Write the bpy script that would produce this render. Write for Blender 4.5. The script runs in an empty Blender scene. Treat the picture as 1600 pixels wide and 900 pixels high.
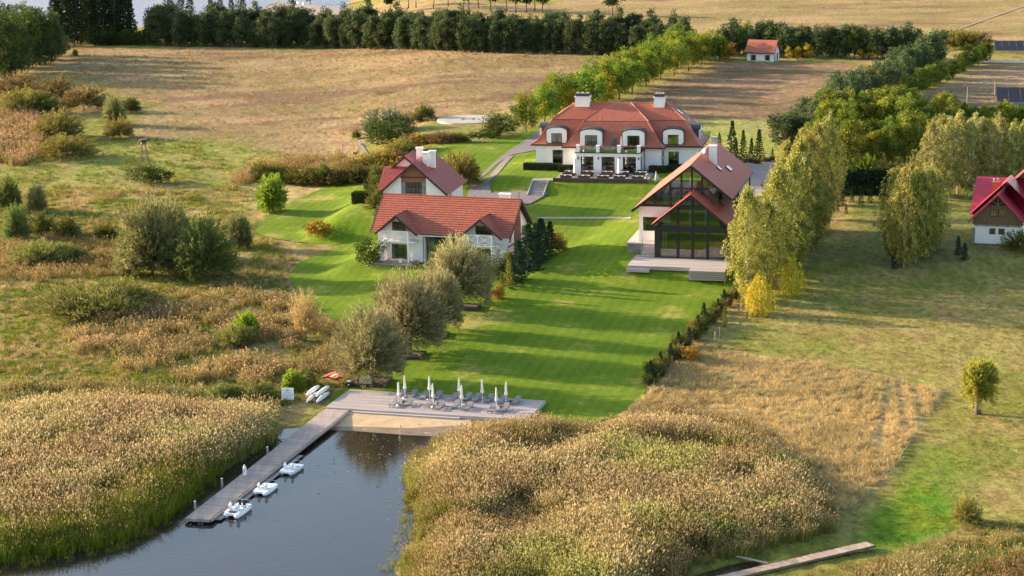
import bpy, math, random
import numpy as np
from mathutils import Vector, Matrix
from mathutils.geometry import delaunay_2d_cdt

S = bpy.context.scene
COL = S.collection
R = math.radians

# ------------------------------------------------------------------ camera, sky, sun, exposure
FPX, PITCH, ROLL, CAMH = 3200.0, R(12.6), R(1.0), 65.0
cam = bpy.data.cameras.new('camera')
cam.sensor_width = 36.0
cam.lens = FPX / 1600.0 * 36.0
cam.clip_start, cam.clip_end = 1.0, 8000.0
camo = bpy.data.objects.new('camera', cam)
camo.matrix_world = (Matrix.Translation((0, 0, CAMH)) @ Matrix.Rotation(R(90) - PITCH, 4, 'X')
                     @ Matrix.Rotation(-ROLL, 4, 'Z'))
COL.objects.link(camo)
S.camera = camo

SUN_AZ, SUN_EL = 21.0, 15.0          # degrees behind the left hand side, degrees above the horizon
world = bpy.data.worlds.new('World')
S.world = world
world.use_nodes = True
wn = world.node_tree.nodes
sky = wn.new('ShaderNodeTexSky')
sky.sky_type = 'NISHITA'
sky.sun_disc = False
sky.sun_elevation = R(SUN_EL)
sky.sun_rotation = R(-(90 - SUN_AZ))
sky.air_density, sky.dust_density, sky.ozone_density = 1.0, 1.8, 0.7
world.node_tree.links.new(sky.outputs[0], wn['Background'].inputs[0])
wn['Background'].inputs[1].default_value = 0.15
sun = bpy.data.lights.new('sun', 'SUN')
sun.energy, sun.angle, sun.color = 4.9, R(0.6), (1.0, 0.765, 0.53)
suno = bpy.data.objects.new('sun', sun)
_d = Vector((-math.cos(R(SUN_AZ)) * math.cos(R(SUN_EL)), math.sin(R(SUN_AZ)) * math.cos(R(SUN_EL)), math.sin(R(SUN_EL))))
suno.rotation_euler = _d.to_track_quat('Z', 'Y').to_euler()
suno.location = (-200, 300, 150)
COL.objects.link(suno)
S.view_settings.view_transform = 'Standard'
S.view_settings.look = 'None'
S.view_settings.exposure = 1.7
S.cycles.max_bounces = 6
S.cycles.diffuse_bounces = 3
S.cycles.transparent_max_bounces = 12
S.cycles.caustics_reflective = S.cycles.caustics_refractive = False

# ------------------------------------------------------------------ small helpers
CP, SP, CR, SR = math.cos(PITCH), math.sin(PITCH), math.cos(ROLL), math.sin(ROLL)
def ray(px, py):
    u0, v0 = (px - 800.) / FPX, (py - 450.) / FPX
    u, v = u0 * CR - v0 * SR, v0 * CR + u0 * SR
    return np.array([u, CP - v * SP, -SP - v * CP])
def PZ(px, py, z=0.0):                # picture point on the level z
    r = ray(px, py)
    return np.array([0, 0, CAMH]) + r * ((z - CAMH) / r[2])
def sst(a, b, x):
    t = np.clip((x - a) / (b - a), 0, 1)
    return t * t * (3 - 2 * t)
def vnoise(x, y, seed=0):             # smooth value noise, numpy
    rs = np.random.RandomState(seed)
    tab = rs.rand(256, 256)
    xi, yi = np.floor(x).astype(int), np.floor(y).astype(int)
    fx, fy = x - xi, y - yi
    fx, fy = fx * fx * (3 - 2 * fx), fy * fy * (3 - 2 * fy)
    g = lambda a, b: tab[a % 256, b % 256]
    return (g(xi, yi) * (1 - fx) + g(xi + 1, yi) * fx) * (1 - fy) + (g(xi, yi + 1) * (1 - fx) + g(xi + 1, yi + 1) * fx) * fy
def fbm(x, y, seed=0, oct=4):
    s, a, t = 0, 1.0, 0
    for k in range(oct):
        s = s + a * vnoise(x * 2 ** k + 17 * k, y * 2 ** k + 31 * k, seed + k)
        t += a
        a *= .55
    return s / t
def sdist(poly, x, y):                # signed distance to a polygon (negative inside)
    P = np.asarray(poly, float)
    Q = np.roll(P, -1, 0)
    d = np.full(x.shape, 1e9)
    ins = np.zeros(x.shape, bool)
    for (ax, ay), (bx, by) in zip(P, Q):
        ex, ey = bx - ax, by - ay
        t = np.clip(((x - ax) * ex + (y - ay) * ey) / (ex * ex + ey * ey + 1e-12), 0, 1)
        d = np.minimum(d, np.hypot(x - ax - t * ex, y - ay - t * ey))
        if abs(by - ay) > 1e-9:
            c = ((ay > y) != (by > y)) & (x < (bx - ax) * (y - ay) / (by - ay) + ax)
            ins ^= c
    return np.where(ins, -d, d)

# ------------------------------------------------------------------ terrain heights
MANOR = (3.86, 358.74, 6.5, -11.34)
GUEST = (-20.86, 299.02, 3.0, -18.79)
POOLH = (20.72, 288.86, 4.6, -13.76)
GABLE = (-21.42, 327.31, 5.0, -12.42)
REDH = (67.31, 292.97, 5.0, -19.49)
SMALLH = (59.62, 516.73, 7.0, -26.25)
HR = np.array([(0, .3), (200, .3), (226, .4), (238, .8), (260, 1.7), (290, 3.2), (310, 4.0), (335, 4.6), (350, 5.2), (365, 6.0), (380, 6.5), (450, 7.0), (900, 8.0), (4000, 14)])
HL = np.array([(0, 0), (180, .25), (240, .5), (300, 1.0), (340, 1.8), (400, 3.2), (480, 4.4), (620, 4.2), (690, 1.8), (728, -.3), (800, -2), (4000, -6)])
PLAT = [  # building frame, local rectangle, level, width of the slope round it
    (MANOR, (-3, -12.8, 34, 18), 6.5, 5.5),
    (POOLH, (-4.6, -3.5, 10.6, 8), 4.45, 6.0),
    (POOLH, (-6, 9, 12, 28), 5.3, 9.0),
    (GUEST, (-2, -2.0, 23, 12), 2.62, 6.0),
    (GABLE, (-5, -3, 16, 18), 4.8, 8.0),
    (REDH, (-2, -2, 16, 22), 5.0, 12.0),
    (SMALLH, (-2, -2, 10, 8), 7.0, 12.0),
]
POND_PX = [(730, 681), (640, 677), (548, 670), (500, 668), (445, 668), (432, 684), (400, 703), (333, 745), (267, 803), (213, 836),
           (133, 856), (40, 872), (-60, 880), (-260, 900), (-300, 1300), (760, 1300), (650, 960), (618, 890), (640, 850), (650, 810), (640, 770),
           (632, 735), (650, 710), (690, 694)]
POND = [tuple(PZ(a, b, 0)[:2]) for a, b in POND_PX]
INLET = [tuple(PZ(a, b, 0)[:2]) for a, b in [(1030, 920), (1100, 893), (1150, 880), (1190, 874.5), (1200, 880), (1140, 898), (1095, 935)]]

def base_h(x, y):
    t = sst(-.10, -.02, x / np.maximum(y, 1))
    h = np.interp(y, HL[:, 0], HL[:, 1]) * (1 - t) + np.interp(y, HR[:, 0], HR[:, 1]) * t
    for (ox, oy, oz, th), (x0, y0, x1, y1), z, fall in PLAT:
        c, s = math.cos(R(th)), math.sin(R(th))
        lx, ly = (x - ox) * c + (y - oy) * s, -(x - ox) * s + (y - oy) * c
        d = np.hypot(np.maximum(np.maximum(x0 - lx, lx - x1), 0), np.maximum(np.maximum(y0 - ly, ly - y1), 0))
        w = 1 - sst(0, fall, d)
        h = h * (1 - w) + z * w
    near = y < 260
    if np.any(near):
        for P, dep in ((POND, 1.1), (INLET, .5)):
            d = sdist(P, x, y)
            hh = np.where(d < 0, -np.minimum(dep, -d * .13), np.minimum(h, .04 + .11 * d))
            h = np.where(near, hh, h)
    return h
def hz(x, y):
    return float(base_h(np.array([float(x)]), np.array([float(y)]))[0])
def G(px, py):                        # picture point on the terrain
    z = 2.0
    for _ in range(14):
        p = PZ(px, py, z)
        z2 = hz(p[0], p[1])
        if abs(z2 - z) < .005:
            break
        z = z * .35 + z2 * .65
    return np.array([p[0], p[1], z2])
def pxm(p):                           # pixels of the photograph per metre at a point
    return FPX / (p[1] * CP - (p[2] - CAMH) * SP)

# ------------------------------------------------------------------ objects
def link(o, parent=None):
    COL.objects.link(o)
    if parent is not None:
        o.parent = parent
    return o
def tag(o, label=None, cat=None, group=None, kind=None):
    if label: o['label'] = label
    if cat: o['category'] = cat
    if group: o['group'] = group
    if kind: o['kind'] = kind
    return o
def thing(name, loc, rz=0.0, label=None, cat=None, group=None, scale=None):
    o = bpy.data.objects.new(name, None)
    o.empty_display_size = .5
    o.location = loc
    o.rotation_euler = (0, 0, rz)
    if scale is not None:
        o.scale = scale
    link(o)
    return tag(o, label, cat, group)
def copy_tree(o, parent=None):
    c = o.copy()
    COL.objects.link(c)
    if parent is not None:
        c.parent = parent
    for ch in list(o.children):
        copy_tree(ch, c)
    return c
class MB:
    def __init__(s): s.v, s.f = [], []
    def add(s, vs, fs):
        n = len(s.v)
        s.v += [tuple(map(float, q)) for q in vs]
        s.f += [tuple(i + n for i in f) for f in fs]
        return s
    def box(s, x0, y0, z0, x1, y1, z1):
        x0, x1 = min(x0, x1), max(x0, x1); y0, y1 = min(y0, y1), max(y0, y1); z0, z1 = min(z0, z1), max(z0, z1)
        return s.add([(x0, y0, z0), (x1, y0, z0), (x1, y1, z0), (x0, y1, z0), (x0, y0, z1), (x1, y0, z1), (x1, y1, z1), (x0, y1, z1)],
                     [(0, 3, 2, 1), (4, 5, 6, 7), (0, 1, 5, 4), (1, 2, 6, 5), (2, 3, 7, 6), (3, 0, 4, 7)])
    def beam(s, a, b, w, h, up=(0, 0, 1)):        # box bar from a to b, w wide, h high
        a, b, up = Vector(a), Vector(b), Vector(up)
        d = (b - a).normalized()
        if abs(d.dot(up)) > .98: up = Vector((0, 1, 0))
        r = d.cross(up).normalized() * (w / 2)
        u = r.cross(d).normalized() * (h / 2)
        return s.add([a - r - u, a + r - u, a + r + u, a - r + u, b - r - u, b + r - u, b + r + u, b - r + u],
                     [(0, 3, 2, 1), (4, 5, 6, 7), (0, 1, 5, 4), (1, 2, 6, 5), (2, 3, 7, 6), (3, 0, 4, 7)])
    def tube(s, pts, rad, n=8, cap=True):
        pts = [Vector(p) for p in pts]
        if not isinstance(rad, (list, tuple)): rad = [rad] * len(pts)
        vs, fs = [], []
        for i, p in enumerate(pts):
            d = (pts[min(i + 1, len(pts) - 1)] - pts[max(i - 1, 0)])
            d = d.normalized() if d.length > 1e-9 else Vector((0, 0, 1))
            a = d.orthogonal().normalized() if abs(d.z) < .95 else d.cross(Vector((0, 1, 0))).normalized()
            b = d.cross(a)
            for k in range(n):
                t = 2 * math.pi * k / n
                vs.append(p + (a * math.cos(t) + b * math.sin(t)) * rad[i])
        for i in range(len(pts) - 1):
            for k in range(n):
                k2 = (k + 1) % n
                fs.append((i * n + k, i * n + k2, (i + 1) * n + k2, (i + 1) * n + k))
        if cap:
            fs.append(tuple(reversed(range(n))))
            fs.append(tuple((len(pts) - 1) * n + k for k in range(n)))
        return s.add(vs, fs)
    def poly(s, pts): return s.add(pts, [tuple(range(len(pts)))])
    def prism(s, pts, off):                       # closed slab from a flat polygon
        off = Vector(off)
        n = len(pts)
        a = [Vector(p) for p in pts]
        b = [p + off for p in a]
        fs = [tuple(range(n)), tuple(reversed(range(n, 2 * n)))]
        for i in range(n):
            j = (i + 1) % n
            fs.append((j, i, n + i, n + j))
        return s.add(a + b, fs)
    def slope(s, a, b, c, d, step=.42, lip=.05):  # roof plane a-b (eave), c-d (ridge, d above a) in courses
        a, b, c, d = map(Vector, (a, b, c, d))
        nrm = (b - a).cross(d - a)
        if nrm.length < 1e-6: nrm = (b - a).cross(c - b)
        nrm.normalize()
        if nrm.z < 0: nrm = -nrm
        n = max(1, int(round(max((d - a).length, (c - b).length) / step)))
        for i in range(n):
            t0, t1 = i / n, (i + 1) / n
            p, q = a.lerp(d, t0), b.lerp(c, t0)
            r, t = b.lerp(c, t1), a.lerp(d, t1)
            s.add([p + nrm * lip, q + nrm * lip, r + nrm * .01, t + nrm * .01, p, q], [(0, 1, 2, 3), (4, 5, 1, 0)])
        return s
    def mesh(s, name, smooth=False):
        m = bpy.data.meshes.new(name)
        m.from_pydata(s.v, [], s.f)
        m.update()
        if smooth: m.polygons.foreach_set('use_smooth', [True] * len(m.polygons))
        return m
    def build(s, name, m, parent=None, smooth=False):
        me = s.mesh(name, smooth)
        me.materials.append(m)
        return link(bpy.data.objects.new(name, me), parent)
def npmesh(name, v, f, m=None, attrs=None, smooth=False):   # quads or tris from numpy
    me = bpy.data.meshes.new(name)
    k = f.shape[1]
    me.vertices.add(len(v)); me.vertices.foreach_set('co', np.ascontiguousarray(v, np.float32).ravel())
    me.loops.add(f.size); me.loops.foreach_set('vertex_index', np.ascontiguousarray(f, np.int32).ravel())
    me.polygons.add(len(f)); me.polygons.foreach_set('loop_start', np.arange(0, f.size, k, dtype=np.int32))
    if smooth: me.polygons.foreach_set('use_smooth', np.ones(len(f), bool))
    me.update(calc_edges=True)
    for an, data in (attrs or {}).items():
        at = me.attributes.new(an, 'FLOAT_COLOR', 'POINT')
        c = np.ones((len(v), 4), np.float32); c[:, :3] = data
        at.data.foreach_set('color', c.ravel())
    if m: me.materials.append(m)
    return me

# ------------------------------------------------------------------ materials
def nodes(name):
    m = bpy.data.materials.new(name)
    m.use_nodes = True
    return m, m.node_tree.nodes, m.node_tree.links, m.node_tree.nodes['Principled BSDF']
def mat(name, c1, c2=None, scale=3.0, rough=.7, bump=0.0, bscale=None, spec=.4, stretch=(1, 1, 1), metal=0.0, c3=None, vary=0.0):
    m, n, l, b = nodes(name)
    c2 = c2 or tuple(x * .75 for x in c1)
    tc = n.new('ShaderNodeTexCoord'); mp = n.new('ShaderNodeMapping')
    mp.inputs['Scale'].default_value = stretch
    l.new(tc.outputs['Object'], mp.inputs['Vector'])
    nz = n.new('ShaderNodeTexNoise'); nz.inputs['Scale'].default_value = scale; nz.inputs['Detail'].default_value = 6; nz.inputs['Roughness'].default_value = .65
    l.new(mp.outputs[0], nz.inputs['Vector'])
    rp = n.new('ShaderNodeValToRGB')
    rp.color_ramp.elements[0].position, rp.color_ramp.elements[1].position = .32, .68
    rp.color_ramp.elements[0].color, rp.color_ramp.elements[1].color = (*c2, 1), (*c1, 1)
    if c3:
        e = rp.color_ramp.elements.new(.5); e.color = (*c3, 1)
    l.new(nz.outputs[0], rp.inputs[0])
    out = rp.outputs[0]
    if vary:
        oi = n.new('ShaderNodeObjectInfo'); hs = n.new('ShaderNodeHueSaturation'); mr = n.new('ShaderNodeMapRange')
        mr.inputs[3].default_value, mr.inputs[4].default_value = 1 - vary, 1 + vary
        l.new(oi.outputs['Random'], mr.inputs[0]); l.new(mr.outputs[0], hs.inputs['Value']); l.new(out, hs.inputs['Color'])
        out = hs.outputs[0]
    l.new(out, b.inputs['Base Color'])
    b.inputs['Roughness'].default_value = rough
    b.inputs['Metallic'].default_value = metal
    b.inputs['Specular IOR Level'].default_value = spec
    if bump:
        n2 = n.new('ShaderNodeTexNoise'); n2.inputs['Scale'].default_value = bscale or scale * 4; n2.inputs['Detail'].default_value = 5
        l.new(mp.outputs[0], n2.inputs['Vector'])
        bp = n.new('ShaderNodeBump'); bp.inputs['Strength'].default_value = bump; bp.inputs['Distance'].default_value = .05
        l.new(n2.outputs[0], bp.inputs['Height']); l.new(bp.outputs[0], b.inputs['Normal'])
    return m
def roof_mat(name, ca, cb, cc, rough=.6):
    # clay tiles: each tile its own tone, soft weather patches, tile hump relief
    m, n, l, b = nodes(name)
    tc = n.new('ShaderNodeTexCoord')
    vo = n.new('ShaderNodeTexVoronoi'); vo.inputs['Scale'].default_value = 3.2
    l.new(tc.outputs['Object'], vo.inputs['Vector'])
    nz = n.new('ShaderNodeTexNoise'); nz.inputs['Scale'].default_value = .35; nz.inputs['Detail'].default_value = 7; nz.inputs['Roughness'].default_value = .7
    l.new(tc.outputs['Object'], nz.inputs['Vector'])
    sep = n.new('ShaderNodeSeparateColor'); l.new(vo.outputs['Color'], sep.inputs[0])
    mx = n.new('ShaderNodeMix'); mx.data_type = 'RGBA'
    mx.inputs['A'].default_value, mx.inputs['B'].default_value = (*ca, 1), (*cb, 1)
    l.new(sep.outputs[0], mx.inputs['Factor'])
    m2 = n.new('ShaderNodeMix'); m2.data_type = 'RGBA'
    mr = n.new('ShaderNodeMapRange'); mr.inputs[1].default_value, mr.inputs[2].default_value, mr.inputs[4].default_value = .48, .72, .75
    l.new(nz.outputs[0], mr.inputs[0]); l.new(mr.outputs[0], m2.inputs['Factor'])
    l.new(mx.outputs['Result'], m2.inputs['A']); m2.inputs['B'].default_value = (*cc, 1)
    l.new(m2.outputs['Result'], b.inputs['Base Color'])
    b.inputs['Roughness'].default_value = rough
    bp = n.new('ShaderNodeBump'); bp.inputs['Strength'].default_value = .5; bp.inputs['Distance'].default_value = .06
    l.new(vo.outputs['Distance'], bp.inputs['Height']); l.new(bp.outputs[0], b.inputs['Normal'])
    return m
def wave_mat(name, ca, cb, axis, scale, rough=.8, noise=.35):
    # boards: tone from board to board along an axis of the object
    m, n, l, b = nodes(name)
    tc = n.new('ShaderNodeTexCoord'); mp = n.new('ShaderNodeMapping')
    st = [.25, .25, .25]; st[axis] = scale
    mp.inputs['Scale'].default_value = st
    l.new(tc.outputs['Object'], mp.inputs['Vector'])
    nz = n.new('ShaderNodeTexNoise'); nz.inputs['Scale'].default_value = 1.0; nz.inputs['Detail'].default_value = 4
    l.new(mp.outputs[0], nz.inputs['Vector'])
    rp = n.new('ShaderNodeValToRGB'); rp.color_ramp.elements[0].position, rp.color_ramp.elements[1].position = .3, .7
    rp.color_ramp.elements[0].color, rp.color_ramp.elements[1].color = (*cb, 1), (*ca, 1)
    l.new(nz.outputs[0], rp.inputs[0])
    oi = n.new('ShaderNodeObjectInfo'); hs = n.new('ShaderNodeHueSaturation'); mr = n.new('ShaderNodeMapRange')
    mr.inputs[3].default_value, mr.inputs[4].default_value = .82, 1.15
    l.new(oi.outputs['Random'], mr.inputs[0]); l.new(mr.outputs[0], hs.inputs['Value']); l.new(rp.outputs[0], hs.inputs['Color'])
    l.new(hs.outputs[0], b.inputs['Base Color'])
    b.inputs['Roughness'].default_value = rough
    return m
def glass_mat(name, tint=(.02, .025, .03), through=.0, rough=.03):
    m, n, l, b = nodes(name)
    b.inputs['Base Color'].default_value = (*tint, 1)
    b.inputs['Roughness'].default_value = rough
    b.inputs['Specular IOR Level'].default_value = .7
    if through:
        tr = n.new('ShaderNodeBsdfTransparent'); tr.inputs[0].default_value = (.75, .85, .82, 1)
        gl = n.new('ShaderNodeBsdfGlossy'); gl.inputs['Roughness'].default_value = .02
        fr = n.new('ShaderNodeFresnel'); fr.inputs[0].default_value = 2.9
        mx = n.new('ShaderNodeMixShader'); l.new(fr.outputs[0], mx.inputs[0]); l.new(tr.outputs[0], mx.inputs[1]); l.new(gl.outputs[0], mx.inputs[2])
        l.new(mx.outputs[0], n['Material Output'].inputs[0])
    return m
MT = dict(
    white=mat('white_render', (.80, .78, .75), (.70, .68, .65), .6, .85),
    offwhite=mat('cream_render', (.76, .72, .66), (.66, .62, .57), .6, .85),
    pink=mat('pale_pink_render', (.72, .66, .63), (.66, .60, .57), .6, .85),
    tile_m=roof_mat('orange_red_tiles', (.36, .105, .055), (.29, .08, .042), (.25, .085, .055)),
    tile_g=roof_mat('red_tiles', (.34, .092, .05), (.27, .072, .042), (.20, .065, .045)),
    tile_o=roof_mat('dark_red_tiles', (.34, .07, .045), (.27, .055, .04), (.20, .055, .05)),
    tile_p=roof_mat('brick_red_tiles', (.45, .092, .042), (.38, .075, .035), (.30, .07, .04)),
    redmetal=mat('crimson_metal_tiles', (.36, .025, .05), (.30, .02, .04), 1.5, .32, spec=.9),
    ridge=mat('ridge_tiles', (.45, .14, .07), (.38, .10, .05), 2.0, .6),
    dark=mat('dark_brown_paint', (.035, .024, .022), (.022, .016, .015), 3, .5),
    black=mat('black_timber', (.016, .015, .018), (.010, .010, .012), 3, .45),
    lead=mat('lead_grey_sheet', (.05, .052, .06), (.035, .036, .042), 3, .45),
    frame=mat('dark_window_frame', (.03, .024, .022), (.02, .017, .016), 4, .45),
    glass=glass_mat('window_glass'),
    bigglass=glass_mat('large_clear_glass', through=1),
    brick=mat('brown_brick', (.30, .12, .07), (.20, .08, .05), 9, .85, stretch=(1, 1, 3), bump=.5),
    redbrick=mat('orange_brick', (.42, .13, .06), (.32, .09, .045), 9, .85, stretch=(1, 1, 3), bump=.5),
    stone=mat('field_stone', (.30, .27, .25), (.12, .11, .105), 2.2, .85, bump=.8),
    concrete=mat('pale_concrete', (.45, .42, .39), (.36, .34, .31), .7, .9, bump=.2),
    slab=mat('grey_paving', (.26, .24, .24), (.19, .18, .18), 1.5, .85, bump=.2),
    plank=wave_mat('weathered_planks', (.36, .29, .25), (.25, .20, .175), 0, 2.0),
    plank2=wave_mat('grey_deck_boards', (.40, .35, .33), (.30, .26, .245), 1, 2.0),
    plank3=wave_mat('brown_walk_boards', (.33, .25, .19), (.22, .17, .13), 0, 2.0),
    wood=mat('old_brown_timber', (.22, .14, .085), (.10, .065, .042), 3, .85, stretch=(6, 6, .5), bump=.3),
    post=mat('grey_wood_post', (.38, .34, .31), (.26, .23, .21), 3, .85, stretch=(3, 3, .4)),
    whitewood=mat('white_timber', (.80, .79, .78), (.72, .70, .69), 2, .6),
    plastic=mat('white_plastic', (.82, .82, .82), (.76, .76, .77), 1, .35, spec=.5),
    greyplastic=mat('grey_plastic', (.55, .56, .58), (.46, .47, .49), 1, .4, spec=.5),
    blackplastic=mat('black_plastic', (.02, .02, .022), (.012, .012, .014), 1, .5),
    fabric=mat('cream_canvas', (.80, .76, .70), (.70, .66, .60), 3, .95),
    sling=mat('charcoal_sling', (.20, .195, .205), (.15, .148, .16), 6, .8),
    wicker=mat('brown_wicker', (.09, .06, .045), (.05, .035, .028), 25, .8, bump=.5),
    greymetal=mat('grey_metal', (.35, .36, .38), (.28, .29, .31), 2, .4, metal=.6),
    kayakred=mat('red_kayak_shell', (.50, .03, .05), (.42, .025, .04), 1, .4, spec=.5),
    kayakyellow=mat('yellow_kayak_shell', (.65, .38, .06), (.55, .30, .05), 1, .4, spec=.5),
    bark=mat('tree_bark', (.13, .10, .075), (.07, .055, .042), 4, .95, stretch=(3, 3, .6), bump=.5),
    birchbark=mat('birch_bark', (.62, .58, .52), (.28, .25, .22), 2.5, .9, stretch=(.6, .6, 3)),
    panel=mat('solar_cells', (.020, .019, .030), (.012, .012, .020), 3, .45, spec=.25),
    soil=mat('garden_soil', (.10, .075, .055), (.06, .045, .035), 6, .95, bump=.5),
    rubber=mat('black_edge_timber', (.035, .035, .04), (.022, .022, .026), 3, .6),
    stoneblock=mat('light_granite', (.50, .45, .40), (.30, .27, .24), 8, .85, bump=.4),
    orange=mat('orange_flowers', (.55, .12, .03), (.20, .10, .03), 18, .9),
    curtain=mat('pale_curtain', (.62, .60, .55), (.45, .44, .40), 4, .9, stretch=(6, 6, .3)),
    pool=mat('pool_water_blue', (.04, .20, .24), (.03, .14, .18), 2, .1),
    barnroof=mat('grey_fibre_cement', (.165, .15, .148), (.125, .115, .112), .8, .9, stretch=(2, .3, .3)),
    skyl=mat('skylight_glass', (.45, .50, .56), (.38, .42, .48), 1, .08, spec=.8),
)
# ------------------------------------------------------------------ ground
def W(poly):                          # picture outline -> outline on the terrain
    return [tuple(G(a, b)[:2]) for a, b in poly]
LAWN_PX = [(505, 641), (524, 612), (556, 600), (560, 560), (545, 512), (505, 492), (470, 463), (450, 432), (470, 408), (545, 379), (520, 366),
           (430, 374), (398, 362), (418, 338), (455, 317), (490, 300), (525, 287), (590, 290), (604, 270), (640, 240), (700, 226), (760, 222),
           (815, 207), (845, 196), (900, 198), (1110, 205), (1088, 240), (1110, 265), (1140, 300), (1168, 400), (1152, 458), (1118, 482),
           (1060, 545), (1015, 602), (1000, 626), (965, 650), (900, 668), (850, 660), (700, 655)]
LAWN = W(LAWN_PX)
ZONES = [   # outline, colour a, colour b, edge softness (m), roughness of the sward
    ('field', [(60, 120), (112, 74), (500, 76), (945, 88), (880, 140), (800, 172), (700, 184), (600, 205), (545, 240), (430, 268), (330, 250), (215, 215), (235, 165), (120, 115)], (.29, .205, .108), (.195, .148, .068), 8, .5),
    ('field', [(930, 170), (1130, 96), (1340, 99), (1240, 186), (1085, 192)], (.25, .165, .095), (.15, .105, .055), 4, .6),
    ('field', [(840, -60), (1900, -60), (1700, 75), (1490, 62), (1430, 42), (1130, 48), (1080, 52), (880, 24)], (.30, .215, .105), (.21, .17, .066), 6, .3),
    ('field', [(560, 10), (860, 8), (1060, 40), (1000, 50), (560, 40)], (.31, .225, .11), (.24, .19, .075), 6, .3),
    ('field', [(1415, 160), (1540, 98), (1720, 100), (1720, 170), (1500, 168)], (.27, .19, .11), (.18, .13, .07), 5, .4),
    ('green', [(180, 205), (360, 222), (470, 245), (560, 245), (430, 290), (300, 300), (120, 290), (60, 262)], (.165, .195, .04), (.25, .21, .075), 8, .8),
    ('green', [(640, 205), (690, 185), (800, 180), (850, 195), (760, 224), (650, 228)], (.17, .18, .045), (.22, .18, .07), 3, .2),
    ('green', [(1080, 190), (1245, 184), (1238, 215), (1220, 250), (1130, 240)], (.22, .25, .06), (.26, .24, .08), 3, .1),
    ('mown', [(1330, 312), (1720, 330), (1720, 810), (1480, 832), (1320, 852), (1305, 800), (1390, 740), (1472, 612), (1330, 578), (1130, 548), (1070, 545), (1160, 470), (1250, 420)], (.165, .165, .036), (.245, .20, .07), 2.0, .12),
    ('green', [(1330, 330), (1600, 345), (1600, 410), (1300, 410)], (.12, .14, .04), (.17, .15, .06), 9, .1),
    ('straw', [(1050, 552), (1130, 550), (1330, 578), (1472, 612), (1390, 742), (1305, 806), (1190, 700), (1050, 668), (960, 660), (1012, 612)], (.37, .285, .14), (.27, .22, .085), .3, 1.0),
    ('green', [(1330, 800), (1395, 735), (1440, 700), (1500, 720), (1560, 800), (1440, 850), (1330, 864)], (.12, .17, .025), (.18, .20, .045), 7, .3),
    ('green', [(1335, 805), (1400, 755), (1470, 770), (1500, 810), (1430, 848), (1335, 860)], (.085, .165, .012), (.115, .18, .02), 2.5, .3),
    ('green', [(395, 268), (560, 262), (640, 240), (600, 285), (500, 300), (440, 318), (400, 352), (380, 330)], (.34, .26, .11), (.22, .20, .06), 3, .3),
    ('straw', [(200, 470), (450, 465), (520, 520), (480, 590), (200, 570), (90, 540)], (.33, .245, .13), (.20, .175, .065), 6, 1.0),
    ('straw', [(355, 395), (545, 366), (560, 378), (470, 406), (445, 432), (465, 465), (400, 470), (330, 440)], (.28, .20, .105), (.21, .165, .07), 3, .5),
]
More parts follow.
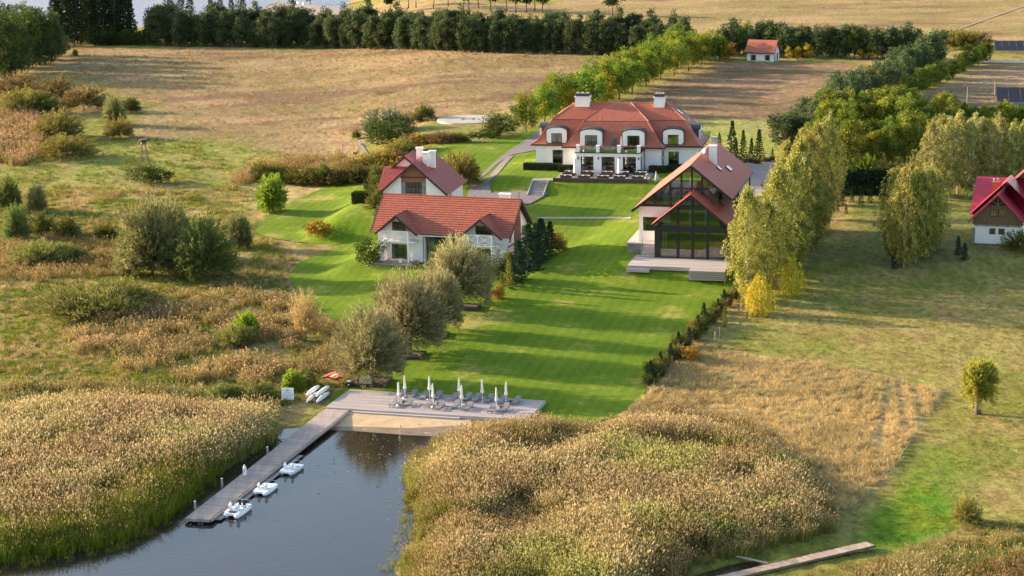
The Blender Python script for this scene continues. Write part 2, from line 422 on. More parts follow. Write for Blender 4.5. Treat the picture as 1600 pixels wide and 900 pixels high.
def ground_sheet():
    xs = np.unique(np.concatenate([np.linspace(-1600, -260, 20), np.arange(-260, -90, 2.6), np.arange(-90, 92, 1.15), np.arange(92, 262, 2.6), np.linspace(262, 1600, 20)]))
    ys = [40, 90, 130]
    y = 150.
    while y < 1000:
        ys.append(y); y += .9 + max(0, (y - 230)) * .0058
    ys += [1060, 1200, 1400, 1700, 2100, 2800, 3800]
    ys = np.array(ys)
    X, Y = np.meshgrid(xs, ys)
    x, y = X.ravel(), Y.ravel()
    z = base_h(x, y)
    ca = np.array([.29, .215, .09]); cb = np.array([.19, .19, .04])
    n1 = fbm(x / 9, y / 16, 3); n2 = fbm(x / 3.2, y / 6, 9); n3 = fbm(x / 22, y / 34, 21)
    mix = sst(.38, .62, n1 * .6 + n2 * .25 + n3 * .3 - .05)[:, None]
    col = ca * (1 - mix) + cb * mix
    col = col * (1 - .35 * sst(.5, .75, n2)[:, None] * (1 - sst(500, 700, y))[:, None])
    rough = np.full(x.shape, .8)
    for kind, px, c1, c2, soft, rg in ZONES:
        P = W(px)
        d = sdist(P, x + (n1 - .5) * soft * 1.6, y + (n3 - .5) * soft * 2.4)
        w = 1 - sst(-soft * .6, soft * .4, d)
        if kind == 'field':
            m = sst(.36, .66, fbm(x / 30, y / 14, 41) * .75 + n2 * .25)[:, None]
        elif kind == 'mown':
            m = sst(.35, .65, fbm(x / 12, y / 12, 43) * .6 + n2 * .4)[:, None]
        else:
            m = sst(.35, .65, n1 * .5 + n2 * .5)[:, None]
        cc = np.array(c1) * (1 - m) + np.array(c2) * m
        if kind == 'field':                              # dry russet patches of dock and sorrel
            rr = sst(.56, .72, fbm(x / 26, y / 11, 77))[:, None]
            cc = cc * (1 - rr) + np.array([.165, .108, .064]) * rr
        col = col * (1 - w[:, None]) + cc * w[:, None]
        rough = rough * (1 - w) + rg * w
    dp = np.minimum(sdist(POND, x, y), sdist(INLET, x, y))
    mud = (1 - sst(-2.5, 1.2, dp))[:, None]
    a_, b_ = PZ(560, 672, 0), PZ(722, 682, 0)
    t_ = np.clip(((x - a_[0]) * (b_[0] - a_[0]) + (y - a_[1]) * (b_[1] - a_[1])) / ((b_[0] - a_[0]) ** 2 + (b_[1] - a_[1]) ** 2), 0, 1)
    shal = (1 - sst(1.0, 10.0, np.hypot(x - a_[0] - t_ * (b_[0] - a_[0]), y - a_[1] - t_ * (b_[1] - a_[1])) + (n2 - .5) * 3))[:, None]
    col = col * (1 - mud) + (np.array([.035, .032, .018]) * (1 - shal) + np.array([.27, .19, .07]) * shal) * mud
    sand_w = (1 - sst(0, 3.5, np.hypot((x + 9.6) / 2.6, (y - 219.0) / 1.1)))[:, None] * (dp < .5)[:, None]
    col = col * (1 - sand_w) + np.array([.30, .22, .11]) * sand_w
    dl = sdist(LAWN, x, y)
    wl = 1 - sst(-.6, .8, dl)
    rough = rough * (1 - wl) * (1 - (dp < .5) * 1.0)
    z = z + rough * (fbm(x / 2.1, y / 2.1, 5, 3) - .5) * .55 + rough * (n1 - .5) * .8
    z = z - .35 * sst(.3, 1.8, -dl)
    nx = len(xs); ny = len(ys)
    idx = np.arange(nx * ny).reshape(ny, nx)
    f = np.stack([idx[:-1, :-1], idx[:-1, 1:], idx[1:, 1:], idx[1:, :-1]], -1).reshape(-1, 4)
    m, n, l, b = nodes('meadow_ground')
    at = n.new('ShaderNodeAttribute'); at.attribute_name = 'tone'
    ge = n.new('ShaderNodeNewGeometry')
    mp = n.new('ShaderNodeMapping'); mp.inputs['Scale'].default_value = (1, .55, 1); l.new(ge.outputs['Position'], mp.inputs[0])
    nz = n.new('ShaderNodeTexNoise'); nz.inputs['Scale'].default_value = 1.1; nz.inputs['Detail'].default_value = 9; nz.inputs['Roughness'].default_value = .72
    l.new(mp.outputs[0], nz.inputs['Vector'])
    mr = n.new('ShaderNodeMapRange'); mr.inputs[1].default_value, mr.inputs[2].default_value, mr.inputs[3].default_value, mr.inputs[4].default_value = .3, .7, .45, 1.5
    l.new(nz.outputs[0], mr.inputs[0])
    nh = n.new('ShaderNodeTexNoise'); nh.inputs['Scale'].default_value = .32; nh.inputs['Detail'].default_value = 5
    l.new(mp.outputs[0], nh.inputs['Vector'])
    mh = n.new('ShaderNodeMapRange'); mh.inputs[1].default_value, mh.inputs[2].default_value, mh.inputs[3].default_value, mh.inputs[4].default_value = .3, .7, .475, .525
    l.new(nh.outputs[0], mh.inputs[0])
    hs = n.new('ShaderNodeHueSaturation'); l.new(at.outputs['Color'], hs.inputs['Color']); l.new(mr.outputs[0], hs.inputs['Value']); l.new(mh.outputs[0], hs.inputs['Hue'])
    l.new(hs.outputs[0], b.inputs['Base Color'])
    b.inputs['Roughness'].default_value = 1; b.inputs['Specular IOR Level'].default_value = .05
    n2 = n.new('ShaderNodeTexNoise'); n2.inputs['Scale'].default_value = 2.2; n2.inputs['Detail'].default_value = 7; n2.inputs['Roughness'].default_value = .7
    l.new(ge.outputs['Position'], n2.inputs['Vector'])
    bp = n.new('ShaderNodeBump'); bp.inputs['Strength'].default_value = .8; bp.inputs['Distance'].default_value = .35
    l.new(n2.outputs[0], bp.inputs['Height']); l.new(bp.outputs[0], b.inputs['Normal'])
    me = npmesh('ground', np.stack([x, y, z], -1), f, m, {'tone': col}, smooth=True)
    return tag(link(bpy.data.objects.new('ground', me)), kind='structure')
ground_sheet()

def sheet(name, poly, off, m, step=1.3, kind='structure', label=None, level=None):
    # a sheet draped over the terrain inside an outline
    pts = []
    for (ax, ay), (bx, by) in zip(poly, poly[1:] + poly[:1]):
        k = max(1, int(math.hypot(bx - ax, by - ay) / step))
        pts += [(ax + (bx - ax) * i / k, ay + (by - ay) * i / k) for i in range(k)]
    P = np.array(pts)
    n0 = len(P)
    gx = np.arange(P[:, 0].min(), P[:, 0].max(), step); gy = np.arange(P[:, 1].min(), P[:, 1].max(), step)
    X, Y = np.meshgrid(gx, gy); X, Y = X.ravel(), Y.ravel()
    d = sdist(poly, X, Y)
    k = d < -step * .45
    allp = [Vector(p) for p in pts] + [Vector((a, b)) for a, b in zip(X[k], Y[k])]
    vs, _, fs, *_ = delaunay_2d_cdt(allp, [(i, (i + 1) % n0) for i in range(n0)], [], 1, 1e-4)
    v = np.array([(p.x, p.y) for p in vs])
    z = base_h(v[:, 0], v[:, 1]) + off if level is None else np.full(len(v), level)
    f = np.array([fc for fc in fs if len(fc) == 3])
    a, b2, c = v[f[:, 0]], v[f[:, 1]], v[f[:, 2]]
    flip = ((b2 - a)[:, 0] * (c - a)[:, 1] - (b2 - a)[:, 1] * (c - a)[:, 0]) < 0
    f[flip] = f[flip][:, ::-1]
    me = npmesh(name, np.column_stack([v, z]), f, m, smooth=True)
    return tag(link(bpy.data.objects.new(name, me)), label=label, kind=kind)

def lawn_mat():
    m, n, l, b = nodes('mown_lawn')
    ge = n.new('ShaderNodeNewGeometry')
    mp = n.new('ShaderNodeMapping'); mp.inputs['Rotation'].default_value = (0, 0, R(14)); l.new(ge.outputs['Position'], mp.inputs[0])
    wv = n.new('ShaderNodeTexWave'); wv.inputs['Scale'].default_value = .21; wv.inputs['Distortion'].default_value = 3.2; wv.inputs['Detail'].default_value = 3; wv.inputs['Detail Scale'].default_value = .12
    l.new(mp.outputs[0], wv.inputs['Vector'])
    nz = n.new('ShaderNodeTexNoise'); nz.inputs['Scale'].default_value = .12; nz.inputs['Detail'].default_value = 8; nz.inputs['Roughness'].default_value = .7
    l.new(ge.outputs['Position'], nz.inputs['Vector'])
    rp = n.new('ShaderNodeValToRGB'); e = rp.color_ramp.elements
    e[0].position, e[1].position = .34, .66
    e[0].color, e[1].color = (.072, .132, .009, 1), (.25, .235, .06, 1)
    k = e.new(.56); k.color = (.116, .172, .014, 1)
    l.new(nz.outputs[0], rp.inputs[0])
    n3 = n.new('ShaderNodeTexNoise'); n3.inputs['Scale'].default_value = 2.6; n3.inputs['Detail'].default_value = 6
    l.new(ge.outputs['Position'], n3.inputs['Vector'])
    ad = n.new('ShaderNodeMath'); ad.operation = 'MULTIPLY_ADD'; ad.inputs[1].default_value = .12; ad.inputs[2].default_value = .53
    l.new(wv.outputs['Fac'], ad.inputs[0])
    a2 = n.new('ShaderNodeMath'); a2.operation = 'MULTIPLY_ADD'; a2.inputs[1].default_value = .85
    l.new(n3.outputs[0], a2.inputs[0]); l.new(ad.outputs[0], a2.inputs[2])
    hs = n.new('ShaderNodeHueSaturation'); l.new(rp.outputs[0], hs.inputs['Color']); l.new(a2.outputs[0], hs.inputs['Value'])
    l.new(hs.outputs[0], b.inputs['Base Color'])
    b.inputs['Roughness'].default_value = 1; b.inputs['Specular IOR Level'].default_value = .05
    n4 = n.new('ShaderNodeTexNoise'); n4.inputs['Scale'].default_value = 5; n4.inputs['Detail'].default_value = 6
    l.new(ge.outputs['Position'], n4.inputs['Vector'])
    bp = n.new('ShaderNodeBump'); bp.inputs['Strength'].default_value = .55; bp.inputs['Distance'].default_value = .12
    l.new(n4.outputs[0], bp.inputs['Height']); l.new(bp.outputs[0], b.inputs['Normal'])
    return m
sheet('lawn', LAWN, .05, lawn_mat())
def gravel(name, a, b, sc=1.4):
    return mat(name, a, b, sc, 1, bump=.5, bscale=6, spec=.1)
MG = gravel('grey_gravel', (.21, .185, .185), (.15, .13, .13))
MS = gravel('beach_sand', (.46, .35, .22), (.36, .26, .155), .8)
MD = gravel('pale_dust_road', (.46, .40, .33), (.36, .31, .25))
MF = gravel('forecourt_gravel', (.34, .28, .25), (.25, .205, .185), .5)
def ribbon(pl, pr): return W(pl) + W(pr)[::-1]
# driveway: two wheel tracks that join into one lane by the manor
sheet('driveway', ribbon([(735, 291), (750, 276), (768, 258), (790, 240), (815, 224), (838, 208), (845, 203)],
                         [(738.5, 291), (758, 275), (777, 257), (796, 243.6), (797, 243.4), (836, 236), (858, 224)]), .13, MG)
sheet('wheel_track', ribbon([(752, 292), (768, 273), (781, 257), (790, 248), (796, 244.3)], [(762, 292), (777, 274), (790, 258), (798, 249), (803, 244.6)]), .15, MG)
sheet('yard', W([(728, 312), (733, 296), (737, 290), (765, 290), (768, 303), (790, 300.5), (828, 300.5), (858, 303), (846, 310), (828, 320), (800, 322), (750, 316)]), .19, MG)
sheet('footpath', ribbon([(840 + 14.6 * i, 340.2) for i in range(11)], [(840 + 14.6 * i, 343.0) for i in range(11)]), .13, MF)
sheet('stair_landing', W([(833, 279.6), (889, 279), (889, 282.5), (833, 283)]), .12, MD)
sheet('forecourt', W([(1150, 258), (1172, 254), (1232, 251), (1236, 270), (1215, 320), (1190, 330), (1172, 310)]), .14, MF)
sheet('sand_beach', W([(508, 648), (540, 640), (640, 640), (735, 650), (738, 668), (722, 684), (640, 681), (548, 674), (498, 671)]), .06, MS, step=1.0)
sheet('wet_sand', W([(498, 669), (548, 667.5), (640, 670), (728, 665), (724, 682), (640, 683), (548, 676), (492, 672)]), .09, mat('wet_sand', (.22, .16, .095), (.15, .11, .065), .9, .5, spec=.4), step=1.0)
sheet('dirt_road', ribbon([(1470, 94.5), (1530, 94.8), (1720, 96)], [(1470, 97.5), (1530, 98.2), (1720, 100.5)]), .12, MD)
sheet('field_track', ribbon([(1478, 52), (1522, 36), (1602, 8), (1662, -10)], [(1482, 52.2), (1526, 36.5), (1607, 8), (1667, -10)]), .1, gravel('bare_earth_track', (.33, .25, .165), (.25, .19, .12)))
hc = G(731.5, 186.5)
pad = [(hc[0] + 6.4 * math.cos(t), hc[1] + 6.4 * math.sin(t)) for t in np.linspace(0, 2 * math.pi, 49)[:-1]]
sheet('helipad', pad, 0, mat('worn_concrete', (.36, .33, .29), (.28, .255, .22), .5, .9), level=hc[2] + .08)
rim = MB()
for i, (a, b) in enumerate(pad):
    a2, b2 = pad[(i + 1) % 48]
    rim.add([(a, b, hc[2] - .4), (a2, b2, hc[2] - .4), (a2, b2, hc[2] + .078), (a, b, hc[2] + .078)], [(0, 1, 2, 3)])
tag(rim.build('helipad_rim', MT['concrete']), kind='structure')
hm = MB()
for u in (-1.1, 1.1): hm.box(u - .3, -1.6, 0, u + .3, 1.6, .012)
hm.box(-.798, -.3, 0, .798, .3, .012)
ho = hm.build('helipad_marking', MT['lead']); ho.location = (hc[0], hc[1], hc[2] + .086); tag(ho, kind='structure')

# ------------------------------------------------------------------ water
def water_mat(name, tint, rip, sc, murk_sky, mfac):
    m, n, l, b = nodes(name)
    n.remove(b)
    ge = n.new('ShaderNodeNewGeometry')
    mp = n.new('ShaderNodeMapping'); mp.inputs['Scale'].default_value = (1, 2.2, 1); l.new(ge.outputs['Position'], mp.inputs[0])
    nz = n.new('ShaderNodeTexNoise'); nz.inputs['Scale'].default_value = sc; nz.inputs['Detail'].default_value = 4; l.new(mp.outputs[0], nz.inputs['Vector'])
    bp = n.new('ShaderNodeBump'); bp.inputs['Strength'].default_value = rip; bp.inputs['Distance'].default_value = .1 if rip < .5 else 1.0; l.new(nz.outputs[0], bp.inputs['Height'])
    tr = n.new('ShaderNodeBsdfTransparent'); tr.inputs[0].default_value = (*tint, 1)
    gl = n.new('ShaderNodeBsdfGlossy'); gl.inputs['Roughness'].default_value = .06
    fr = n.new('ShaderNodeFresnel'); fr.inputs[0].default_value = 1.5
    df = n.new('ShaderNodeBsdfDiffuse'); df.inputs[0].default_value = (*murk_sky, 1)  # flat colour: water murk plus painted stand-in for reflected sky
    m0 = n.new('ShaderNodeMixShader'); m0.inputs[0].default_value = mfac
    l.new(tr.outputs[0], m0.inputs[1]); l.new(df.outputs[0], m0.inputs[2])
    mx = n.new('ShaderNodeMixShader')
    l.new(bp.outputs[0], gl.inputs['Normal']); l.new(bp.outputs[0], fr.inputs['Normal'])
    l.new(fr.outputs[0], mx.inputs[0]); l.new(m0.outputs[0], mx.inputs[1]); l.new(gl.outputs[0], mx.inputs[2])
    l.new(mx.outputs[0], n['Material Output'].inputs[0])
    return m
MW = water_mat('pond_surface', (.62, .60, .42), .09, .9, (.15, .115, .10), .13)  # brown murk, its tone also painted to imitate greyer sky reflections
wm = MB().add([(-120, 60, 0), (90, 60, 0), (90, 236, 0), (-120, 236, 0)], [(0, 1, 2, 3)])
tag(wm.build('pond_water', MW), kind='structure')
wl_ = MB().add([(-900, 700, 0), (-55, 700, 0), (-20, 3500, 0), (-900, 3500, 0)], [(0, 1, 2, 3)])
tag(wl_.build('lake_water', water_mat('lake_surface', (.3, .35, .4), 1.0, .5, (.13, .19, .32), .9)), kind='structure')  # blue diffuse colour painted in place of the sky's reflection
# ------------------------------------------------------------------ plants
def leaf_mat(name, trans=.35, vary=.18, hue=.03):
    m, n, l, b = nodes(name)
    n.remove(b)
    at = n.new('ShaderNodeAttribute'); at.attribute_name = 'tone'
    oi = n.new('ShaderNodeObjectInfo')
    hs = n.new('ShaderNodeHueSaturation')
    m1 = n.new('ShaderNodeMapRange'); m1.inputs[3].default_value, m1.inputs[4].default_value = 1.2 * (1 - vary), 1.2 * (1 + vary)
    m2 = n.new('ShaderNodeMapRange'); m2.inputs[3].default_value, m2.inputs[4].default_value = .5 - hue, .5 + hue
    mu = n.new('ShaderNodeMath'); mu.operation = 'MULTIPLY'; mu.inputs[1].default_value = 7.31
    fr = n.new('ShaderNodeMath'); fr.operation = 'FRACT'
    l.new(oi.outputs['Random'], mu.inputs[0]); l.new(mu.outputs[0], fr.inputs[0])
    l.new(oi.outputs['Random'], m1.inputs[0]); l.new(fr.outputs[0], m2.inputs[0])
    l.new(at.outputs['Color'], hs.inputs['Color']); l.new(m1.outputs[0], hs.inputs['Value']); l.new(m2.outputs[0], hs.inputs['Hue'])
    df = n.new('ShaderNodeBsdfDiffuse'); tl = n.new('ShaderNodeBsdfTranslucent'); mx = n.new('ShaderNodeMixShader')
    l.new(hs.outputs[0], df.inputs[0]); l.new(hs.outputs[0], tl.inputs[0])
    mx.inputs[0].default_value = trans
    l.new(df.outputs[0], mx.inputs[1]); l.new(tl.outputs[0], mx.inputs[2])
    l.new(mx.outputs[0], n['Material Output'].inputs[0])
    return m
LEAF = leaf_mat('foliage', hue=.016)
NEEDLE = leaf_mat('needles', .2, .15, .012)
def unit(a): return a / np.maximum(np.linalg.norm(a, axis=1, keepdims=True), 1e-9)
def leaves(name, p, d, L, Wd, col, rs, m=LEAF):
    # rhombic leaves: base p, axis d, length L, half width Wd
    n = len(p)
    d = unit(d)
    s = unit(np.cross(d, unit(rs.normal(size=(n, 3)))))
    L = np.broadcast_to(np.asarray(L, float).reshape(-1, 1), (n, 1)); Wd = np.broadcast_to(np.asarray(Wd, float).reshape(-1, 1), (n, 1))
    mid = p + d * L * .5
    v = np.stack([p, mid + s * Wd, p + d * L, mid - s * Wd], 1).reshape(-1, 3)
    f = np.arange(n * 4).reshape(n, 4)
    return npmesh(name, v, f, m, {'tone': np.repeat(np.clip(col, 0, 1), 4, 0)})
def tones(rs, n, c1, c2, bias=1.0, jit=.25):
    u = rs.rand(n, 1) ** bias
    c = np.array(c1) * (1 - u) + np.array(c2) * u
    return c * (1 + jit * rs.uniform(-1, 1, (n, 1)))
def broad(seed, H, Rr, z0, ncl, nl, ls, c1, c2, c3=None, flat=.8, spread=.24, cone=0.0):
    rs = np.random.RandomState(seed)
    d = unit(rs.normal(size=(ncl, 3)))
    r = .45 + .55 * rs.rand(ncl, 1) ** .5
    lob = 1 + .28 * np.sin(3 * np.arctan2(d[:, 1], d[:, 0]) + rs.rand() * 6)[:, None] * .7
    hh = (H - z0) / 2
    cen = d * r * lob * np.array([Rr, Rr, hh]) * .86 + np.array([0, 0, z0 + hh])
    if cone:
        t = (cen[:, 2] - z0) / (H - z0)
        cen[:, :2] *= (1 - cone * np.clip(t, 0, 1))[:, None]
    cr = Rr * spread * rs.uniform(.7, 1.35, (ncl, 1))
    k = np.repeat(np.arange(ncl), nl)
    off = unit(rs.normal(size=(ncl * nl, 3))) * rs.rand(ncl * nl, 1) ** .4 * np.array([1, 1, flat])
    p = cen[k] + off * cr[k]
    p[:, 2] = np.maximum(p[:, 2], z0 * .5 + .05)
    cc = tones(rs, ncl, c1, c2, 1.0, .18)
    if c3 is not None:
        w = rs.rand(ncl) < .07
        cc[w] = np.array(c3)
    col = cc[k] * rs.uniform(.7, 1.3, (len(p), 1))
    dirs = unit(off + .6 * rs.normal(size=p.shape))
    return leaves('crown', p, dirs, ls * rs.uniform(.7, 1.4, len(p)), ls * .33, col, rs)
def spruce(seed, H, Rr, z0, nb, nl, ls, c1, c2, droop=.25, power=.95, m=NEEDLE):
    rs = np.random.RandomState(seed)
    t = np.linspace(0, 1, nb) ** .9
    z = z0 + (H - z0) * t
    r = Rr * ((1 - t) ** power) * rs.uniform(.72, 1.2, nb) + .04
    a = np.arange(nb) * 2.4 + rs.rand(nb)
    k = np.repeat(np.arange(nb), nl)
    u = rs.rand(nb * nl) ** .7
    side = rs.normal(0, .11, nb * nl) * r[k] * (1.2 - u)
    ax, ay = np.cos(a[k]), np.sin(a[k])
    p = np.stack([ax * u * r[k] - ay * side, ay * u * r[k] + ax * side, z[k] - droop * r[k] * u + .16 * r[k] * u * u], -1)
    p += rs.normal(0, .05 * Rr * .5, p.shape)
    d = np.stack([ax, ay, -.5 + 0 * ax], -1) + rs.normal(0, .5, p.shape)
    top = rs.rand(40, 1) * np.array([[0, 0, .12 * H]]) + np.array([0, 0, H * .9])
    p = np.vstack([p, top]); d = np.vstack([d, rs.normal(0, 1, (40, 3))])
    p[:, 2] = np.maximum(p[:, 2], .05)
    return leaves('crown', p, d, ls * rs.uniform(.7, 1.3, len(p)), ls * .26, tones(rs, len(p), c1, c2, 1.2), rs, m)
def strands(seed, H, Rr, z0, ns, nl, ls, c1, c2, length=(.10, .22), lean=.25, top=.45):
    # birches and weeping willows: hanging strands of small leaves round a tall egg
    rs = np.random.RandomState(seed)
    d = unit(rs.normal(size=(ns, 3)))
    t = np.clip((d[:, 2:] + 1) / 2, 0, 1)
    r = rs.rand(ns, 1) ** .42
    lump = 1 + .3 * np.sin(4 * np.arctan2(d[:, 1], d[:, 0]) + 7 * d[:, 2] + seed)[:, None]
    prof = np.where(t > top, 1 - .62 * ((t - top) / (1 - top)) ** 1.5, 1 - .25 * ((top - t) / top))
    c = np.concatenate([d[:, :2] * Rr * r * prof * lump, z0 + (H - z0) * (t * .96 + .04 + rs.normal(0, .03, (ns, 1)))], 1)
    Ls = H * rs.uniform(length[0], length[1], ns)
    k = np.repeat(np.arange(ns), nl)
    u = rs.rand(ns * nl)
    out = unit(np.concatenate([d[:, :2], np.zeros((ns, 1))], 1))
    p = c[k] + out[k] * (lean * np.sqrt(u) * Ls[k])[:, None]
    p[:, 2] += Ls[k] * (.10 - u * u * 1.0 + .1 * u)
    p += rs.normal(0, .018 * H * .5, p.shape)
    p[:, 2] = np.maximum(p[:, 2], .1)
    dd = np.tile([0, 0, -1.0], (len(p), 1)) + rs.normal(0, .7, p.shape)
    cc = tones(rs, ns, c1, c2, 1.0, .15)
    return leaves('crown', p, dd, ls * rs.uniform(.7, 1.4, len(p)), ls * .30, cc[k] * rs.uniform(.7, 1.3, (len(p), 1)), rs)
def shoots(seed, H, Rr, z0, ns, nl, ls, c1, c2, low=-.25, wid=.16, up=.35, power=.8):
    # pollard willows and round bushes: shoots that radiate from the head, dressed with narrow leaves
    rs = np.random.RandomState(seed)
    d = unit(rs.normal(size=(ns * 3, 3)))
    d = d[d[:, 2] > low][:ns]
    ns = len(d)
    lob = 1 + .16 * np.sin(3 * np.arctan2(d[:, 1], d[:, 0]) + seed) + .10 * np.sin(7 * np.arctan2(d[:, 1], d[:, 0]) + 5 * d[:, 2]) + rs.normal(0, .07, ns)
    k = np.repeat(np.arange(ns), nl)
    u = .25 + .75 * rs.rand(ns * nl) ** power
    q = d[k] * u[:, None] * lob[k][:, None]
    hh = H - z0
    p = q * np.array([Rr, Rr, 0]) + np.array([0, 0, z0])
    p[:, 2] += np.where(q[:, 2] > 0, q[:, 2] * hh, q[:, 2] * z0 * 1.25) 
    p[:, 2] += up * Rr * .12 * u * u
    p += rs.normal(0, .03 * Rr, p.shape)
    p[:, 2] = np.maximum(p[:, 2], .04)
    dd = d[k] * np.array([1, 1, 1]) + np.array([0, 0, up]) + rs.normal(0, .32, p.shape)
    cc = tones(rs, ns, c1, c2, 1.0, .2)
    inner = np.clip(1.25 - .35 * u, 0, 2)[:, None] * 0 + 1
    return leaves('crown', p, dd, ls * rs.uniform(.6, 1.4, len(p)), ls * wid, cc[k] * inner * rs.uniform(.7, 1.3, (len(p), 1)), rs)
def trunk(seed, H, r, limbs=5, spread=.25, m=None, top=.75, split=.35):
    rs = random.Random(seed)
    mb = MB()
    pts = [(0, 0, -.3)]; x = y = 0
    for i in range(1, 6):
        x += rs.uniform(-.02, .02) * H; y += rs.uniform(-.02, .02) * H
        pts.append((x, y, H * top * i / 5))
    mb.tube(pts, [r * (1.25 if i == 0 else 1 - .15 * i) for i in range(6)], 7)
    for i in range(limbs):
        t = split + (.95 - split) * (i + .5) / limbs
        b = Vector(pts[0]).lerp(Vector(pts[5]), t)
        j = min(4, int(t * 5)); b = Vector(pts[j]).lerp(Vector(pts[j + 1]), t * 5 - j)
        a = i * 2.4 + rs.random()
        e = b + Vector((math.cos(a) * spread * H, math.sin(a) * spread * H, H * .16))
        mb.tube([b, b.lerp(e, .5) + Vector((0, 0, -.02 * H)), e], [r * .42, r * .28, r * .1], 5)
    me = mb.mesh('trunk', True)
    me.materials.append(m or MT['bark'])
    return me
def pollard_trunk(seed, h, r, heads=9):
    rs = random.Random(seed)
    mb = MB()
    mb.tube([(0, 0, -.3), (.02, 0, h * .3), (0, .03, h * .75), (0, 0, h)], [r * 1.35, r, r * .95, r * 1.25], 9)
    for i in range(heads):
        a = i * 2.4
        e = Vector((math.cos(a) * r * 2.2, math.sin(a) * r * 2.2, h + r * rs.uniform(.6, 2.0)))
        mb.tube([(0, 0, h * .9), (e.x * .6, e.y * .6, h * 1.02), e, e * 1.0 + Vector((e.x * .9, e.y * .9, r * 3))], [r * .6, r * .5, r * .35, r * .12], 6)
    me = mb.mesh('trunk', True)
    me.materials.append(MT['bark'])
    return me
# kinds: (proto height, [crown meshes], [trunk meshes])
K = {}
def kind(name, H, crowns, trunks): K[name] = (H, crowns, trunks)
DG, DG2 = (.022, .040, .016), (.055, .075, .026)
kind('pine', 10, [broad(10 + i, 10, 2.9, .1, 80, 44, .44, (.040, .060, .028), (.098, .118, .05), None, .7, .27, .28) for i in range(5)],
     [trunk(i, 10, .16, 4, .12) for i in range(2)])
kind('far_pine', 12, [broad(30 + i, 12, 3.0, 3.6, 34, 34, .75, (.022, .036, .014), (.05, .066, .024), None, .55, .32, .2) for i in range(3)],
     [trunk(i + 5, 12, .22, 5, .16) for i in range(2)])
kind('spruce', 16, [spruce(40 + i, 16, 3.3, 1.2, 90, 26, .62, (.016, .026, .014), (.036, .05, .022), .3) for i in range(3)], [trunk(8, 16, .2, 0, 0, None, .95)])
kind('small_spruce', 6, [spruce(50 + i, 6, 1.35, .25, 62, 26, .30, (.020, .036, .016), (.05, .072, .026), .25) for i in range(3)], [trunk(9, 6, .08, 0, 0, None, .95)])
kind('dark_spruce', 7, [spruce(60 + i, 7, 1.7, .15, 80, 44, .30, (.022, .044, .028), (.05, .08, .044), .2, .75) for i in range(3)], [trunk(10, 7, .1, 0, 0, None, .95)])
kind('gold_conifer', 6, [spruce(65 + i, 6, .75, .1, 70, 26, .26, (.12, .13, .02), (.24, .21, .04), .1, .7) for i in range(2)], [trunk(11, 6, .06, 0, 0, None, .95)])
kind('poplar', 16, [broad(70 + i, 16, 4.2, .8, 110, 50, .48, (.030, .050, .018), (.11, .135, .034), None, .9, .27) for i in range(3)], [trunk(12 + i, 16, .25, 7, .16) for i in range(2)])
kind('lime', 9, [broad(80 + i, 9, 3.3, .7, 74, 60, .36, (.07, .12, .018), (.20, .24, .035), (.27, .21, .02), .85, .26) for i in range(4)], [trunk(15 + i, 9, .16, 6, .18) for i in range(2)])
kind('gold_lime', 8, [broad(90 + i, 8, 2.6, .8, 46, 56, .38, (.20, .20, .015), (.34, .25, .025), (.36, .17, .03), .85, .28) for i in range(2)], [trunk(17, 8, .13, 6, .18)])
kind('maple', 11, [broad(100 + i, 11, 3.4, 1.2, 80, 60, .38, (.072, .105, .016), (.21, .235, .038), (.25, .21, .03), .85, .24) for i in range(4)], [trunk(18 + i, 11, .17, 7, .17) for i in range(2)])
kind('windbreak_pine', 8, [broad(110 + i, 8, 2.9, .1, 70, 48, .38, (.040, .066, .030), (.095, .125, .055), (.12, .13, .045), .8, .28) for i in range(4)], [trunk(20, 8, .13, 5, .15)])
kind('oak_hedge', 6, [broad(118 + i, 6, 2.2, .3, 44, 50, .34, (.05, .08, .014), (.12, .15, .03), None, .85, .28) for i in range(3)], [trunk(21, 6, .12, 5, .16)])
kind('birch', 16, [strands(120 + i, 16, 3.0, .8, 680, 18, .27, (.13, .142, .032), (.34, .31, .08), (.02, .085), .5) for i in range(4)], [trunk(25 + i, 16, .15, 9, .09, MT['birchbark'], .93, .25) for i in range(3)])
kind('pale_birch', 14, [strands(130 + i, 14, 2.5, 1.4, 480, 16, .26, (.17, .18, .05), (.38, .355, .13), (.02, .075), .4) for i in range(3)], [trunk(28 + i, 14, .15, 9, .09, MT['birchbark'], .95, .25) for i in range(2)])
kind('weeping_willow', 5, [strands(140 + i, 5, 1.7, .2, 220, 36, .17, (.34, .33, .025), (.55, .48, .06), (.3, .6), .25, .6) for i in range(2)], [trunk(31, 5, .12, 6, .2)])
kind('pollard', 9, [shoots(150 + i, 9, 4.2, 3.4, 1100, 32, .50, (.15, .138, .066), (.32, .285, .142), -.52, .085, .4) for i in range(4)], [pollard_trunk(1, 2.3, .34)])
kind('bush_willow', 8, [shoots(160 + i, 8, 3.9, 2.2, 820, 34, .46, (.12, .135, .045), (.27, .265, .11), -.6, .13, .5) for i in range(3)], [trunk(33, 8, .2, 8, .3, None, .5, .1)])
kind('green_willow', 8, [shoots(170 + i, 8, 3.8, 2.8, 760, 34, .40, (.08, .11, .03), (.17, .19, .06), -.6, .15, .35) for i in range(2)], [trunk(34, 8, .2, 8, .3, None, .5, .1)])
kind('bush', 3, [shoots(180 + i, 3, 2.1, .9, 230, 26, .30, (.06, .075, .018), (.135, .135, .035), -.55, .15, .4) for i in range(3)], [trunk(35, 3, .06, 7, .3, None, .5, .1)])
kind('brown_bush', 3, [shoots(184 + i, 3, 2.1, .9, 230, 26, .32, (.10, .07, .030), (.17, .125, .05), -.55, .10, .5) for i in range(3)], [trunk(36, 3, .06, 7, .3, None, .5, .1)])
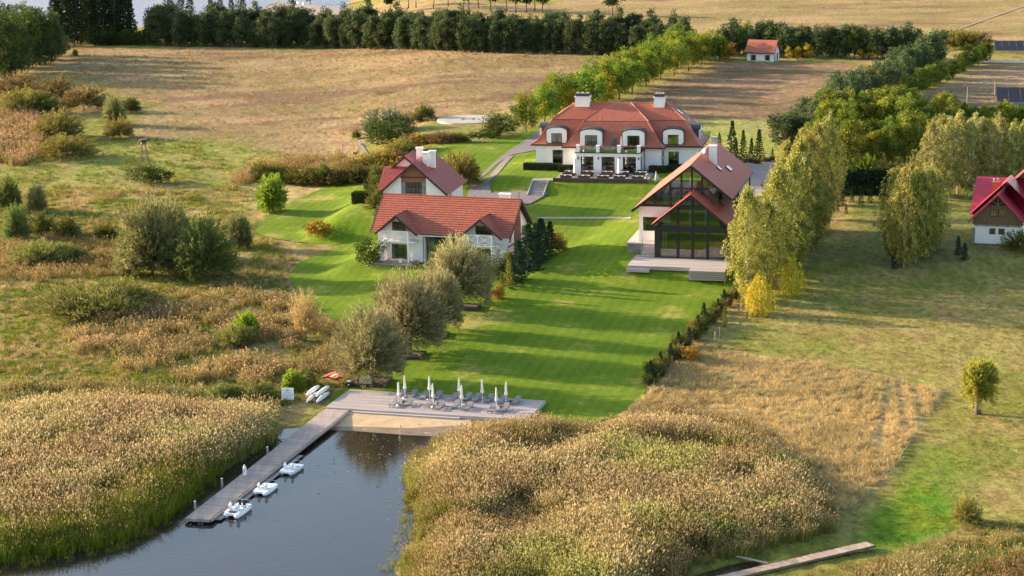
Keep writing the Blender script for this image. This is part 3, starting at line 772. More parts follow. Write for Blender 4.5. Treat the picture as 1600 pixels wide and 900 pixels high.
kind('olive_bush', 3, [shoots(188 + i, 3, 2.1, .8, 260, 26, .34, (.125, .11, .03), (.21, .18, .05), -.55, .10, .6) for i in range(3)], [trunk(37, 3, .06, 7, .3, None, .5, .1)])
kind('dark_bush', 3, [broad(192 + i, 3, 2.0, .1, 34, 60, .22, (.030, .048, .014), (.075, .095, .026), None, .9, .32) for i in range(3)], [trunk(38, 3, .06, 6, .25, None, .5, .1)])
kind('bright_bush', 4, [shoots(196 + i, 4, 1.8, 1.7, 560, 30, .28, (.12, .18, .02), (.25, .30, .04), -.85, .17, .5) for i in range(2)], [trunk(39, 4, .08, 7, .25, None, .5, .1)])
kind('orange_bush', 2, [broad(200, 2, 1.4, .1, 30, 50, .2, (.20, .10, .02), (.30, .17, .03), (.14, .13, .02), .9, .34)], [trunk(40, 2, .04, 6, .25, None, .5, .1)])
kind('grey_bush', 3, [shoots(202 + i, 3, 1.7, 1.0, 220, 26, .30, (.13, .145, .075), (.24, .25, .15), -.6, .13, .5) for i in range(2)], [trunk(41, 3, .06, 7, .3, None, .5, .1)])
kind('sedge_clump', 2.2, [shoots(206 + i, 2.2, 2.6, .35, 420, 30, .36, (.10, .125, .03), (.21, .205, .065), -.1, .07, .9) for i in range(3)], [trunk(42, 1, .03, 3, .2, None, .5, .1)])
kind('garden_tree', 4, [broad(210 + i, 4, 1.0, 1.2, 26, 44, .2, (.05, .085, .012), (.10, .14, .02), None, .95, .34) for i in range(2)], [trunk(43, 4, .06, 4, .12)])
kind('tan_willow', 6, [shoots(214 + i, 6, 2.4, 1.4, 300, 28, .42, (.24, .18, .07), (.36, .28, .12), -.5, .07, 1.0) for i in range(2)], [trunk(44, 6, .1, 8, .2, None, .5, .1)])
kind('gold_pollard', 4.4, [shoots(218, 4.4, 1.55, 2.75, 620, 30, .34, (.19, .195, .03), (.34, .33, .06), -.55, .10, .55)], [pollard_trunk(5, 2.3, .30)])
_cnt = {}
def plant(name, kd, px, py, hpx, label, cat, group=None, wide=1.0, at=None, seed=None):
    """a plant whose foot stands at a picture point, HPX pixels of the photograph tall"""
    g = G(px, py) if at is None else np.array([at[0], at[1], hz(at[0], at[1])])
    return plant_at(name, kd, g, hpx / (pxm(g) * .975), label, cat, group, wide)
def plant_at(name, kd, g, h, label, cat, group=None, wide=1.0):
    H, crowns, trunks = K[kd]
    i = _cnt[kd] = _cnt.get(kd, -1) + 1
    rnd = random.Random(hash((kd, i)) & 0xffff if False else i * 7919 + len(kd))
    s = h / H
    t = thing(name, (g[0], g[1], g[2] - .05), rnd.uniform(0, 6.28), label, cat, group, (s * wide, s * wide, s))
    link(bpy.data.objects.new('trunk', trunks[i % len(trunks)]), t)
    link(bpy.data.objects.new('crown', crowns[i % len(crowns)]), t)
    return t
# ------------------------------------------------------------------ planting
rp = random.Random(4)
def row(name, kd, pts, hpx, label, cat, group, jx=2.0, jy=1.2, jh=.14, wide=1.0, mix=None):
    for i, (px, py) in enumerate(pts):
        k = kd
        if mix and rp.random() < mix[1]: k = mix[0]
        h = hpx(px) if callable(hpx) else hpx
        plant(name, k, px + rp.uniform(-jx, jx), py + rp.uniform(-jy, jy), h * rp.uniform(1 - jh, 1 + jh), label, cat, group, wide * rp.uniform(.9, 1.12))
def line(pl, n):
    pl = np.array(pl, float)
    s = np.concatenate([[0], np.cumsum(np.hypot(*np.diff(pl, axis=0).T))])
    t = np.linspace(0, s[-1], n)
    return list(zip(np.interp(t, s, pl[:, 0]), np.interp(t, s, pl[:, 1])))
L_ = 'dark pine in the front row of the windbreak behind the brown field'
row('pine_tree', 'pine', line([(242, 71), (560, 76), (900, 84), (985, 88), (1062, 91)], 92), 52, L_, 'pine', 'pines in the front row of the long windbreak', jh=.2, jx=4, wide=.9)
row('pine_tree', 'pine', line([(240, 66), (560, 70.5), (900, 78), (1066, 84)], 74), 56, 'dark pine in the rear row of the windbreak behind the brown field', 'pine', 'pines in the rear row of the long windbreak', jh=.2, jx=4, wide=.9)
plant('pine_tree', 'pine', 575, 66, 66, 'tallest pale green pine poking above the long windbreak near the barn end', 'pine', wide=1.0)
plant('pine_tree', 'pine', 865, 72, 62, 'bluish pine rising above the right half of the long windbreak', 'pine')
for px, py, h in [(486, 14, 40), (610, 22, 40), (638, 13, 44), (650, 12, 44), (677, 14, 46), (700, 10, 40), (724, 16, 46), (733, 15, 46), (748, 13, 44), (766, 17, 46), (792, 18, 48), (806, 20, 48), (822, 20, 46), (835, 17, 46), (848, 20, 44)]:
    plant('pine_tree', 'far_pine', px, py, h, 'dark umbrella shaped pine in the grove beyond the windbreak', 'pine', 'pines in the grove beyond the windbreak', 1.15)
plant('pine_tree', 'far_pine', 957, 25, 48, 'lone dark pine standing in the pale field beyond the windbreak', 'pine', wide=1.3)
plant('shrub', 'dark_bush', 933, 23, 9, 'small dark bush at the foot of the lone far pine', 'shrub')
for px, py, h in [(92, 72, 86), (104, 68, 95), (116, 71, 90), (128, 66, 96), (139, 70, 92), (150, 67, 90), (161, 71, 84), (172, 66, 92), (183, 70, 84), (196, 67, 90), (206, 70, 76)]:
    plant('spruce_tree', 'spruce', px, py, h, 'tall dark spruce between the poplars and the far lake', 'spruce', 'tall dark spruces by the far lake', .95)
for px, py, h in [(268, 32, 52), (284, 30, 50), (298, 30, 48), (330, 28, 40), (345, 26, 38), (362, 27, 40), (380, 26, 40)]:
    plant('spruce_tree', 'spruce', px, py, h, 'dark spruce behind the windbreak end beside the lake', 'spruce', 'spruces behind the windbreak end', .95)
for px in range(150, 236, 9):
    plant('shrub', 'dark_bush', px, 70.5, rp.uniform(20, 28), 'dark undergrowth bush below the tall spruces by the lake', 'shrub', 'undergrowth bushes below the spruces')
for px, py, h in [(-12, 128, 112), (6, 122, 108), (24, 115, 100), (44, 108, 96), (62, 101, 88), (80, 93, 80), (-20, 105, 100), (10, 98, 92), (34, 92, 90), (56, 86, 78)]:
    plant('poplar_tree', 'poplar', px, py, h, 'broad dark green poplar in the clump at the field corner by the spruces', 'tree', 'poplars at the field corner', 1.0)
for px, py, h in [(-8, 118, 60), (14, 122, 52), (34, 114, 50), (52, 107, 46), (70, 101, 44), (86, 93, 40), (96, 88, 34), (24, 104, 60), (60, 92, 60)]:
    plant('poplar_tree', 'windbreak_pine', px, py, h, 'lower leafy tree filling the foot of the poplar clump', 'tree', 'understorey of the poplar clump', 1.15)
for px, py, h in [(88, 74, 92), (98, 66, 96), (111, 68, 88), (122, 71, 84), (134, 67, 86), (146, 71, 80), (156, 67, 96), (168, 71, 80), (178, 67, 84), (190, 70, 78), (201, 66, 84)]:
    plant('spruce_tree', 'spruce', px, py - 3, h, 'tall dark spruce between the poplars and the far lake', 'spruce', 'tall dark spruces by the far lake', .9)
plant('shrub', 'bright_bush', 118, 87, 9, 'low yellowish bush at the tip of the poplar clump', 'shrub')
plant('shrub', 'orange_bush', 104, 76, 10, 'reddish small bush between poplars and spruces', 'shrub')
# avenue by the manor
AV = 'green lime tree turning yellow in the avenue behind the manor'
row('lime_tree', 'lime', line([(928, 178), (978, 150), (1030, 127), (1090, 104), (1118, 97)], 10), lambda x: 66 - (x - 928) * .085, AV, 'tree', 'lime trees of the avenue behind the manor', mix=('gold_lime', .12), wide=1.0)
row('lime_tree', 'lime', line([(868, 186), (915, 160), (970, 133), (1030, 106), (1078, 92)], 11), lambda x: 66 - (x - 868) * .085, AV, 'tree', 'lime trees of the avenue behind the manor', wide=1.05)
row('lime_tree', 'lime', line([(900, 176), (1000, 130), (1060, 106)], 5), 60, AV, 'tree', 'lime trees of the avenue behind the manor')
plant('lime_tree', 'lime', 822, 206, 62, 'front left lime tree of the avenue beside the driveway bend', 'tree', wide=1.0)
plant('lime_tree', 'lime', 851, 196, 62, 'lime tree behind the driveway lane next to the manor roof end', 'tree', wide=.95)
plant('lime_tree', 'gold_lime', 893, 187, 48, 'small bright yellow lime tree right behind the manor chimney', 'tree', wide=.9)
plant('maple_tree', 'gold_lime', 1100, 96, 50, 'golden yellow tree at the far end of the avenue near the small white house', 'tree')
plant('maple_tree', 'lime', 1124, 95, 40, 'green tree left of the small white house', 'tree')
plant('shrub', 'orange_bush', 1136, 92, 22, 'orange yellow bush just left of the small white house', 'shrub')
# trees behind the small house
row('pine_tree', 'windbreak_pine', line([(1142, 84), (1240, 89), (1345, 91), (1432, 92)], 25), 50, 'dark tree in the dense row behind the small white house', 'tree', 'trees in the dense row behind the small white house', wide=.95, mix=('oak_hedge', .15))
for px in (1232, 1246, 1262, 1345, 1362):
    plant('shrub', 'gold_lime', px, 93, rp.uniform(16, 26), 'yellowing young tree in front of the dense row by the small house', 'shrub', 'yellowing saplings by the small house')
# long diagonal windbreak and the shorter one beside it
row('windbreak_tree', 'windbreak_pine', line([(1222, 236), (1262, 206), (1310, 172), (1370, 145), (1430, 112), (1462, 96)], 17), lambda x: 58 - (x - 1222) * .04, 'bluish green tree in the diagonal windbreak above the forecourt', 'tree', 'trees of the long diagonal windbreak')
row('windbreak_tree', 'windbreak_pine', line([(1250, 232), (1300, 196), (1360, 160), (1420, 128), (1464, 102)], 14), lambda x: 54 - (x - 1250) * .04, 'bluish green tree in the diagonal windbreak above the forecourt', 'tree', 'trees of the long diagonal windbreak')
row('oak_tree', 'oak_hedge', line([(1415, 152), (1450, 138), (1490, 122), (1515, 106), (1540, 96)], 13), 34, 'small green oak in the short diagonal row beside the dusty road', 'tree', 'oaks of the short diagonal row', wide=1.0)
for px, py, h, k in [(1478, 64, 16, 'brown_bush'), (1492, 76, 26, 'olive_bush'), (1510, 76, 26, 'olive_bush'), (1530, 72, 22, 'brown_bush')]:
    plant('shrub', k, px, py, h, 'rounded olive brown bush on the field edge beside the track', 'shrub', 'bushes on the field edge by the track', 1.2)
# grove behind the birches on the right
GV = 'yellow green maple in the dense grove between diagonal windbreak and birches'
for y0, x0, x1, n in ((214, 1300, 1600, 17), (232, 1288, 1610, 16), (250, 1275, 1600, 15), (264, 1330, 1590, 10)):
    row('maple_tree', 'maple', line([(x0, y0), (x1, y0 - 4)], n), lambda x: (72 if x < 1490 else 46) + rp.uniform(-6, 10), GV, 'tree', 'maples of the dense grove', 4, 3, wide=.92)
plant('maple_tree', 'gold_lime', 1290, 262, 62, 'golden tree at the near left corner of the dense grove', 'tree')
row('pine_tree', 'oak_hedge', line([(1505, 196), (1620, 196)], 9), 34, 'dark green tree in the hedge row before the solar panels', 'tree', 'hedge row before the solar panels')
# birches
BL = 'tall olive yellow birch beside the glass fronted pool house'
for px, py, h in [(1168, 470, 172), (1196, 462, 150), (1214, 440, 178), (1236, 424, 175), (1248, 402, 178), (1262, 384, 172), (1276, 362, 165), (1290, 342, 150), (1228, 392, 165), (1254, 356, 150), (1298, 320, 118), (1186, 448, 140), (1222, 412, 160), (1244, 420, 120), (1270, 392, 130), (1284, 360, 120)]:
    plant('birch_tree', 'birch', px, py, h, BL, 'birch', 'birches beside the pool house', .95)
plant('birch_tree', 'pale_birch', 1296, 312, 132, 'slender pale birch with thin crown at the far end of the pool house row', 'birch', wide=.6)
plant('willow_tree', 'weeping_willow', 1186, 491, 58, 'small bright yellow weeping willow at the foot of the birch row', 'willow')
plant('willow_tree', 'weeping_willow', 1236, 462, 58, 'greener weeping willow behind the bright yellow one', 'willow', wide=.85)
for px, py, h in [(1396, 408, 140), (1412, 418, 152), (1430, 410, 146), (1446, 402, 138), (1460, 392, 122), (1424, 384, 130)]:
    plant('birch_tree', 'birch', px, py, h, 'birch in the clump left of the red roofed house', 'birch', 'birch clump left of the red roofed house', 1.0)
for px, py, h in [(1452, 312, 118), (1468, 306, 124), (1482, 310, 122), (1497, 304, 124), (1512, 308, 116), (1530, 303, 116), (1546, 306, 112), (1562, 300, 112), (1580, 304, 108), (1598, 300, 108), (1474, 296, 112), (1520, 292, 112), (1556, 290, 108), (1612, 306, 110)]:
    plant('birch_tree', 'pale_birch', px, py, h, 'pale thin birch in the grove behind the red roofed house', 'birch', 'birches behind the red roofed house', 1.0)
# hedge and small spruces between the birches
for px in range(1312, 1420, 7):
    plant('thuja_bush', 'dark_spruce', px, 303 + rp.uniform(-1, 1), rp.uniform(34, 42), 'dark thuja in the hedge behind the shaded lawn', 'thuja', 'thujas of the dark hedge', 1.5)
for px, py, h in [(1316, 322, 28), (1331, 316, 24), (1345, 320, 28), (1360, 317, 27), (1377, 312, 27), (1391, 314, 28), (1402, 314, 24), (1308, 330, 24), (1322, 334, 16)]:
    plant('spruce_sapling', 'small_spruce', px, py, h, 'little spruce sapling in the line before the dark thuja hedge', 'spruce', 'spruce saplings before the thuja hedge')
plant('shrub', 'bright_bush', 1351, 282, 36, 'bright yellow green bush below the brown gazebo roof', 'shrub', wide=1.2)
for px in (1378, 1392, 1404, 1416):
    plant('shrub', 'olive_bush', px, 284, 26, 'yellowing shrub above the dark thuja hedge', 'shrub', 'yellowing shrubs above the thuja hedge')
plant('spruce_tree', 'dark_spruce', 1322, 300, 46, 'blue green spruce at the left end of the thuja hedge', 'spruce', wide=1.1)
plant('spruce_sapling', 'dark_spruce', 1497, 398, 30, 'dark little spruce farther from the white wall of the red roofed house', 'spruce', wide=.9)
plant('spruce_sapling', 'dark_spruce', 1507, 406, 27, 'bluish squat spruce nearer the corner of the red roofed house', 'spruce', wide=1.2)
plant('spruce_sapling', 'dark_spruce', 1396, 419, 32, 'dark spruce at the foot of the birch clump', 'spruce', wide=.8)
plant('shrub', 'bush', 1592, 393, 32, 'rounded green shrub against the white wall of the red roofed house', 'shrub', wide=1.1)
# spruces behind the pool house
for px, py, h, w in [(1124, 236, 28, .9), (1144, 246, 56, .9), (1161, 252, 48, .8), (1174, 250, 34, .9), (1186, 251, 48, .95), (1150, 251, 34, .9)]:
    plant('spruce_tree', 'small_spruce', px, py, h, 'slim dark spruce behind the pool house by the forecourt', 'spruce', 'slim spruces by the gravel forecourt', w)
plant('spruce_sapling', 'small_spruce', 1207, 247, 15, 'tiny spruce at the right end of the row by the forecourt', 'spruce')
for px, py in [(1170, 254), (1182, 256), (1196, 253), (1208, 252), (1222, 250)]:
    plant('shrub', 'brown_bush', px, py, 8, 'low heather brown shrub on the forecourt edge', 'shrub', 'low shrubs on the forecourt edge', 1.3)
# beside the guest house
for px, py, h, w in [(846, 406, 64, 1.25), (860, 400, 54, 1.15), (826, 425, 74, 1.3), (838, 415, 66, 1.2), (811, 440, 64, 1.25), (799, 447, 50, 1.1)]:
    plant('spruce_tree', 'dark_spruce', px, py, h, 'dense dark spruce along the brick gable of the guest house', 'spruce', 'dense spruces by the guest house gable', w)
plant('shrub', 'olive_bush', 870, 394, 30, 'yellowish shrub at the far end of the spruces by the guest house', 'shrub', wide=.7)
plant('conifer', 'gold_conifer', 796, 452, 58, 'tall slim golden conifer beside the guest house spruces', 'conifer', wide=1.0)
plant('conifer', 'gold_conifer', 784, 466, 40, 'shorter golden conifer in front of the tall slim one', 'conifer', wide=1.1)
plant('shrub', 'dark_bush', 778, 436, 44, 'dark reddish shrub under the guest house balcony', 'shrub', wide=.75)
plant('shrub', 'orange_bush', 777, 468, 22, 'small orange shrub on the lawn edge below the golden conifers', 'shrub', wide=.7)
plant('spruce_sapling', 'small_spruce', 763, 477, 36, 'green spruce sapling beside the rear planter box', 'spruce', wide=1.1)
plant('shrub', 'dark_bush', 577, 413, 42, 'dense round bush at the left corner of the guest house porch', 'shrub', wide=.85)
plant('shrub', 'olive_bush', 722, 290, 46, 'large yellow green shrub between gable house and driveway', 'shrub', wide=.95)
plant('shrub', 'bush', 708, 283, 40, 'green shrub close behind the gable house roof edge', 'shrub', wide=.8)
# left garden shrubs
for px, py, h, k, w, lb in [
    (425, 331, 52, 'bright_bush', .9, 'bright yellow green round bush standing alone on the lawn edge'),
    (504, 291, 38, 'garden_tree', .9, 'slim young tree with dense green crown before the shrub border'),
    (497, 371, 28, 'orange_bush', 1.0, 'round orange tinged bush on the cut grass left of the guest house'),
    (598, 226, 36, 'dark_bush', 1.6, 'big dark green bush in the shrub island left of the helipad'),
    (622, 225, 32, 'dark_bush', 1.2, 'dark bush at the right side of the shrub island'),
    (590, 208, 34, 'grey_bush', 1.2, 'silvery grey willow bush at the back of the shrub island'),
    (612, 206, 36, 'grey_bush', 1.0, 'tall silvery bush in the middle of the shrub island'),
    (632, 206, 28, 'dark_bush', 1.0, 'green bush behind the shrub island nearest the helipad'),
    (557, 217, 14, 'bush', .7, 'tiny green sapling bush left of the shrub island'),
    (663, 187, 22, 'bush', 1.0, 'round bush on the field edge left of the helipad'),
    (652, 190, 14, 'olive_bush', 1.0, 'small olive bush beside the round one near the helipad'),
    (632, 228, 18, 'tan_willow', 1.4, 'straw coloured grass shrub below the shrub island'),
    (782, 212, 34, 'dark_bush', 1.3, 'dark spreading bush between helipad and avenue'),
    (768, 215, 22, 'dark_bush', 1.2, 'lower dark bush in front of the spreading one right of the helipad'),
]:
    plant('garden_tree' if k == 'garden_tree' else 'shrub', k, px, py, h, lb, 'tree' if k == 'garden_tree' else 'shrub', wide=w)
for px, py, h, k in [(640, 226, 16, 'brown_bush'), (655, 225, 15, 'bush'), (668, 224, 14, 'olive_bush'), (680, 224, 16, 'brown_bush'), (694, 224, 18, 'brown_bush'), (710, 222, 14, 'bush'), (722, 222, 14, 'bush')]:
    plant('shrub', k, px, py, h, 'low mixed shrub in the hedge below the helipad', 'shrub', 'shrubs of the hedge below the helipad', 1.2)
for px in (737, 748, 757, 769):
    plant('garden_tree', 'garden_tree', px, 222, 18, 'small round topped tree in the line right of the low hedge', 'tree', 'small round trees below the helipad', 1.3)
for i, (px, py) in enumerate(line([(412, 280), (450, 284), (500, 287), (560, 284), (592, 280)], 19)):
    plant('shrub', ['bush', 'brown_bush', 'olive_bush', 'dark_bush', 'brown_bush'][i % 5], px, py + rp.uniform(-3, 3), rp.uniform(17, 26), 'autumn shrub in the border between field and upper lawn', 'shrub', 'shrubs of the autumn border', 1.2)
for i, (px, py) in enumerate(line([(545, 276), (610, 262), (640, 240)], 12)):
    plant('shrub', ['brown_bush', 'olive_bush', 'bush', 'orange_bush'][i % 4], px, py + rp.uniform(-3, 3), rp.uniform(18, 28), 'russet shrub in the border behind the gable house', 'shrub', 'russet shrubs behind the gable house', 1.3)
for px, py, h in [(588, 330, 28), (595, 318, 30), (598, 345, 26), (590, 304, 28), (592, 286, 26)]:
    plant('shrub', 'bush', px, py, h, 'leafy shrub along the left side of the guest houses', 'shrub', 'leafy shrubs beside the guest houses', .8)
# wet meadow on the left
for px, py, h, k, w, lb in [
    (30, 148, 30, 'brown_bush', 1.7, 'dark brown green bush below the poplars at the picture edge'),
    (86, 157, 34, 'brown_bush', 1.5, 'dark rounded bush second in the row below the poplars'),
    (132, 172, 36, 'brown_bush', 1.4, 'russet brown rounded bush in the meadow below the brown field'),
    (38, 178, 36, 'olive_bush', 1.5, 'yellow olive bush in the pink reeds at the meadow edge'),
    (68, 178, 30, 'bush', 1.1, 'small green bush beside the yellow olive one'),
    (92, 216, 38, 'olive_bush', 1.35, 'neat domed olive bush in front of the pink reeds'),
    (105, 246, 32, 'olive_bush', 1.9, 'flat wide olive bush with reed fringe'),
    (178, 196, 42, 'bush_willow', .8, 'tall grey green willow in the open meadow'),
    (188, 216, 30, 'olive_bush', 1.0, 'olive bush at the foot of the tall meadow willow'),
    (206, 176, 22, 'bush', .9, 'small green bush behind the tall meadow willow'),
    (172, 166, 18, 'bush', .7, 'small dark bush in the brown grass behind the meadow willow'),
    (226, 286, 28, 'dark_bush', 1.5, 'flattened dark bush below the nest platform'),
    (252, 284, 20, 'dark_bush', 1.4, 'low dark bush joined to the right of the flattened one'),
    (14, 330, 52, 'green_willow', .8, 'green willow bush cut by the picture edge above the others'),
    (58, 332, 42, 'bush_willow', .65, 'grey twiggy bush behind the dark willow bushes'),
    (28, 378, 54, 'green_willow', .75, 'dark leafy willow bush near the meadow pool edge'),
    (66, 368, 34, 'bush', 1.0, 'dull green bush right of the dark willow bush'),
    (105, 372, 32, 'bush', .9, 'green bush in the middle of the wet meadow'),
    (62, 410, 26, 'sedge_clump', 1.5, 'green sedge clump in the rust brown grass'),
    (100, 405, 20, 'sedge_clump', 1.4, 'smaller sedge clump beside the rust brown grass'),
    (170, 372, 22, 'bush', 1.2, 'low bright bush left of the big olive willow'),
    (238, 432, 112, 'bush_willow', .82, 'big olive willow bush tallest on the left meadow'),
    (268, 405, 84, 'bush_willow', .9, 'olive willow bush at the back of the big willow clump'),
    (318, 437, 94, 'green_willow', 1.0, 'big round green willow bush right of the olive one'),
    (374, 388, 52, 'bush_willow', .8, 'small grey green willow right of the round one'),
    (194, 430, 40, 'bush_willow', .8, 'low willow bush at the left foot of the big olive willow'),
    (150, 490, 36, 'sedge_clump', 2.2, 'broad green sedge mound among straw grass'),
    (184, 482, 28, 'sedge_clump', 1.6, 'right half of the broad sedge mound'),
    (478, 530, 72, 'tan_willow', .85, 'straw coloured feathery willow on the lawn edge'),
    (386, 530, 40, 'bright_bush', 1.0, 'yellow green bush among the straw reeds'),
    (368, 540, 26, 'sedge_clump', 1.0, 'green sedge tuft left of the yellow green bush'),
    (458, 610, 30, 'bright_bush', 1.2, 'low yellow green bush above the info board'),
    (480, 604, 24, 'dark_bush', 1.2, 'dark bush behind the white canoes'),
    (352, 628, 24, 'sedge_clump', 1.0, 'green sedge tuft behind the left reed bed'),
    (400, 625, 24, 'sedge_clump', 1.2, 'green sedge tuft nearer the info board'),
    (1509, 817, 38, 'olive_bush', .85, 'twiggy olive bush at the corner of the bright green grass'),
]:
    plant('willow_bush' if 'willow' in k else 'shrub' if 'sedge' not in k else 'sedge_clump', k, px, py, h, lb, 'willow' if 'willow' in k else 'shrub' if 'sedge' not in k else 'sedge', wide=w)
# pollard willows in the planters and on the far right
plant('pollard_willow', 'pollard', 582, 603, 116, 'foremost pollard willow in the planter by the lake deck', 'willow', wide=.92)
plant('pollard_willow', 'pollard', 640, 558, 124, 'second pollard willow from the lake deck', 'willow', wide=.92)
plant('pollard_willow', 'pollard', 690, 521, 94, 'third and smallest pollard willow of the planter row', 'willow', wide=.72)
plant('pollard_willow', 'pollard', 718, 482, 102, 'rearmost pollard willow right before the guest house', 'willow', wide=1.0)
plant('pollard_willow', 'gold_pollard', 1528, 647, 80, 'lone golden pollard willow with thick trunk on the right meadow', 'willow', wide=.85)
# planting along the fence right of the lawn
for i, (px, py) in enumerate(line([(1016, 604), (1060, 552), (1110, 500), (1150, 464)], 34)):
    k = ['dark_bush', 'dark_spruce', 'bush', 'dark_bush', 'olive_bush', 'small_spruce', 'bush'][i % 7]
    h = (32 if 'spruce' in k else 18) * (1.15 - i * .012)
    plant('hedge_plant', k, px + rp.uniform(-6, 4), py + rp.uniform(-3, 3), h * rp.uniform(.8, 1.3), 'young conifer or shrub in the mixed hedge along the timber fence', 'shrub', 'mixed hedge along the timber fence', .9 if 'bush' in k else 1.1)
plant('shrub', 'orange_bush', 1078, 566, 26, 'tan yellow shrub on the outer side of the timber fence', 'shrub', wide=.9)
plant('conifer', 'gold_conifer', 1132, 512, 34, 'withered straw coloured conifer beside the timber fence', 'conifer', wide=1.0)
# ------------------------------------------------------------------ building parts
class Face:
    """a wall plane of a building: u along the wall, d outward, z up"""
    def __init__(s, o, ang):
        s.o, s.a = Vector((o[0], o[1], 0)), ang
        s.u = Vector((math.cos(ang), math.sin(ang), 0)); s.n = Vector((math.sin(ang), -math.cos(ang), 0))
    def p(s, u, d, z): return s.o + s.u * u + s.n * d + Vector((0, 0, z))
    def box(s, mb, u0, u1, d0, d1, z0, z1):
        c = [s.p(u, d, z) for z in (z0, z1) for d in (d1, d0) for u in (u0, u1)]
        # order: (u0,d1)(u1,d1)(u0,d0)(u1,d0)
        idx = [(0, 2, 3, 1), (4, 5, 7, 6), (0, 1, 5, 4), (1, 3, 7, 5), (3, 2, 6, 7), (2, 0, 4, 6)]
        return mb.add(c, idx)
    def wall(s, mb, u0, u1, z0, z1, holes=(), depth=.22, top=None):
        us = sorted({u0, u1, *[h[0] for h in holes], *[h[1] for h in holes]})
        zs = sorted({z0, z1, *[h[2] for h in holes], *[h[3] for h in holes]})
        for i in range(len(us) - 1):
            for j in range(len(zs) - 1):
                a, b, c, d = us[i], us[i + 1], zs[j], zs[j + 1]
                if any(h[0] <= a + 1e-6 and b <= h[1] + 1e-6 and h[2] <= c + 1e-6 and d <= h[3] + 1e-6 for h in holes): continue
                mb.add([s.p(a, 0, c), s.p(b, 0, c), s.p(b, 0, d), s.p(a, 0, d)], [(0, 1, 2, 3)])
        for a, b, c, d in holes:
            q = [(a, c), (b, c), (b, d), (a, d)]
            for k in range(4):
                (ua, za), (ub, zb) = q[k], q[(k + 1) % 4]
                mb.add([s.p(ua, 0, za), s.p(ub, 0, zb), s.p(ub, -depth, zb), s.p(ua, -depth, za)], [(0, 1, 2, 3)])
        return mb
    def window(s, par, u0, u1, z0, z1, nu=2, nz=1, depth=.16, name='window', fm=None, gm=None, fw=.07, zsplit=None, back=True, sill=None):
        """frame part with a pane sub-part for each light"""
        fm = fm or MT['frame']; gm = gm or MT['glass']
        fb = MB()
        d1, d0 = -depth + .06, -depth - .02
        s.box(fb, u0, u1, d0, d1, z0, z0 + fw); s.box(fb, u0, u1, d0, d1, z1 - fw, z1)
        s.box(fb, u0, u0 + fw, d0, d1, z0 + fw, z1 - fw); s.box(fb, u1 - fw, u1, d0, d1, z0 + fw, z1 - fw)
        us = [u0 + fw + (u1 - u0 - 2 * fw) * i / nu for i in range(nu + 1)]
        zs = [z0 + fw + (z1 - z0 - 2 * fw) * i / nz for i in range(nz + 1)] if zsplit is None else [z0 + fw, *zsplit, z1 - fw]
        for u in us[1:-1]: s.box(fb, u - fw * .5, u + fw * .5, d0 + .004, d1 - .004, z0 + fw, z1 - fw)
        for z in zs[1:-1]:
            for i in range(nu): s.box(fb, us[i] + fw * .5, us[i + 1] - fw * .5, d0 + .008, d1 - .008, z - fw * .4, z + fw * .4)
        fo = fb.build(name, fm, par)
        if sill:
            sb = MB(); s.box(sb, u0 - .08, u1 + .08, -depth + .062, .09, z0 - .07, z0 - .004); sb.build('sill', sill, fo)
        for i in range(nu):
            for j in range(len(zs) - 1):
                pb = MB()
                pb.add([s.p(us[i], -depth, zs[j]), s.p(us[i + 1], -depth, zs[j]), s.p(us[i + 1], -depth, zs[j + 1]), s.p(us[i], -depth, zs[j + 1])], [(0, 1, 2, 3)])
                pb.build('pane', MT['bigglass'] if gm is MT['glass'] else gm, fo)
        if gm is MT['glass']:
            rw = random.Random(int(u0 * 97 + z1 * 31)); ww = (u1 - u0) * rw.uniform(.14, .24); cb_ = MB()
            for a in (u0 + .02, u1 - .02 - ww):
                if rw.random() < .75: s.box(cb_, a, a + ww, -depth - .16, -depth - .10, z0 + .05, z1 - .05)
            if cb_.v: cb_.build('curtain', MT['curtain'], fo)
            bk_ = MB(); s.box(bk_, u0 - .3, u1 + .3, -depth - 1.3, -depth - 1.26, z0 - .2, z1 + .2); bk_.build('room_dark_sheet', MT['dark'], fo)  # dark sheet painting in the gloom of the unlit room behind the glass
        return fo
def house(name, F, label, cat='house'):
    return thing(name, F[:3], R(F[3]), label, cat)
def chimney(par, x, y, z0, z1, w, d, m=None, capm=None, cap=.12, capz=.2, name='chimney'):
    c = MB().box(x - w / 2, y - d / 2, z0, x + w / 2, y + d / 2, z1).build(name, m or MT['white'], par)
    k = MB().box(x - w / 2 - cap, y - d / 2 - cap, z1 + .004, x + w / 2 + cap, y + d / 2 + cap, z1 + capz)
    k.build('cap', capm or MT['white'], c)
    return c
def skylight(par, p, ux, uy, w, h):
    p, ux, uy = Vector(p), Vector(ux).normalized(), Vector(uy).normalized()
    n = ux.cross(uy).normalized()
    if n.z < 0: n = -n
    fb = MB()
    q = [p - ux * w / 2 - uy * h / 2, p + ux * w / 2 - uy * h / 2, p + ux * w / 2 + uy * h / 2, p - ux * w / 2 + uy * h / 2]
    fb.prism([a + n * .02 for a in q], n * .12)
    fo = fb.build('skylight', MT['lead'], par)
    q2 = [p + (a - p) * .82 + n * .15 for a in q]
    MB().poly(q2).build('pane', MT['skyl'], fo)
    return fo
def gutter(par, a, b, r=.07): MB().tube([a, b], r, 6).build('gutter', MT['dark'], par)

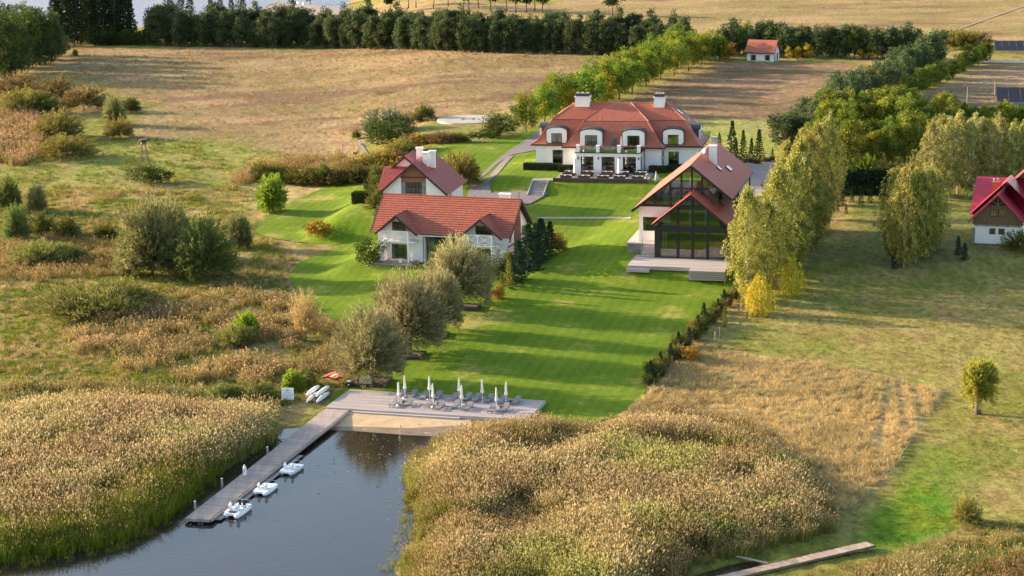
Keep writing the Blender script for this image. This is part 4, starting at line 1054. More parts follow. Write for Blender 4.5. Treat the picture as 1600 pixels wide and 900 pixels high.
# ------------------------------------------------------------------ the manor
mn = house('manor_house', MANOR, 'large white manor with red mansard roof, arched dormers and columned porch', 'manor')
Lm, Wm = 30.15, 13.06
PROF = [(0, 4.28), (.5, 4.52), (1.0, 5.0), (1.6, 5.85), (2.2, 6.78), (2.8, 7.6), (3.32, 8.28)]
def ring(i, z, x0=0, x1=Lm, y0=0, y1=Wm): return [(x0 + i, y0 + i, z), (x1 - i, y0 + i, z), (x1 - i, y1 - i, z), (x0 + i, y1 - i, z)]
rf = MB()
for (i0, z0), (i1, z1) in zip(PROF, PROF[1:]):
    a, b = ring(i0, z0), ring(i1, z1)
    for k in range(4): rf.slope(a[k], a[(k + 1) % 4], b[(k + 1) % 4], b[k], .36, .035)
b = ring(3.22, 8.36); rl, rr = (6.92, Wm / 2, 10.95), (Lm - 6.92, Wm / 2, 10.95)
rf.slope(b[0], b[1], rr, rl, .36, .035); rf.slope(b[2], b[3], rl, rr, .36, .035)
rf.slope(b[1], b[2], rr, rr, .36, .035); rf.slope(b[3], b[0], rl, rl, .36, .035)
a = ring(3.32, 8.28)
for k in range(4): rf.add([a[k], a[(k + 1) % 4], b[(k + 1) % 4], b[k]], [(0, 1, 2, 3)])
BX0, BX1, BY = 5.92, 23.9, -2.2
for (i0, z0), (i1, z1) in zip(PROF, PROF[1:]):
    rf.slope((BX0 + i0, BY + i0, z0), (BX1 - i0, BY + i0, z0), (BX1 - i1, BY + i1, z1), (BX0 + i1, BY + i1, z1), .36, .035)
    for s_ in (0, 1):
        X = (lambda i: BX0 + i) if s_ == 0 else (lambda i: BX1 - i)
        p = [(X(i0), BY + i0, z0), (X(i0), 4.0, z0), (X(i1), 4.0, z1), (X(i1), BY + i1, z1)]
        rf.slope(p[0], p[1], p[2], p[3], .36, .035)
bl, br = (BX0 + 3.22, BY + 3.42, 8.36), (BX1 - 3.22, BY + 3.42, 8.36)
tl, tr_ = (13.1, 6.5, 10.99), (16.88, 6.5, 10.99)
rf.slope(bl, br, tr_, tl, .36, .035)
rf.slope((bl[0], 6.5, 8.36), bl, tl, tl, .36, .035); rf.slope(br, (br[0], 6.5, 8.36), tr_, tr_, .36, .035)
roof = rf.build('roof', MT['tile_m'], mn)
rc = MB()
rc.tube([rl, rr], .11, 6)
for c0, c1 in ((b[0], rl), (b[1], rr), (b[2], rr), (b[3], rl), (bl, tl), (br, tr_)): rc.tube([c0, c1], .1, 6)
for k in range(4): rc.tube([ring(i, z)[k] for i, z in PROF], .09, 6)
rc.tube([(BX0 + i, BY + i, z) for i, z in PROF], .09, 6); rc.tube([(BX1 - i, BY + i, z) for i, z in PROF], .09, 6)
rc.build('ridge_cap', MT['ridge'], roof)
ev = MB()
for x0, x1, y0, y1 in ((0, Lm, 0, Wm), (BX0, BX1, BY, .05)):
    ev.box(x0 - .12, y0 - .12, 4.05, x1 + .12, y1 + .1, 4.262)
ev.build('eaves_gutter', MT['dark'], mn)
co = MB().box(.38, .38, 3.78, Lm - .38, Wm - .38, 4.047); co.box(BX0 + .33, BY + .33, 3.776, BX1 - .33, .377, 4.043)
co.build('cornice', MT['white'], mn)
wl = MB()
ff = Face((.7, .7), 0)
ff.wall(wl, 0, 5.93, -.6, 3.78, [(2.95, 4.81, .69, 3.22)])
ff.wall(wl, 22.7, Lm - 1.4, -.6, 3.78, [(23.54, 25.4, .45, 3.17)])
Face((BX0 + .7, BY + .7), 0).wall(wl, 0, BX1 - BX0 - 1.4, -.6, 3.776)
for X, an, y0, y1 in ((BX0 + .7, -math.pi / 2, .7, BY + .7),):
    Face((BX0 + .7, .7), -math.pi / 2).wall(wl, 0, 2.2, -.6, 3.776)
    Face((BX1 - .7, BY + .7), math.pi / 2).wall(wl, 0, 2.2, -.6, 3.776)
fr = Face((Lm - .7, .7), math.pi / 2)
fr.wall(wl, 0, Wm - 1.4, -.6, 3.78, [(2.0, 3.4, .7, 3.1), (8.0, 9.4, .7, 3.1)])
Face((.7, Wm - .7), -math.pi / 2).wall(wl, 0, Wm - 1.4, -.6, 3.78)
Face((Lm - .7, Wm - .7), math.pi).wall(wl, 0, Lm - 1.4, -.6, 3.78)
wl.build('wall', MT['white'], mn)
ff.window(mn, 2.95, 4.81, .69, 3.22, 2, zsplit=[2.5]); ff.window(mn, 23.54, 25.4, .45, 3.17, 2, 4)
fr.window(mn, 2.0, 3.4, .7, 3.1, 2, 2); fr.window(mn, 8.0, 9.4, .7, 3.1, 2, 2)
dp = MB(); dp.tube([(BX1 - .62, .55, .1), (BX1 - .62, .55, 3.75)], .06, 6); dp.build('downpipe', MT['dark'], mn)
dp = MB(); dp.tube([(20.35, BY + .58, .1), (20.35, BY + .58, 3.75)], .06, 6); dp.build('downpipe', MT['dark'], mn)
MB().box(23.3, -1.2, 2.1, 23.75, -.7, 2.6).build('air_unit', MT['greymetal'], mn)
def dormer(F_, u0, u1, z0, z1, depth, door=False):
    """white arched dormer: front, reveal, cheeks, curved lead roof"""
    w = u1 - u0; uc = (u0 + u1) / 2; rise = .62; zs = z1 - rise
    hw0, hw1 = (u0 + .82, u1 - .85)
    zt = z1 - 1.0
    arc = [(uc + (w / 2) * math.cos(t), zs + rise * math.sin(t)) for t in np.linspace(0, math.pi, 11)]
    zb = z0 + .05
    fb = MB()
    o = [(u0, zb), (hw0, zb), (hw0, zt), (hw1, zt), (hw1, zb), (u1, zb)] + [(a, z) for a, z in arc]
    # front plate in convex pieces
    for q in ([(u0, zb), (hw0, zb), (hw0, zs), (u0, zs)], [(hw1, zb), (u1, zb), (u1, zs), (hw1, zs)],
              [(hw0, zt), (hw1, zt), (hw1, zs), (hw0, zs)] if zt < zs else None, arc):
        if q: fb.prism([F_.p(a, 0, z) for a, z in q], F_.n * -.25)
    d = fb.build('dormer', MT['white'], mn)
    cb = MB()
    for u in (u0, u1 - .18): F_.box(cb, u, u + .18, -depth, -.25, zb, zs)
    cb.build('cheek', MT['lead'], d)
    rb = MB()
    big = [(uc + (w / 2 + .16) * math.cos(t), zs + (rise + .12) * math.sin(t)) for t in np.linspace(0, math.pi, 11)]
    for (a0, z_0), (a1, z_1) in zip(big, big[1:]):
        rb.prism([F_.p(a0, .08, z_0), F_.p(a1, .08, z_1), F_.p(a1, -depth, z_1), F_.p(a0, -depth, z_0)], (0, 0, .07))
    rb.build('lead_roof', MT['lead'], d)
    sb = MB(); F_.box(sb, u0 - .1, u1 + .1, -.2, .1, z0 - .16, z0 + .046); sb.build('lead_apron', MT['lead'], d)
    for s_ in (-1, 1):
        eb = MB(); uu = u0 if s_ < 0 else u1
        F_.box(eb, uu - .12, uu + .12, -.24, .06, zb + .05, zb + .28); eb.build('lead_corner', MT['lead'], d)
    F_.window(mn, hw0, hw1, z0 + .05, zt - .004, 2, 1, .12)
    return d
fd = Face((0, .3), 0)
dormer(fd, 2.72, 6.3, 4.5, 7.25, 3.0); dormer(fd, 23.36, 26.9, 4.5, 7.2, 3.0)
fd2 = Face((0, -1.9), 0)
dormer(fd2, 9.06, 12.93, 3.9, 7.3, 3.0); dormer(fd2, 16.54, 20.36, 3.9, 7.3, 3.0)
dormer(Face((Lm - .75, 0), math.pi / 2), 4.6, 7.8, 4.5, 7.2, 2.4)
dormer(Face((.75, Wm), -math.pi / 2), 5.2, 8.4, 4.5, 7.2, 2.4)
for x0, x1 in ((6.97, 9.55), (21.1, 22.95)):
    c = MB().box(x0, 5.6, 9.6, x1, 7.2, 11.9).build('chimney', MT['white'], mn)
    MB().box(x0 - .12, 5.48, 11.904, x1 + .12, 7.32, 12.1).build('cap', MT['white'], c)
    vb = MB().box(x0 + .05, 5.62, 12.104, x1 - .05, 7.18, 12.6); vb.build('vent_cowl', MT['lead'], c)
    for k in range(3):
        q = MB(); xx = x0 + .4 + (x1 - x0 - .8) * k / 2
        q.box(xx - .18, 5.9, 12.604, xx + .18, 6.9, 12.72); q.build('flue_lid', MT['concrete'], c)
skylight(mn, (Lm - 4.6, 6.4, 9.3), (0, 1, 0), (-3.6, 0, 2.59), 1.2, 1.5)
MB().tube([(Lm - 2.6, 3.3, 7.4), (Lm - 2.6, 3.3, 8.6)], .13, 8).build('flue_pipe', MT['greymetal'], mn)
# porch with terrace on top
PX0, PX1, PY = 8.85, 20.05, -5.0
pf = Face((PX0, PY), 0)
pw = MB()
doors = [(.78, 3.03), (4.43, 6.72), (8.16, 10.45)]
pf.wall(pw, 0, PX1 - PX0, 0, 3.42, [(a, b_, .04, 3.04) for a, b_ in doors], .3)
pr = Face((PX1, PY), math.pi / 2)
pr.wall(pw, 0, 3.5, 0, 3.42, [(.6, 2.7, .04, 3.04)], .3)
Face((PX0, BY + .7), -math.pi / 2).wall(pw, 0, 3.5, 0, 3.42)
pw.build('porch_wall', MT['white'], mn)
for a, b_ in doors: pf.window(mn, a, b_, .04, 3.04, 2, depth=.22, name='terrace_door', zsplit=[.75, 2.4])
pr.window(mn, .6, 2.7, .04, 3.04, 2, depth=.22, name='terrace_door', zsplit=[2.4])
MB().box(PX0 - .12, PY - .12, 3.424, PX1 + .12, BY + .69, 3.62).build('porch_cornice', MT['white'], mn)
MB().box(PX0 - .2, PY - .2, 3.624, PX1 + .2, BY + .68, 3.75).build('balcony_floor', MT['dark'], mn)
for x0 in (PX0, 12.32, 16.03, PX1 - .58):
    k = MB().box(x0, PY, 3.754, x0 + .58, PY + .5, 4.92); pp = k.build('parapet_post', MT['white'], mn)
    MB().box(x0 - .05, PY - .05, 4.924, x0 + .63, PY + .55, 5.0).build('cap', MT['white'], pp)
for x0, x1 in ((PX0 + .6, 12.3), (12.92, 16.0), (16.63, PX1 - .6)):
    MB().box(x0, PY + .24, 3.8, x1, PY + .26, 4.75).build('glass_rail', MT['bigglass'], mn)
for x in (9.2, 12.75, 16.45, 19.75):
    wb = MB().box(x - .09, PY - .2, 2.55, x + .09, PY - .004, 3.0); wb.build('wall_lamp', MT['black'], mn)
# front terrace with low wall
tb = MB().box(6.2, -13.2, -.5, 22.4, PY - .004, .13); tb.box(PX1 + .3, PY, -.3, 22.4, BY + .69, .126)
tb.build('terrace', MT['slab'], mn)
rr_ = random.Random(3)
for x0 in np.arange(6.2, 22.2, 1.8):
    MB().box(x0, -13.5, -.6, min(x0 + 1.78, 22.4), -13.204, .62 + rr_.uniform(-.02, .02)).build('terrace_wall', MT['wicker'], mn)
# entrance canopy on the right flank
cv = house('garden_store', MANOR, 'low store with dark pitched roof tucked behind the pool house by the manor', 'shed')
MB().box(30.2, 1.2, -.5, 33.5, 5.2, 2.1).build('wall', MT['white'], cv)
g_ = MB(); g_.slope((29.9, .8, 2.1), (33.9, .8, 2.1), (33.9, 3.2, 3.5), (29.9, 3.2, 3.5), .5, .03); g_.slope((33.9, 5.6, 2.1), (29.9, 5.6, 2.1), (29.9, 3.2, 3.5), (33.9, 3.2, 3.5), .5, .03)
g_.add([(30.2, 1.2, 2.1), (30.2, 5.2, 2.1), (30.2, 3.2, 3.4)], [(0, 1, 2)]); g_.add([(33.5, 1.2, 2.1), (33.5, 5.2, 2.1), (33.5, 3.2, 3.4)], [(0, 1, 2)])
g_.build('roof', MT['lead'], cv)
# clipped hedges in front of the manor
def clipped(frame, x0, y0, x1, y1, h, label):
    rs = np.random.RandomState(int(abs(x0 * 13 + y0 * 7)) + 1)
    n = int(260 * ((x1 - x0) * h * 2 + (y1 - y0) * h * 2 + (x1 - x0) * (y1 - y0)))
    p = rs.rand(n, 3) * np.array([x1 - x0, y1 - y0, h]) + np.array([x0, y0, 0])
    k = rs.randint(0, 5, n)
    p[k == 0, 0] = x0; p[k == 1, 0] = x1; p[k == 2, 1] = y0; p[k == 3, 1] = y1; p[k == 4, 2] = h
    p += rs.normal(0, .03, p.shape)
    me = leaves('box_hedge', p, rs.normal(0, 1, p.shape), .14, .06, tones(rs, n, (.018, .035, .010), (.045, .07, .018)), rs)
    o = link(bpy.data.objects.new('box_hedge', me))
    o.location, o.rotation_euler = frame[:3], (0, 0, R(frame[3]))
    MB().box(x0 + .06, y0 + .06, -.3, x1 - .06, y1 - .06, h - .07).build('twigs', MT['soil'], o)
    tag(o, label, 'hedge')
clipped(MANOR, -1.0, -2.4, 5.4, -1.0, 1.15, 'long clipped box hedge left of the manor porch under the tall window')
clipped(MANOR, 5.5, -4.1, 8.6, -2.7, 1.15, 'short clipped box hedge nearest the left side of the manor porch')
clipped(MANOR, 21.4, -3.6, 24.4, -2.3, 1.15, 'clipped box hedge right of the manor porch nearest the terrace')
clipped(MANOR, 24.5, -1.8, 28.6, -.5, 1.15, 'clipped box hedge under the right window of the manor')

# ------------------------------------------------------------------ guest house with two balconies
gh = house('guest_house', GUEST, 'long white guest house with red tiled roof and two balconied gables', 'house')
Lg, Wg, HE, HRg = 21.9, 10.94, 4.11, 8.87
kk = (HRg - HE) / (Wg / 2)
ro = MB()
nrow = 17
for i in range(nrow):                 # front slope in courses, cut away under the two gables
    ya, yb_ = Wg / 2 * i / nrow, Wg / 2 * (i + 1) / nrow
    wgap = lambda y: max(0.0, 3.3 - (HE + kk * y - 4.15) / (2.8 / 3.3))
    cuts = [(0, 0)] + [(x - wgap(ya), x - wgap(yb_)) for x in ()]
    edges = [(0.0, 0.0)]
    for xa in (4.52, 17.66):
        edges += [(xa - wgap(ya), xa - wgap(yb_)), (xa + wgap(ya), xa + wgap(yb_))]
    edges.append((Lg, Lg))
    for (l0, l1), (r0, r1) in zip(edges[::2], edges[1::2]):
        ro.slope((l0, ya, HE + kk * ya), (r0, ya, HE + kk * ya), (r1, yb_, HE + kk * yb_), (l1, yb_, HE + kk * yb_), 9, .09)
ro.slope((Lg, Wg, HE), (0, Wg, HE), (0, Wg / 2, HRg), (Lg, Wg / 2, HRg), .42, .05)
for xa in (4.52, 17.66):
    ax, hw, zl, za = xa, 3.3, 4.15, 6.95
    yb = (za - HE) / kk; ye = (zl - HE) / kk
    ro.slope((ax - hw, -1.25, zl), (ax - hw, ye, zl), (ax, yb, za), (ax, -1.25, za), .42, .05)
    ro.slope((ax + hw, ye, zl), (ax + hw, -1.25, zl), (ax, -1.25, za), (ax, yb, za), .42, .05)
groof = ro.build('roof', MT['tile_g'], gh)
rg = MB().tube([(-.05, Wg / 2, HRg + .03), (Lg + .05, Wg / 2, HRg + .03)], .12, 6)
for xa in (4.52, 17.66): rg.tube([(xa, -1.3, 6.98), (xa, (6.95 - HE) / kk, 6.98)], .1, 6)
rg.build('ridge_cap', MT['tile_o'], groof)
bg = MB()
for x in (-.02, Lg + .02):
    for y0 in (0, Wg): MB().beam((x, y0, HE - .08), (x, Wg / 2, HRg - .08), .1, .28).build('barge_board', MT['dark'], gh)
for xa in (4.52, 17.66):
    for s_ in (-1, 1): MB().beam((xa + s_ * 3.32, -1.28, 4.07), (xa, -1.28, 6.87), .1, .26).build('barge_board', MT['dark'], gh)
so = MB()
for x0, x1 in ((0, 1.2), (7.85, 14.3), (21.0, Lg)):
    so.add([(x0, 0, HE - .03), (x1, 0, HE - .03), (x1, 1.2, HE - .03 + 1.2 * kk), (x0, 1.2, HE - .03 + 1.2 * kk)], [(3, 2, 1, 0)])
so.add([(0, Wg, HE - .03), (Lg, Wg, HE - .03), (Lg, Wg / 2, HRg - .05), (0, Wg / 2, HRg - .05)], [(0, 1, 2, 3)])
for xa in (4.52, 17.66):
    for s_ in (-1, 1): so.add([(xa + s_ * 3.3, -1.25, 4.11), (xa, -1.25, 6.9), (xa, .9, 6.9), (xa + s_ * 3.3, .3, 4.11)], [(0, 1, 2, 3)])
so.build('soffit', MT['dark'], gh)
gutter(gh, (7.85, -.08, HE - .02), (14.3, -.08, HE - .02))
gw = MB()
GF = Face((0, .85), 0)
GF.wall(gw, .8, 8.2, -.6, 4.3, [(2.95, 5.5, 0.02, 2.25)], .3)
GF.wall(gw, 13.9, 21.1, -.6, 4.3, [(16.3, 18.8, .02, 2.25)], .3)
for xa in (4.52, 17.66):   # gable above the balcony round a glazed triangle
    gw.poly([GF.p(xa - 3.1, 0, 4.3), GF.p(xa - 1.4, 0, 4.3), GF.p(xa - 1.4, 0, 5.7)])
    gw.poly([GF.p(xa + 1.4, 0, 4.3), GF.p(xa + 3.1, 0, 4.3), GF.p(xa + 1.4, 0, 5.7)])
    gw.poly([GF.p(xa - 1.4, 0, 5.66), GF.p(xa + 1.4, 0, 5.66), GF.p(xa, 0, 6.85)])
gl_ = Face((.8, Wg - .9), -math.pi / 2); gl_.wall(gw, 0, Wg - 1.75, -.6, 4.6)
gr_ = Face((21.1, .85), math.pi / 2)
Wd = Wg - 1.75
gr_.wall(gw, 0, Wd, -.6, 4.7, [(1.0, 1.9, 2.9, 3.8)], .2)
gw.poly([gr_.p(0, 0, 4.7), gr_.p(Wd, 0, 4.7), gr_.p(Wd / 2, 0, 8.6)]); gw.poly([gl_.p(0, 0, 4.6), gl_.p(Wd, 0, 4.6), gl_.p(Wd / 2, 0, 8.6)])
Face((21.1, Wg - .9), math.pi).wall(gw, 0, 20.3, -.6, 4.4)
gw.add([(8.2, .85, -.6), (8.2, 1.7, -.6), (8.2, 1.7, 4.3), (8.2, .85, 4.3)], [(0, 1, 2, 3)]); gw.add([(13.9, .85, -.6), (13.9, 1.7, -.6), (13.9, 1.7, 4.3), (13.9, .85, 4.3)], [(3, 2, 1, 0)])
gw.build('wall', MT['white'], gh)
bk = MB(); gr_.box(bk, 3.3, 6.1, .004, .12, -.6, 7.2)
bko = bk.build('brick_panel', MT['brick'], gh)
for a, b_ in ((3.9, 4.25), (5.0, 5.35)):
    q = MB(); gr_.box(q, a, b_, .122, .16, 5.0, 6.3); q.build('slit_window', MT['black'], bko)
q = MB(); gr_.box(q, 0, Wd, .124, .24, 2.55, 2.72); q.build('band_beam', MT['brick'], gh)
gr_.window(gh, 7.0, 8.1, 3.2, 4.4, 1, 1, -.05)
GF.window(gh, 2.95, 5.5, .02, 2.25, 3, depth=.2, name='porch_door'); GF.window(gh, 16.3, 18.8, .02, 2.25, 3, depth=.2, name='porch_door')
for xa in (4.52, 17.66):
    GF.window(gh, xa - 1.4, xa + 1.4, 3.12, 5.66, 3, depth=.1, name='gable_window')
gc = Face((0, 1.7), 0)
gc.window(gh, 8.2, 13.9, -.3, 4.0, 4, depth=0, name='glazed_link', fm=MT['black'], fw=.1)
cmb = MB().box(8.2, -.02, 3.82, 13.9, .06, 3.98); cmb.build('eaves_beam', MT['white'], gh)
for x in (8.05, 14.05): MB().tube([(x, .7, -.4), (x, .7, 3.9)], .06, 6).build('downpipe', MT['brick'], gh)
for x0, x1 in ((2.0, 6.45), (15.1, 19.5)):
    fl = MB().box(x0, -1.25, 2.95, x1 + .9, .84, 3.11); bal = fl.build('balcony', MT['whitewood'], gh)
    rl_ = MB()
    n = 2
    for a in (x0 + .05, (x0 + x1) / 2, x1 - .05):
        rl_.box(a - .08, -1.22, 3.114, a + .08, -1.06, 4.5)
    rl_.box(x0, -1.2, 4.504, x1, -1.08, 4.6)
    rl_.box(x0 + .13, -1.18, 3.24, (x0 + x1) / 2 - .08, -1.1, 3.32); rl_.box((x0 + x1) / 2 + .08, -1.18, 3.24, x1 - .13, -1.1, 3.32)
    for a, b_ in ((x0 + .14, (x0 + x1) / 2 - .09), ((x0 + x1) / 2 + .09, x1 - .14)):
        rl_.beam((a, -1.14, 3.34), (b_, -1.14, 4.48), .09, .1, (0, 1, 0)); rl_.beam((a, -1.17, 4.48), (b_, -1.17, 3.34), .08, .1, (0, 1, 0))
    for s_, xx in ((0, x0 + .05), (1, x1 - .05)):
        rl_.box(xx - .05, -1.05, 4.504, xx + .05, .8, 4.596); rl_.box(xx - .05, -1.05, 3.24, xx + .05, .8, 3.32)
        rl_.beam((xx, -1.03, 3.34), (xx, .78, 4.48), .06, .08); rl_.beam((xx + .02, -1.03, 4.48), (xx + .02, .78, 3.34), .05, .08)
    rl_.build('railing', MT['whitewood'], bal)
    for xx in (x0 + .22, x1 - .12):
        MB().box(xx - .11, -1.15, -.1, xx + .11, -.93, 2.946).build('column', MT['whitewood'], gh)
    for xx in (x0 + .22, x1 - .12):
        rw = MB()
        rw.box(xx - .04, -.92, .9, xx + .04, .84, .98); rw.box(xx - .04, -.92, .1, xx + .04, .84, .16)
        rw.beam((xx, -.9, .18), (xx, .82, .88), .05, .07); rw.beam((xx + .012, -.9, .88), (xx + .012, .82, .18), .05, .07)
        rw.build('porch_rail', MT['whitewood'], gh)
    st = MB().box(x0 - 1.3, -1.55, -.2, x1 + .6, .84, 0).build('porch_deck', MT['plank'], gh)
    MB().box(x0 - 1.5, -2.2, -.38, x1 + .9, .838, -.204).build('step', MT['plank'], st)
    MB().box(x0 - 1.9, -3.2, -.62, x1 + 2.6, .835, -.384).build('step', MT['plank'], st)
chimney(gh, 18.9, 6.6, 7.6, 9.3, 1.5, .8)
MB().tube([(21.5, 5.47, 8.8), (21.5, 5.47, 10.0)], .05, 6).build('antenna', MT['lead'], gh)
MB().box(20.3, .4, 1.6, 21.0, .83, 2.2).build('air_unit', MT['plastic'], gh)
t = thing('garden_lantern', (0, 0, 0), 0, 'small white lantern box standing on the guest house porch step', 'lantern')
pw_ = Matrix.Translation(GUEST[:3]) @ Matrix.Rotation(R(GUEST[3]), 4, 'Z') @ Vector((5.2, -1.3, 0))
t.location = pw_; t.rotation_euler = (0, 0, R(GUEST[3]))
MB().box(-.2, -.2, 0, .2, .2, .42).build('body', MT['plastic'], t); MB().box(-.23, -.23, .424, .23, .23, .5).build('lid', MT['white'], t)

# ------------------------------------------------------------------ gable house behind it
gb = house('gable_house', GABLE, 'white house with brick topped gable and three chimneys behind the guest house', 'house')
W2, HE2, HR2, D2 = 11.65, 2.86, 7.92, 13.44
k2 = (HR2 - HE2) / (W2 / 2)
r2 = MB()
r2.slope((0, D2, HE2), (0, 0, HE2), (W2 / 2, 0, HR2), (W2 / 2, D2, HR2), .42, .05)
r2.slope((W2, 0, HE2), (W2, D2, HE2), (W2 / 2, D2, HR2), (W2 / 2, 0, HR2), .42, .09)
r2.slope((-1.2, 3.6, 2.9), (3.0, 3.6, 2.9), (3.0, 7.3, 6.2), (-.9, 7.3, 6.2), .42, .05)
r2.slope((3.0, 11, 2.9), (-1.2, 11, 2.9), (-.9, 7.3, 6.2), (3.0, 7.3, 6.2), .42, .05)
gx, gy, gz = 2.7, 7.0, 7.9       # second gable at the rear left
r2.slope((gx - 4.2, gy + 6, gz - 3.5), (gx - 4.2, gy, gz - 3.5), (gx, gy, gz), (gx, gy + 6, gz), .42, .05)
r2.slope((gx + 4.2, gy, gz - 3.5), (gx + 4.2, gy + 6, gz - 3.5), (gx, gy + 6, gz), (gx, gy, gz), .42, .05)
ro2 = r2.build('roof', MT['tile_o'], gb)
rg2 = MB().tube([(W2 / 2, -.05, HR2 + .03), (W2 / 2, D2, HR2 + .03)], .12, 6).tube([(gx, gy - .05, gz + .03), (gx, gy + 6, gz + .03)], .1, 6)
rg2.build('ridge_cap', MT['tile_o'], ro2)
for s_ in (0, W2): MB().beam((s_, -.04, HE2 - .1), (W2 / 2, -.04, HR2 - .1), .12, .3).build('barge_board', MT['dark'], gb)
for s_ in (-1, 1): MB().beam((gx + s_ * 4.2, gy - .04, gz - 3.6), (gx, gy - .04, gz - .1), .12, .28).build('barge_board', MT['dark'], gb)
w2 = MB(); f2 = Face((0, .6), 0)
zl = lambda x: HE2 + min(x, W2 - x) * k2 - .06
def gpoly(xs0, xs1, zb):
    xs = [xs0] + ([W2 / 2] if xs0 < W2 / 2 < xs1 else []) + [xs1]
    return [f2.p(xs0, 0, zb), f2.p(xs1, 0, zb)] + [f2.p(x, 0, zl(x)) for x in reversed(xs)]
w2.poly(gpoly(.7, 3.73, -.6)); w2.poly(gpoly(7.9, W2 - .7, -.6)); f2.wall(w2, 3.73, 7.9, -.6, 2.5)
Face((W2 - .7, .6), math.pi / 2).wall(w2, 0, 12.2, -.6, 3.3, [(2, 2.9, .9, 2.6), (3.6, 4.5, .9, 2.6)])
Face((.7, 12.8), -math.pi / 2).wall(w2, 0, 12.2, -.6, 3.3)
w2.poly([(gx - 3.5, gy + .4, 0), (gx + 3.5, gy + .4, 0), (gx + 3.5, gy + .4, gz - 2.95), (gx, gy + .4, gz - .08), (gx - 3.5, gy + .4, gz - 2.95)])
w2.poly([(-.3, 4.1, -.6), (3, 4.1, -.6), (3, 4.1, 3.3), (-.3, 4.1, 3.3)]); w2.poly([(-.3, 10.5, -.6), (-.3, 4.1, -.6), (-.3, 4.1, 3.3), (-.3, 7.3, 6.1), (-.3, 10.5, 3.3)])
w2.poly([f2.p(3.73, -1.2, 2.5), f2.p(7.9, -1.2, 2.5), f2.p(7.9, -1.2, 5), f2.p(3.73, -1.2, 5)])
w2.build('wall', MT['white'], gb)
b2 = MB(); b2.poly(gpoly(3.73, 7.9, 4.78)); bo = b2.build('brick_gable', MT['brick'], gb)
MB().box(3.6, .46, 5.52, 8.05, .596, 5.66).build('gable_beam', MT['dark'], gb)
MB().box(gx - 2.4, gy + .25, gz - 2.4, gx + 2.4, gy + .396, gz - 2.25).build('gable_beam', MT['dark'], gb)
for x in (3.73, 7.2): MB().box(x, .6, 2.5, x + .7, 1.79, 4.776).build('loggia_pier', MT['stone'], gb)
Face((0, 1.8), 0).window(gb, 4.5, 7.1, 2.52, 4.75, 4, depth=-.03, name='loggia_window')
rl2 = MB()
for z in (2.9, 3.3, 3.65): rl2.box(4.45, .64, z, 7.18, .68, z + .05)
rl2.build('loggia_rail', MT['greymetal'], gb)
fw_ = Face((W2 - .7, .6), math.pi / 2)
fw_.window(gb, 2, 2.9, .9, 2.6, 1); fw_.window(gb, 3.6, 4.5, .9, 2.6, 1)
chimney(gb, 6.85, 4.8, 6.4, 8.9, .95, .7); chimney(gb, 7.75, 5.7, 6.4, 9.0, .95, .7); chimney(gb, 4.95, 8.2, 6.0, 9.1, 1.0, .8)
for x0, y0, z0, x1, y1 in ((-7.6, 1.5, 0, -4.6, 3.6), (-6.6, 11, 0, -4.9, 12.6)):
    pass
def clip_px(px, py, w, d, h, label):
    g = G(px, py)
    clipped((g[0], g[1], g[2], -12.0), -w / 2, 0, w / 2, d, h, label)
clip_px(566, 318, 3.6, 2.2, 1.7, 'wide clipped box hedge block on the upper lawn by the guest house')
clip_px(577, 296, 1.9, 1.6, 1.6, 'square clipped box hedge block behind the wide one on the upper lawn')

# ------------------------------------------------------------------ pool house: two staggered glazed gables
ph = house('pool_house', POOLH, 'modern red roofed pool house with black framed glass gables and timber terrace', 'house')
WP, pit = 10.45, .81
r3 = MB()
rx, rz = 5.2, 9.4
xe = 12.9; ze = rz - (xe - rx) * pit + .35
r3.slope((-.65, 17, 4.66), (-.65, -.85, 4.66), (rx, -.85, rz), (rx, 17, rz), .42, .04)
# right slope: longer behind than over the front gable
r3.slope((11.05, -.85, rz - 5.85 * pit), (11.05, 4, rz - 5.85 * pit), (rx, 4, rz), (rx, -.85, rz), .42, .04)
r3.slope((11.05, 4, rz - 5.85 * pit), (11.3, 17, rz - 6.1 * pit), (rx, 17, rz), (rx, 4, rz), .42, .04)
mx_, mz = 4.7, 13.0
MXL, MXR, MY0, MY1 = -3.95, 10.66, 3.0, 27.7
r3.slope((MXL, MY1, 6.18), (MXL, MY0, 6.18), (mx_, MY0, mz), (mx_, MY1, mz), .42, .04)
r3.slope((MXR, MY0, mz - (MXR - mx_) * .805), (MXR, MY1, mz - (MXR - mx_) * .805), (mx_, MY1, mz), (mx_, MY0, mz), .42, .04)
ro3 = r3.build('roof', MT['tile_p'], ph)
MB().tube([(rx, -.9, rz + .03), (rx, 17, rz + .03)], .1, 6).tube([(mx_, MY0 - .05, mz + .03), (mx_, MY1, mz + .03)], .1, 6).build('ridge_cap', MT['tile_p'], ro3)
for a_, b_ in (((-.7, -.88, 4.5), (rx, -.88, rz - .13)), ((11.1, -.88, rz - 5.9 * pit - .13), (rx, -.88, rz - .13)),
               ((MXL - .05, MY0 - .03, 6.05), (mx_, MY0 - .03, mz - .13)), ((MXR + .05, MY0 - .03, mz - (MXR - mx_) * .805 - .17), (mx_, MY0 - .03, mz - .13))):
    MB().beam(a_, b_, .14, .34).build('barge_board', MT['black'], ph)
sf = MB()
sf.add([(-.65, -.85, 4.6), (rx, -.85, rz - .06), (rx, 17, rz - .06), (-.65, 17, 4.6)], [(0, 1, 2, 3)]); sf.add([(11.05, -.85, rz - 5.85 * pit - .06), (rx, -.85, rz - .06), (rx, 17, rz - .06), (11.05, 17, rz - 5.85 * pit - .06)], [(3, 2, 1, 0)])
sf.add([(MXL, MY0, 6.12), (mx_, MY0, mz - .06), (mx_, MY1, mz - .06), (MXL, MY1, 6.12)], [(0, 1, 2, 3)])
zr = mz - (MXR - mx_) * .805
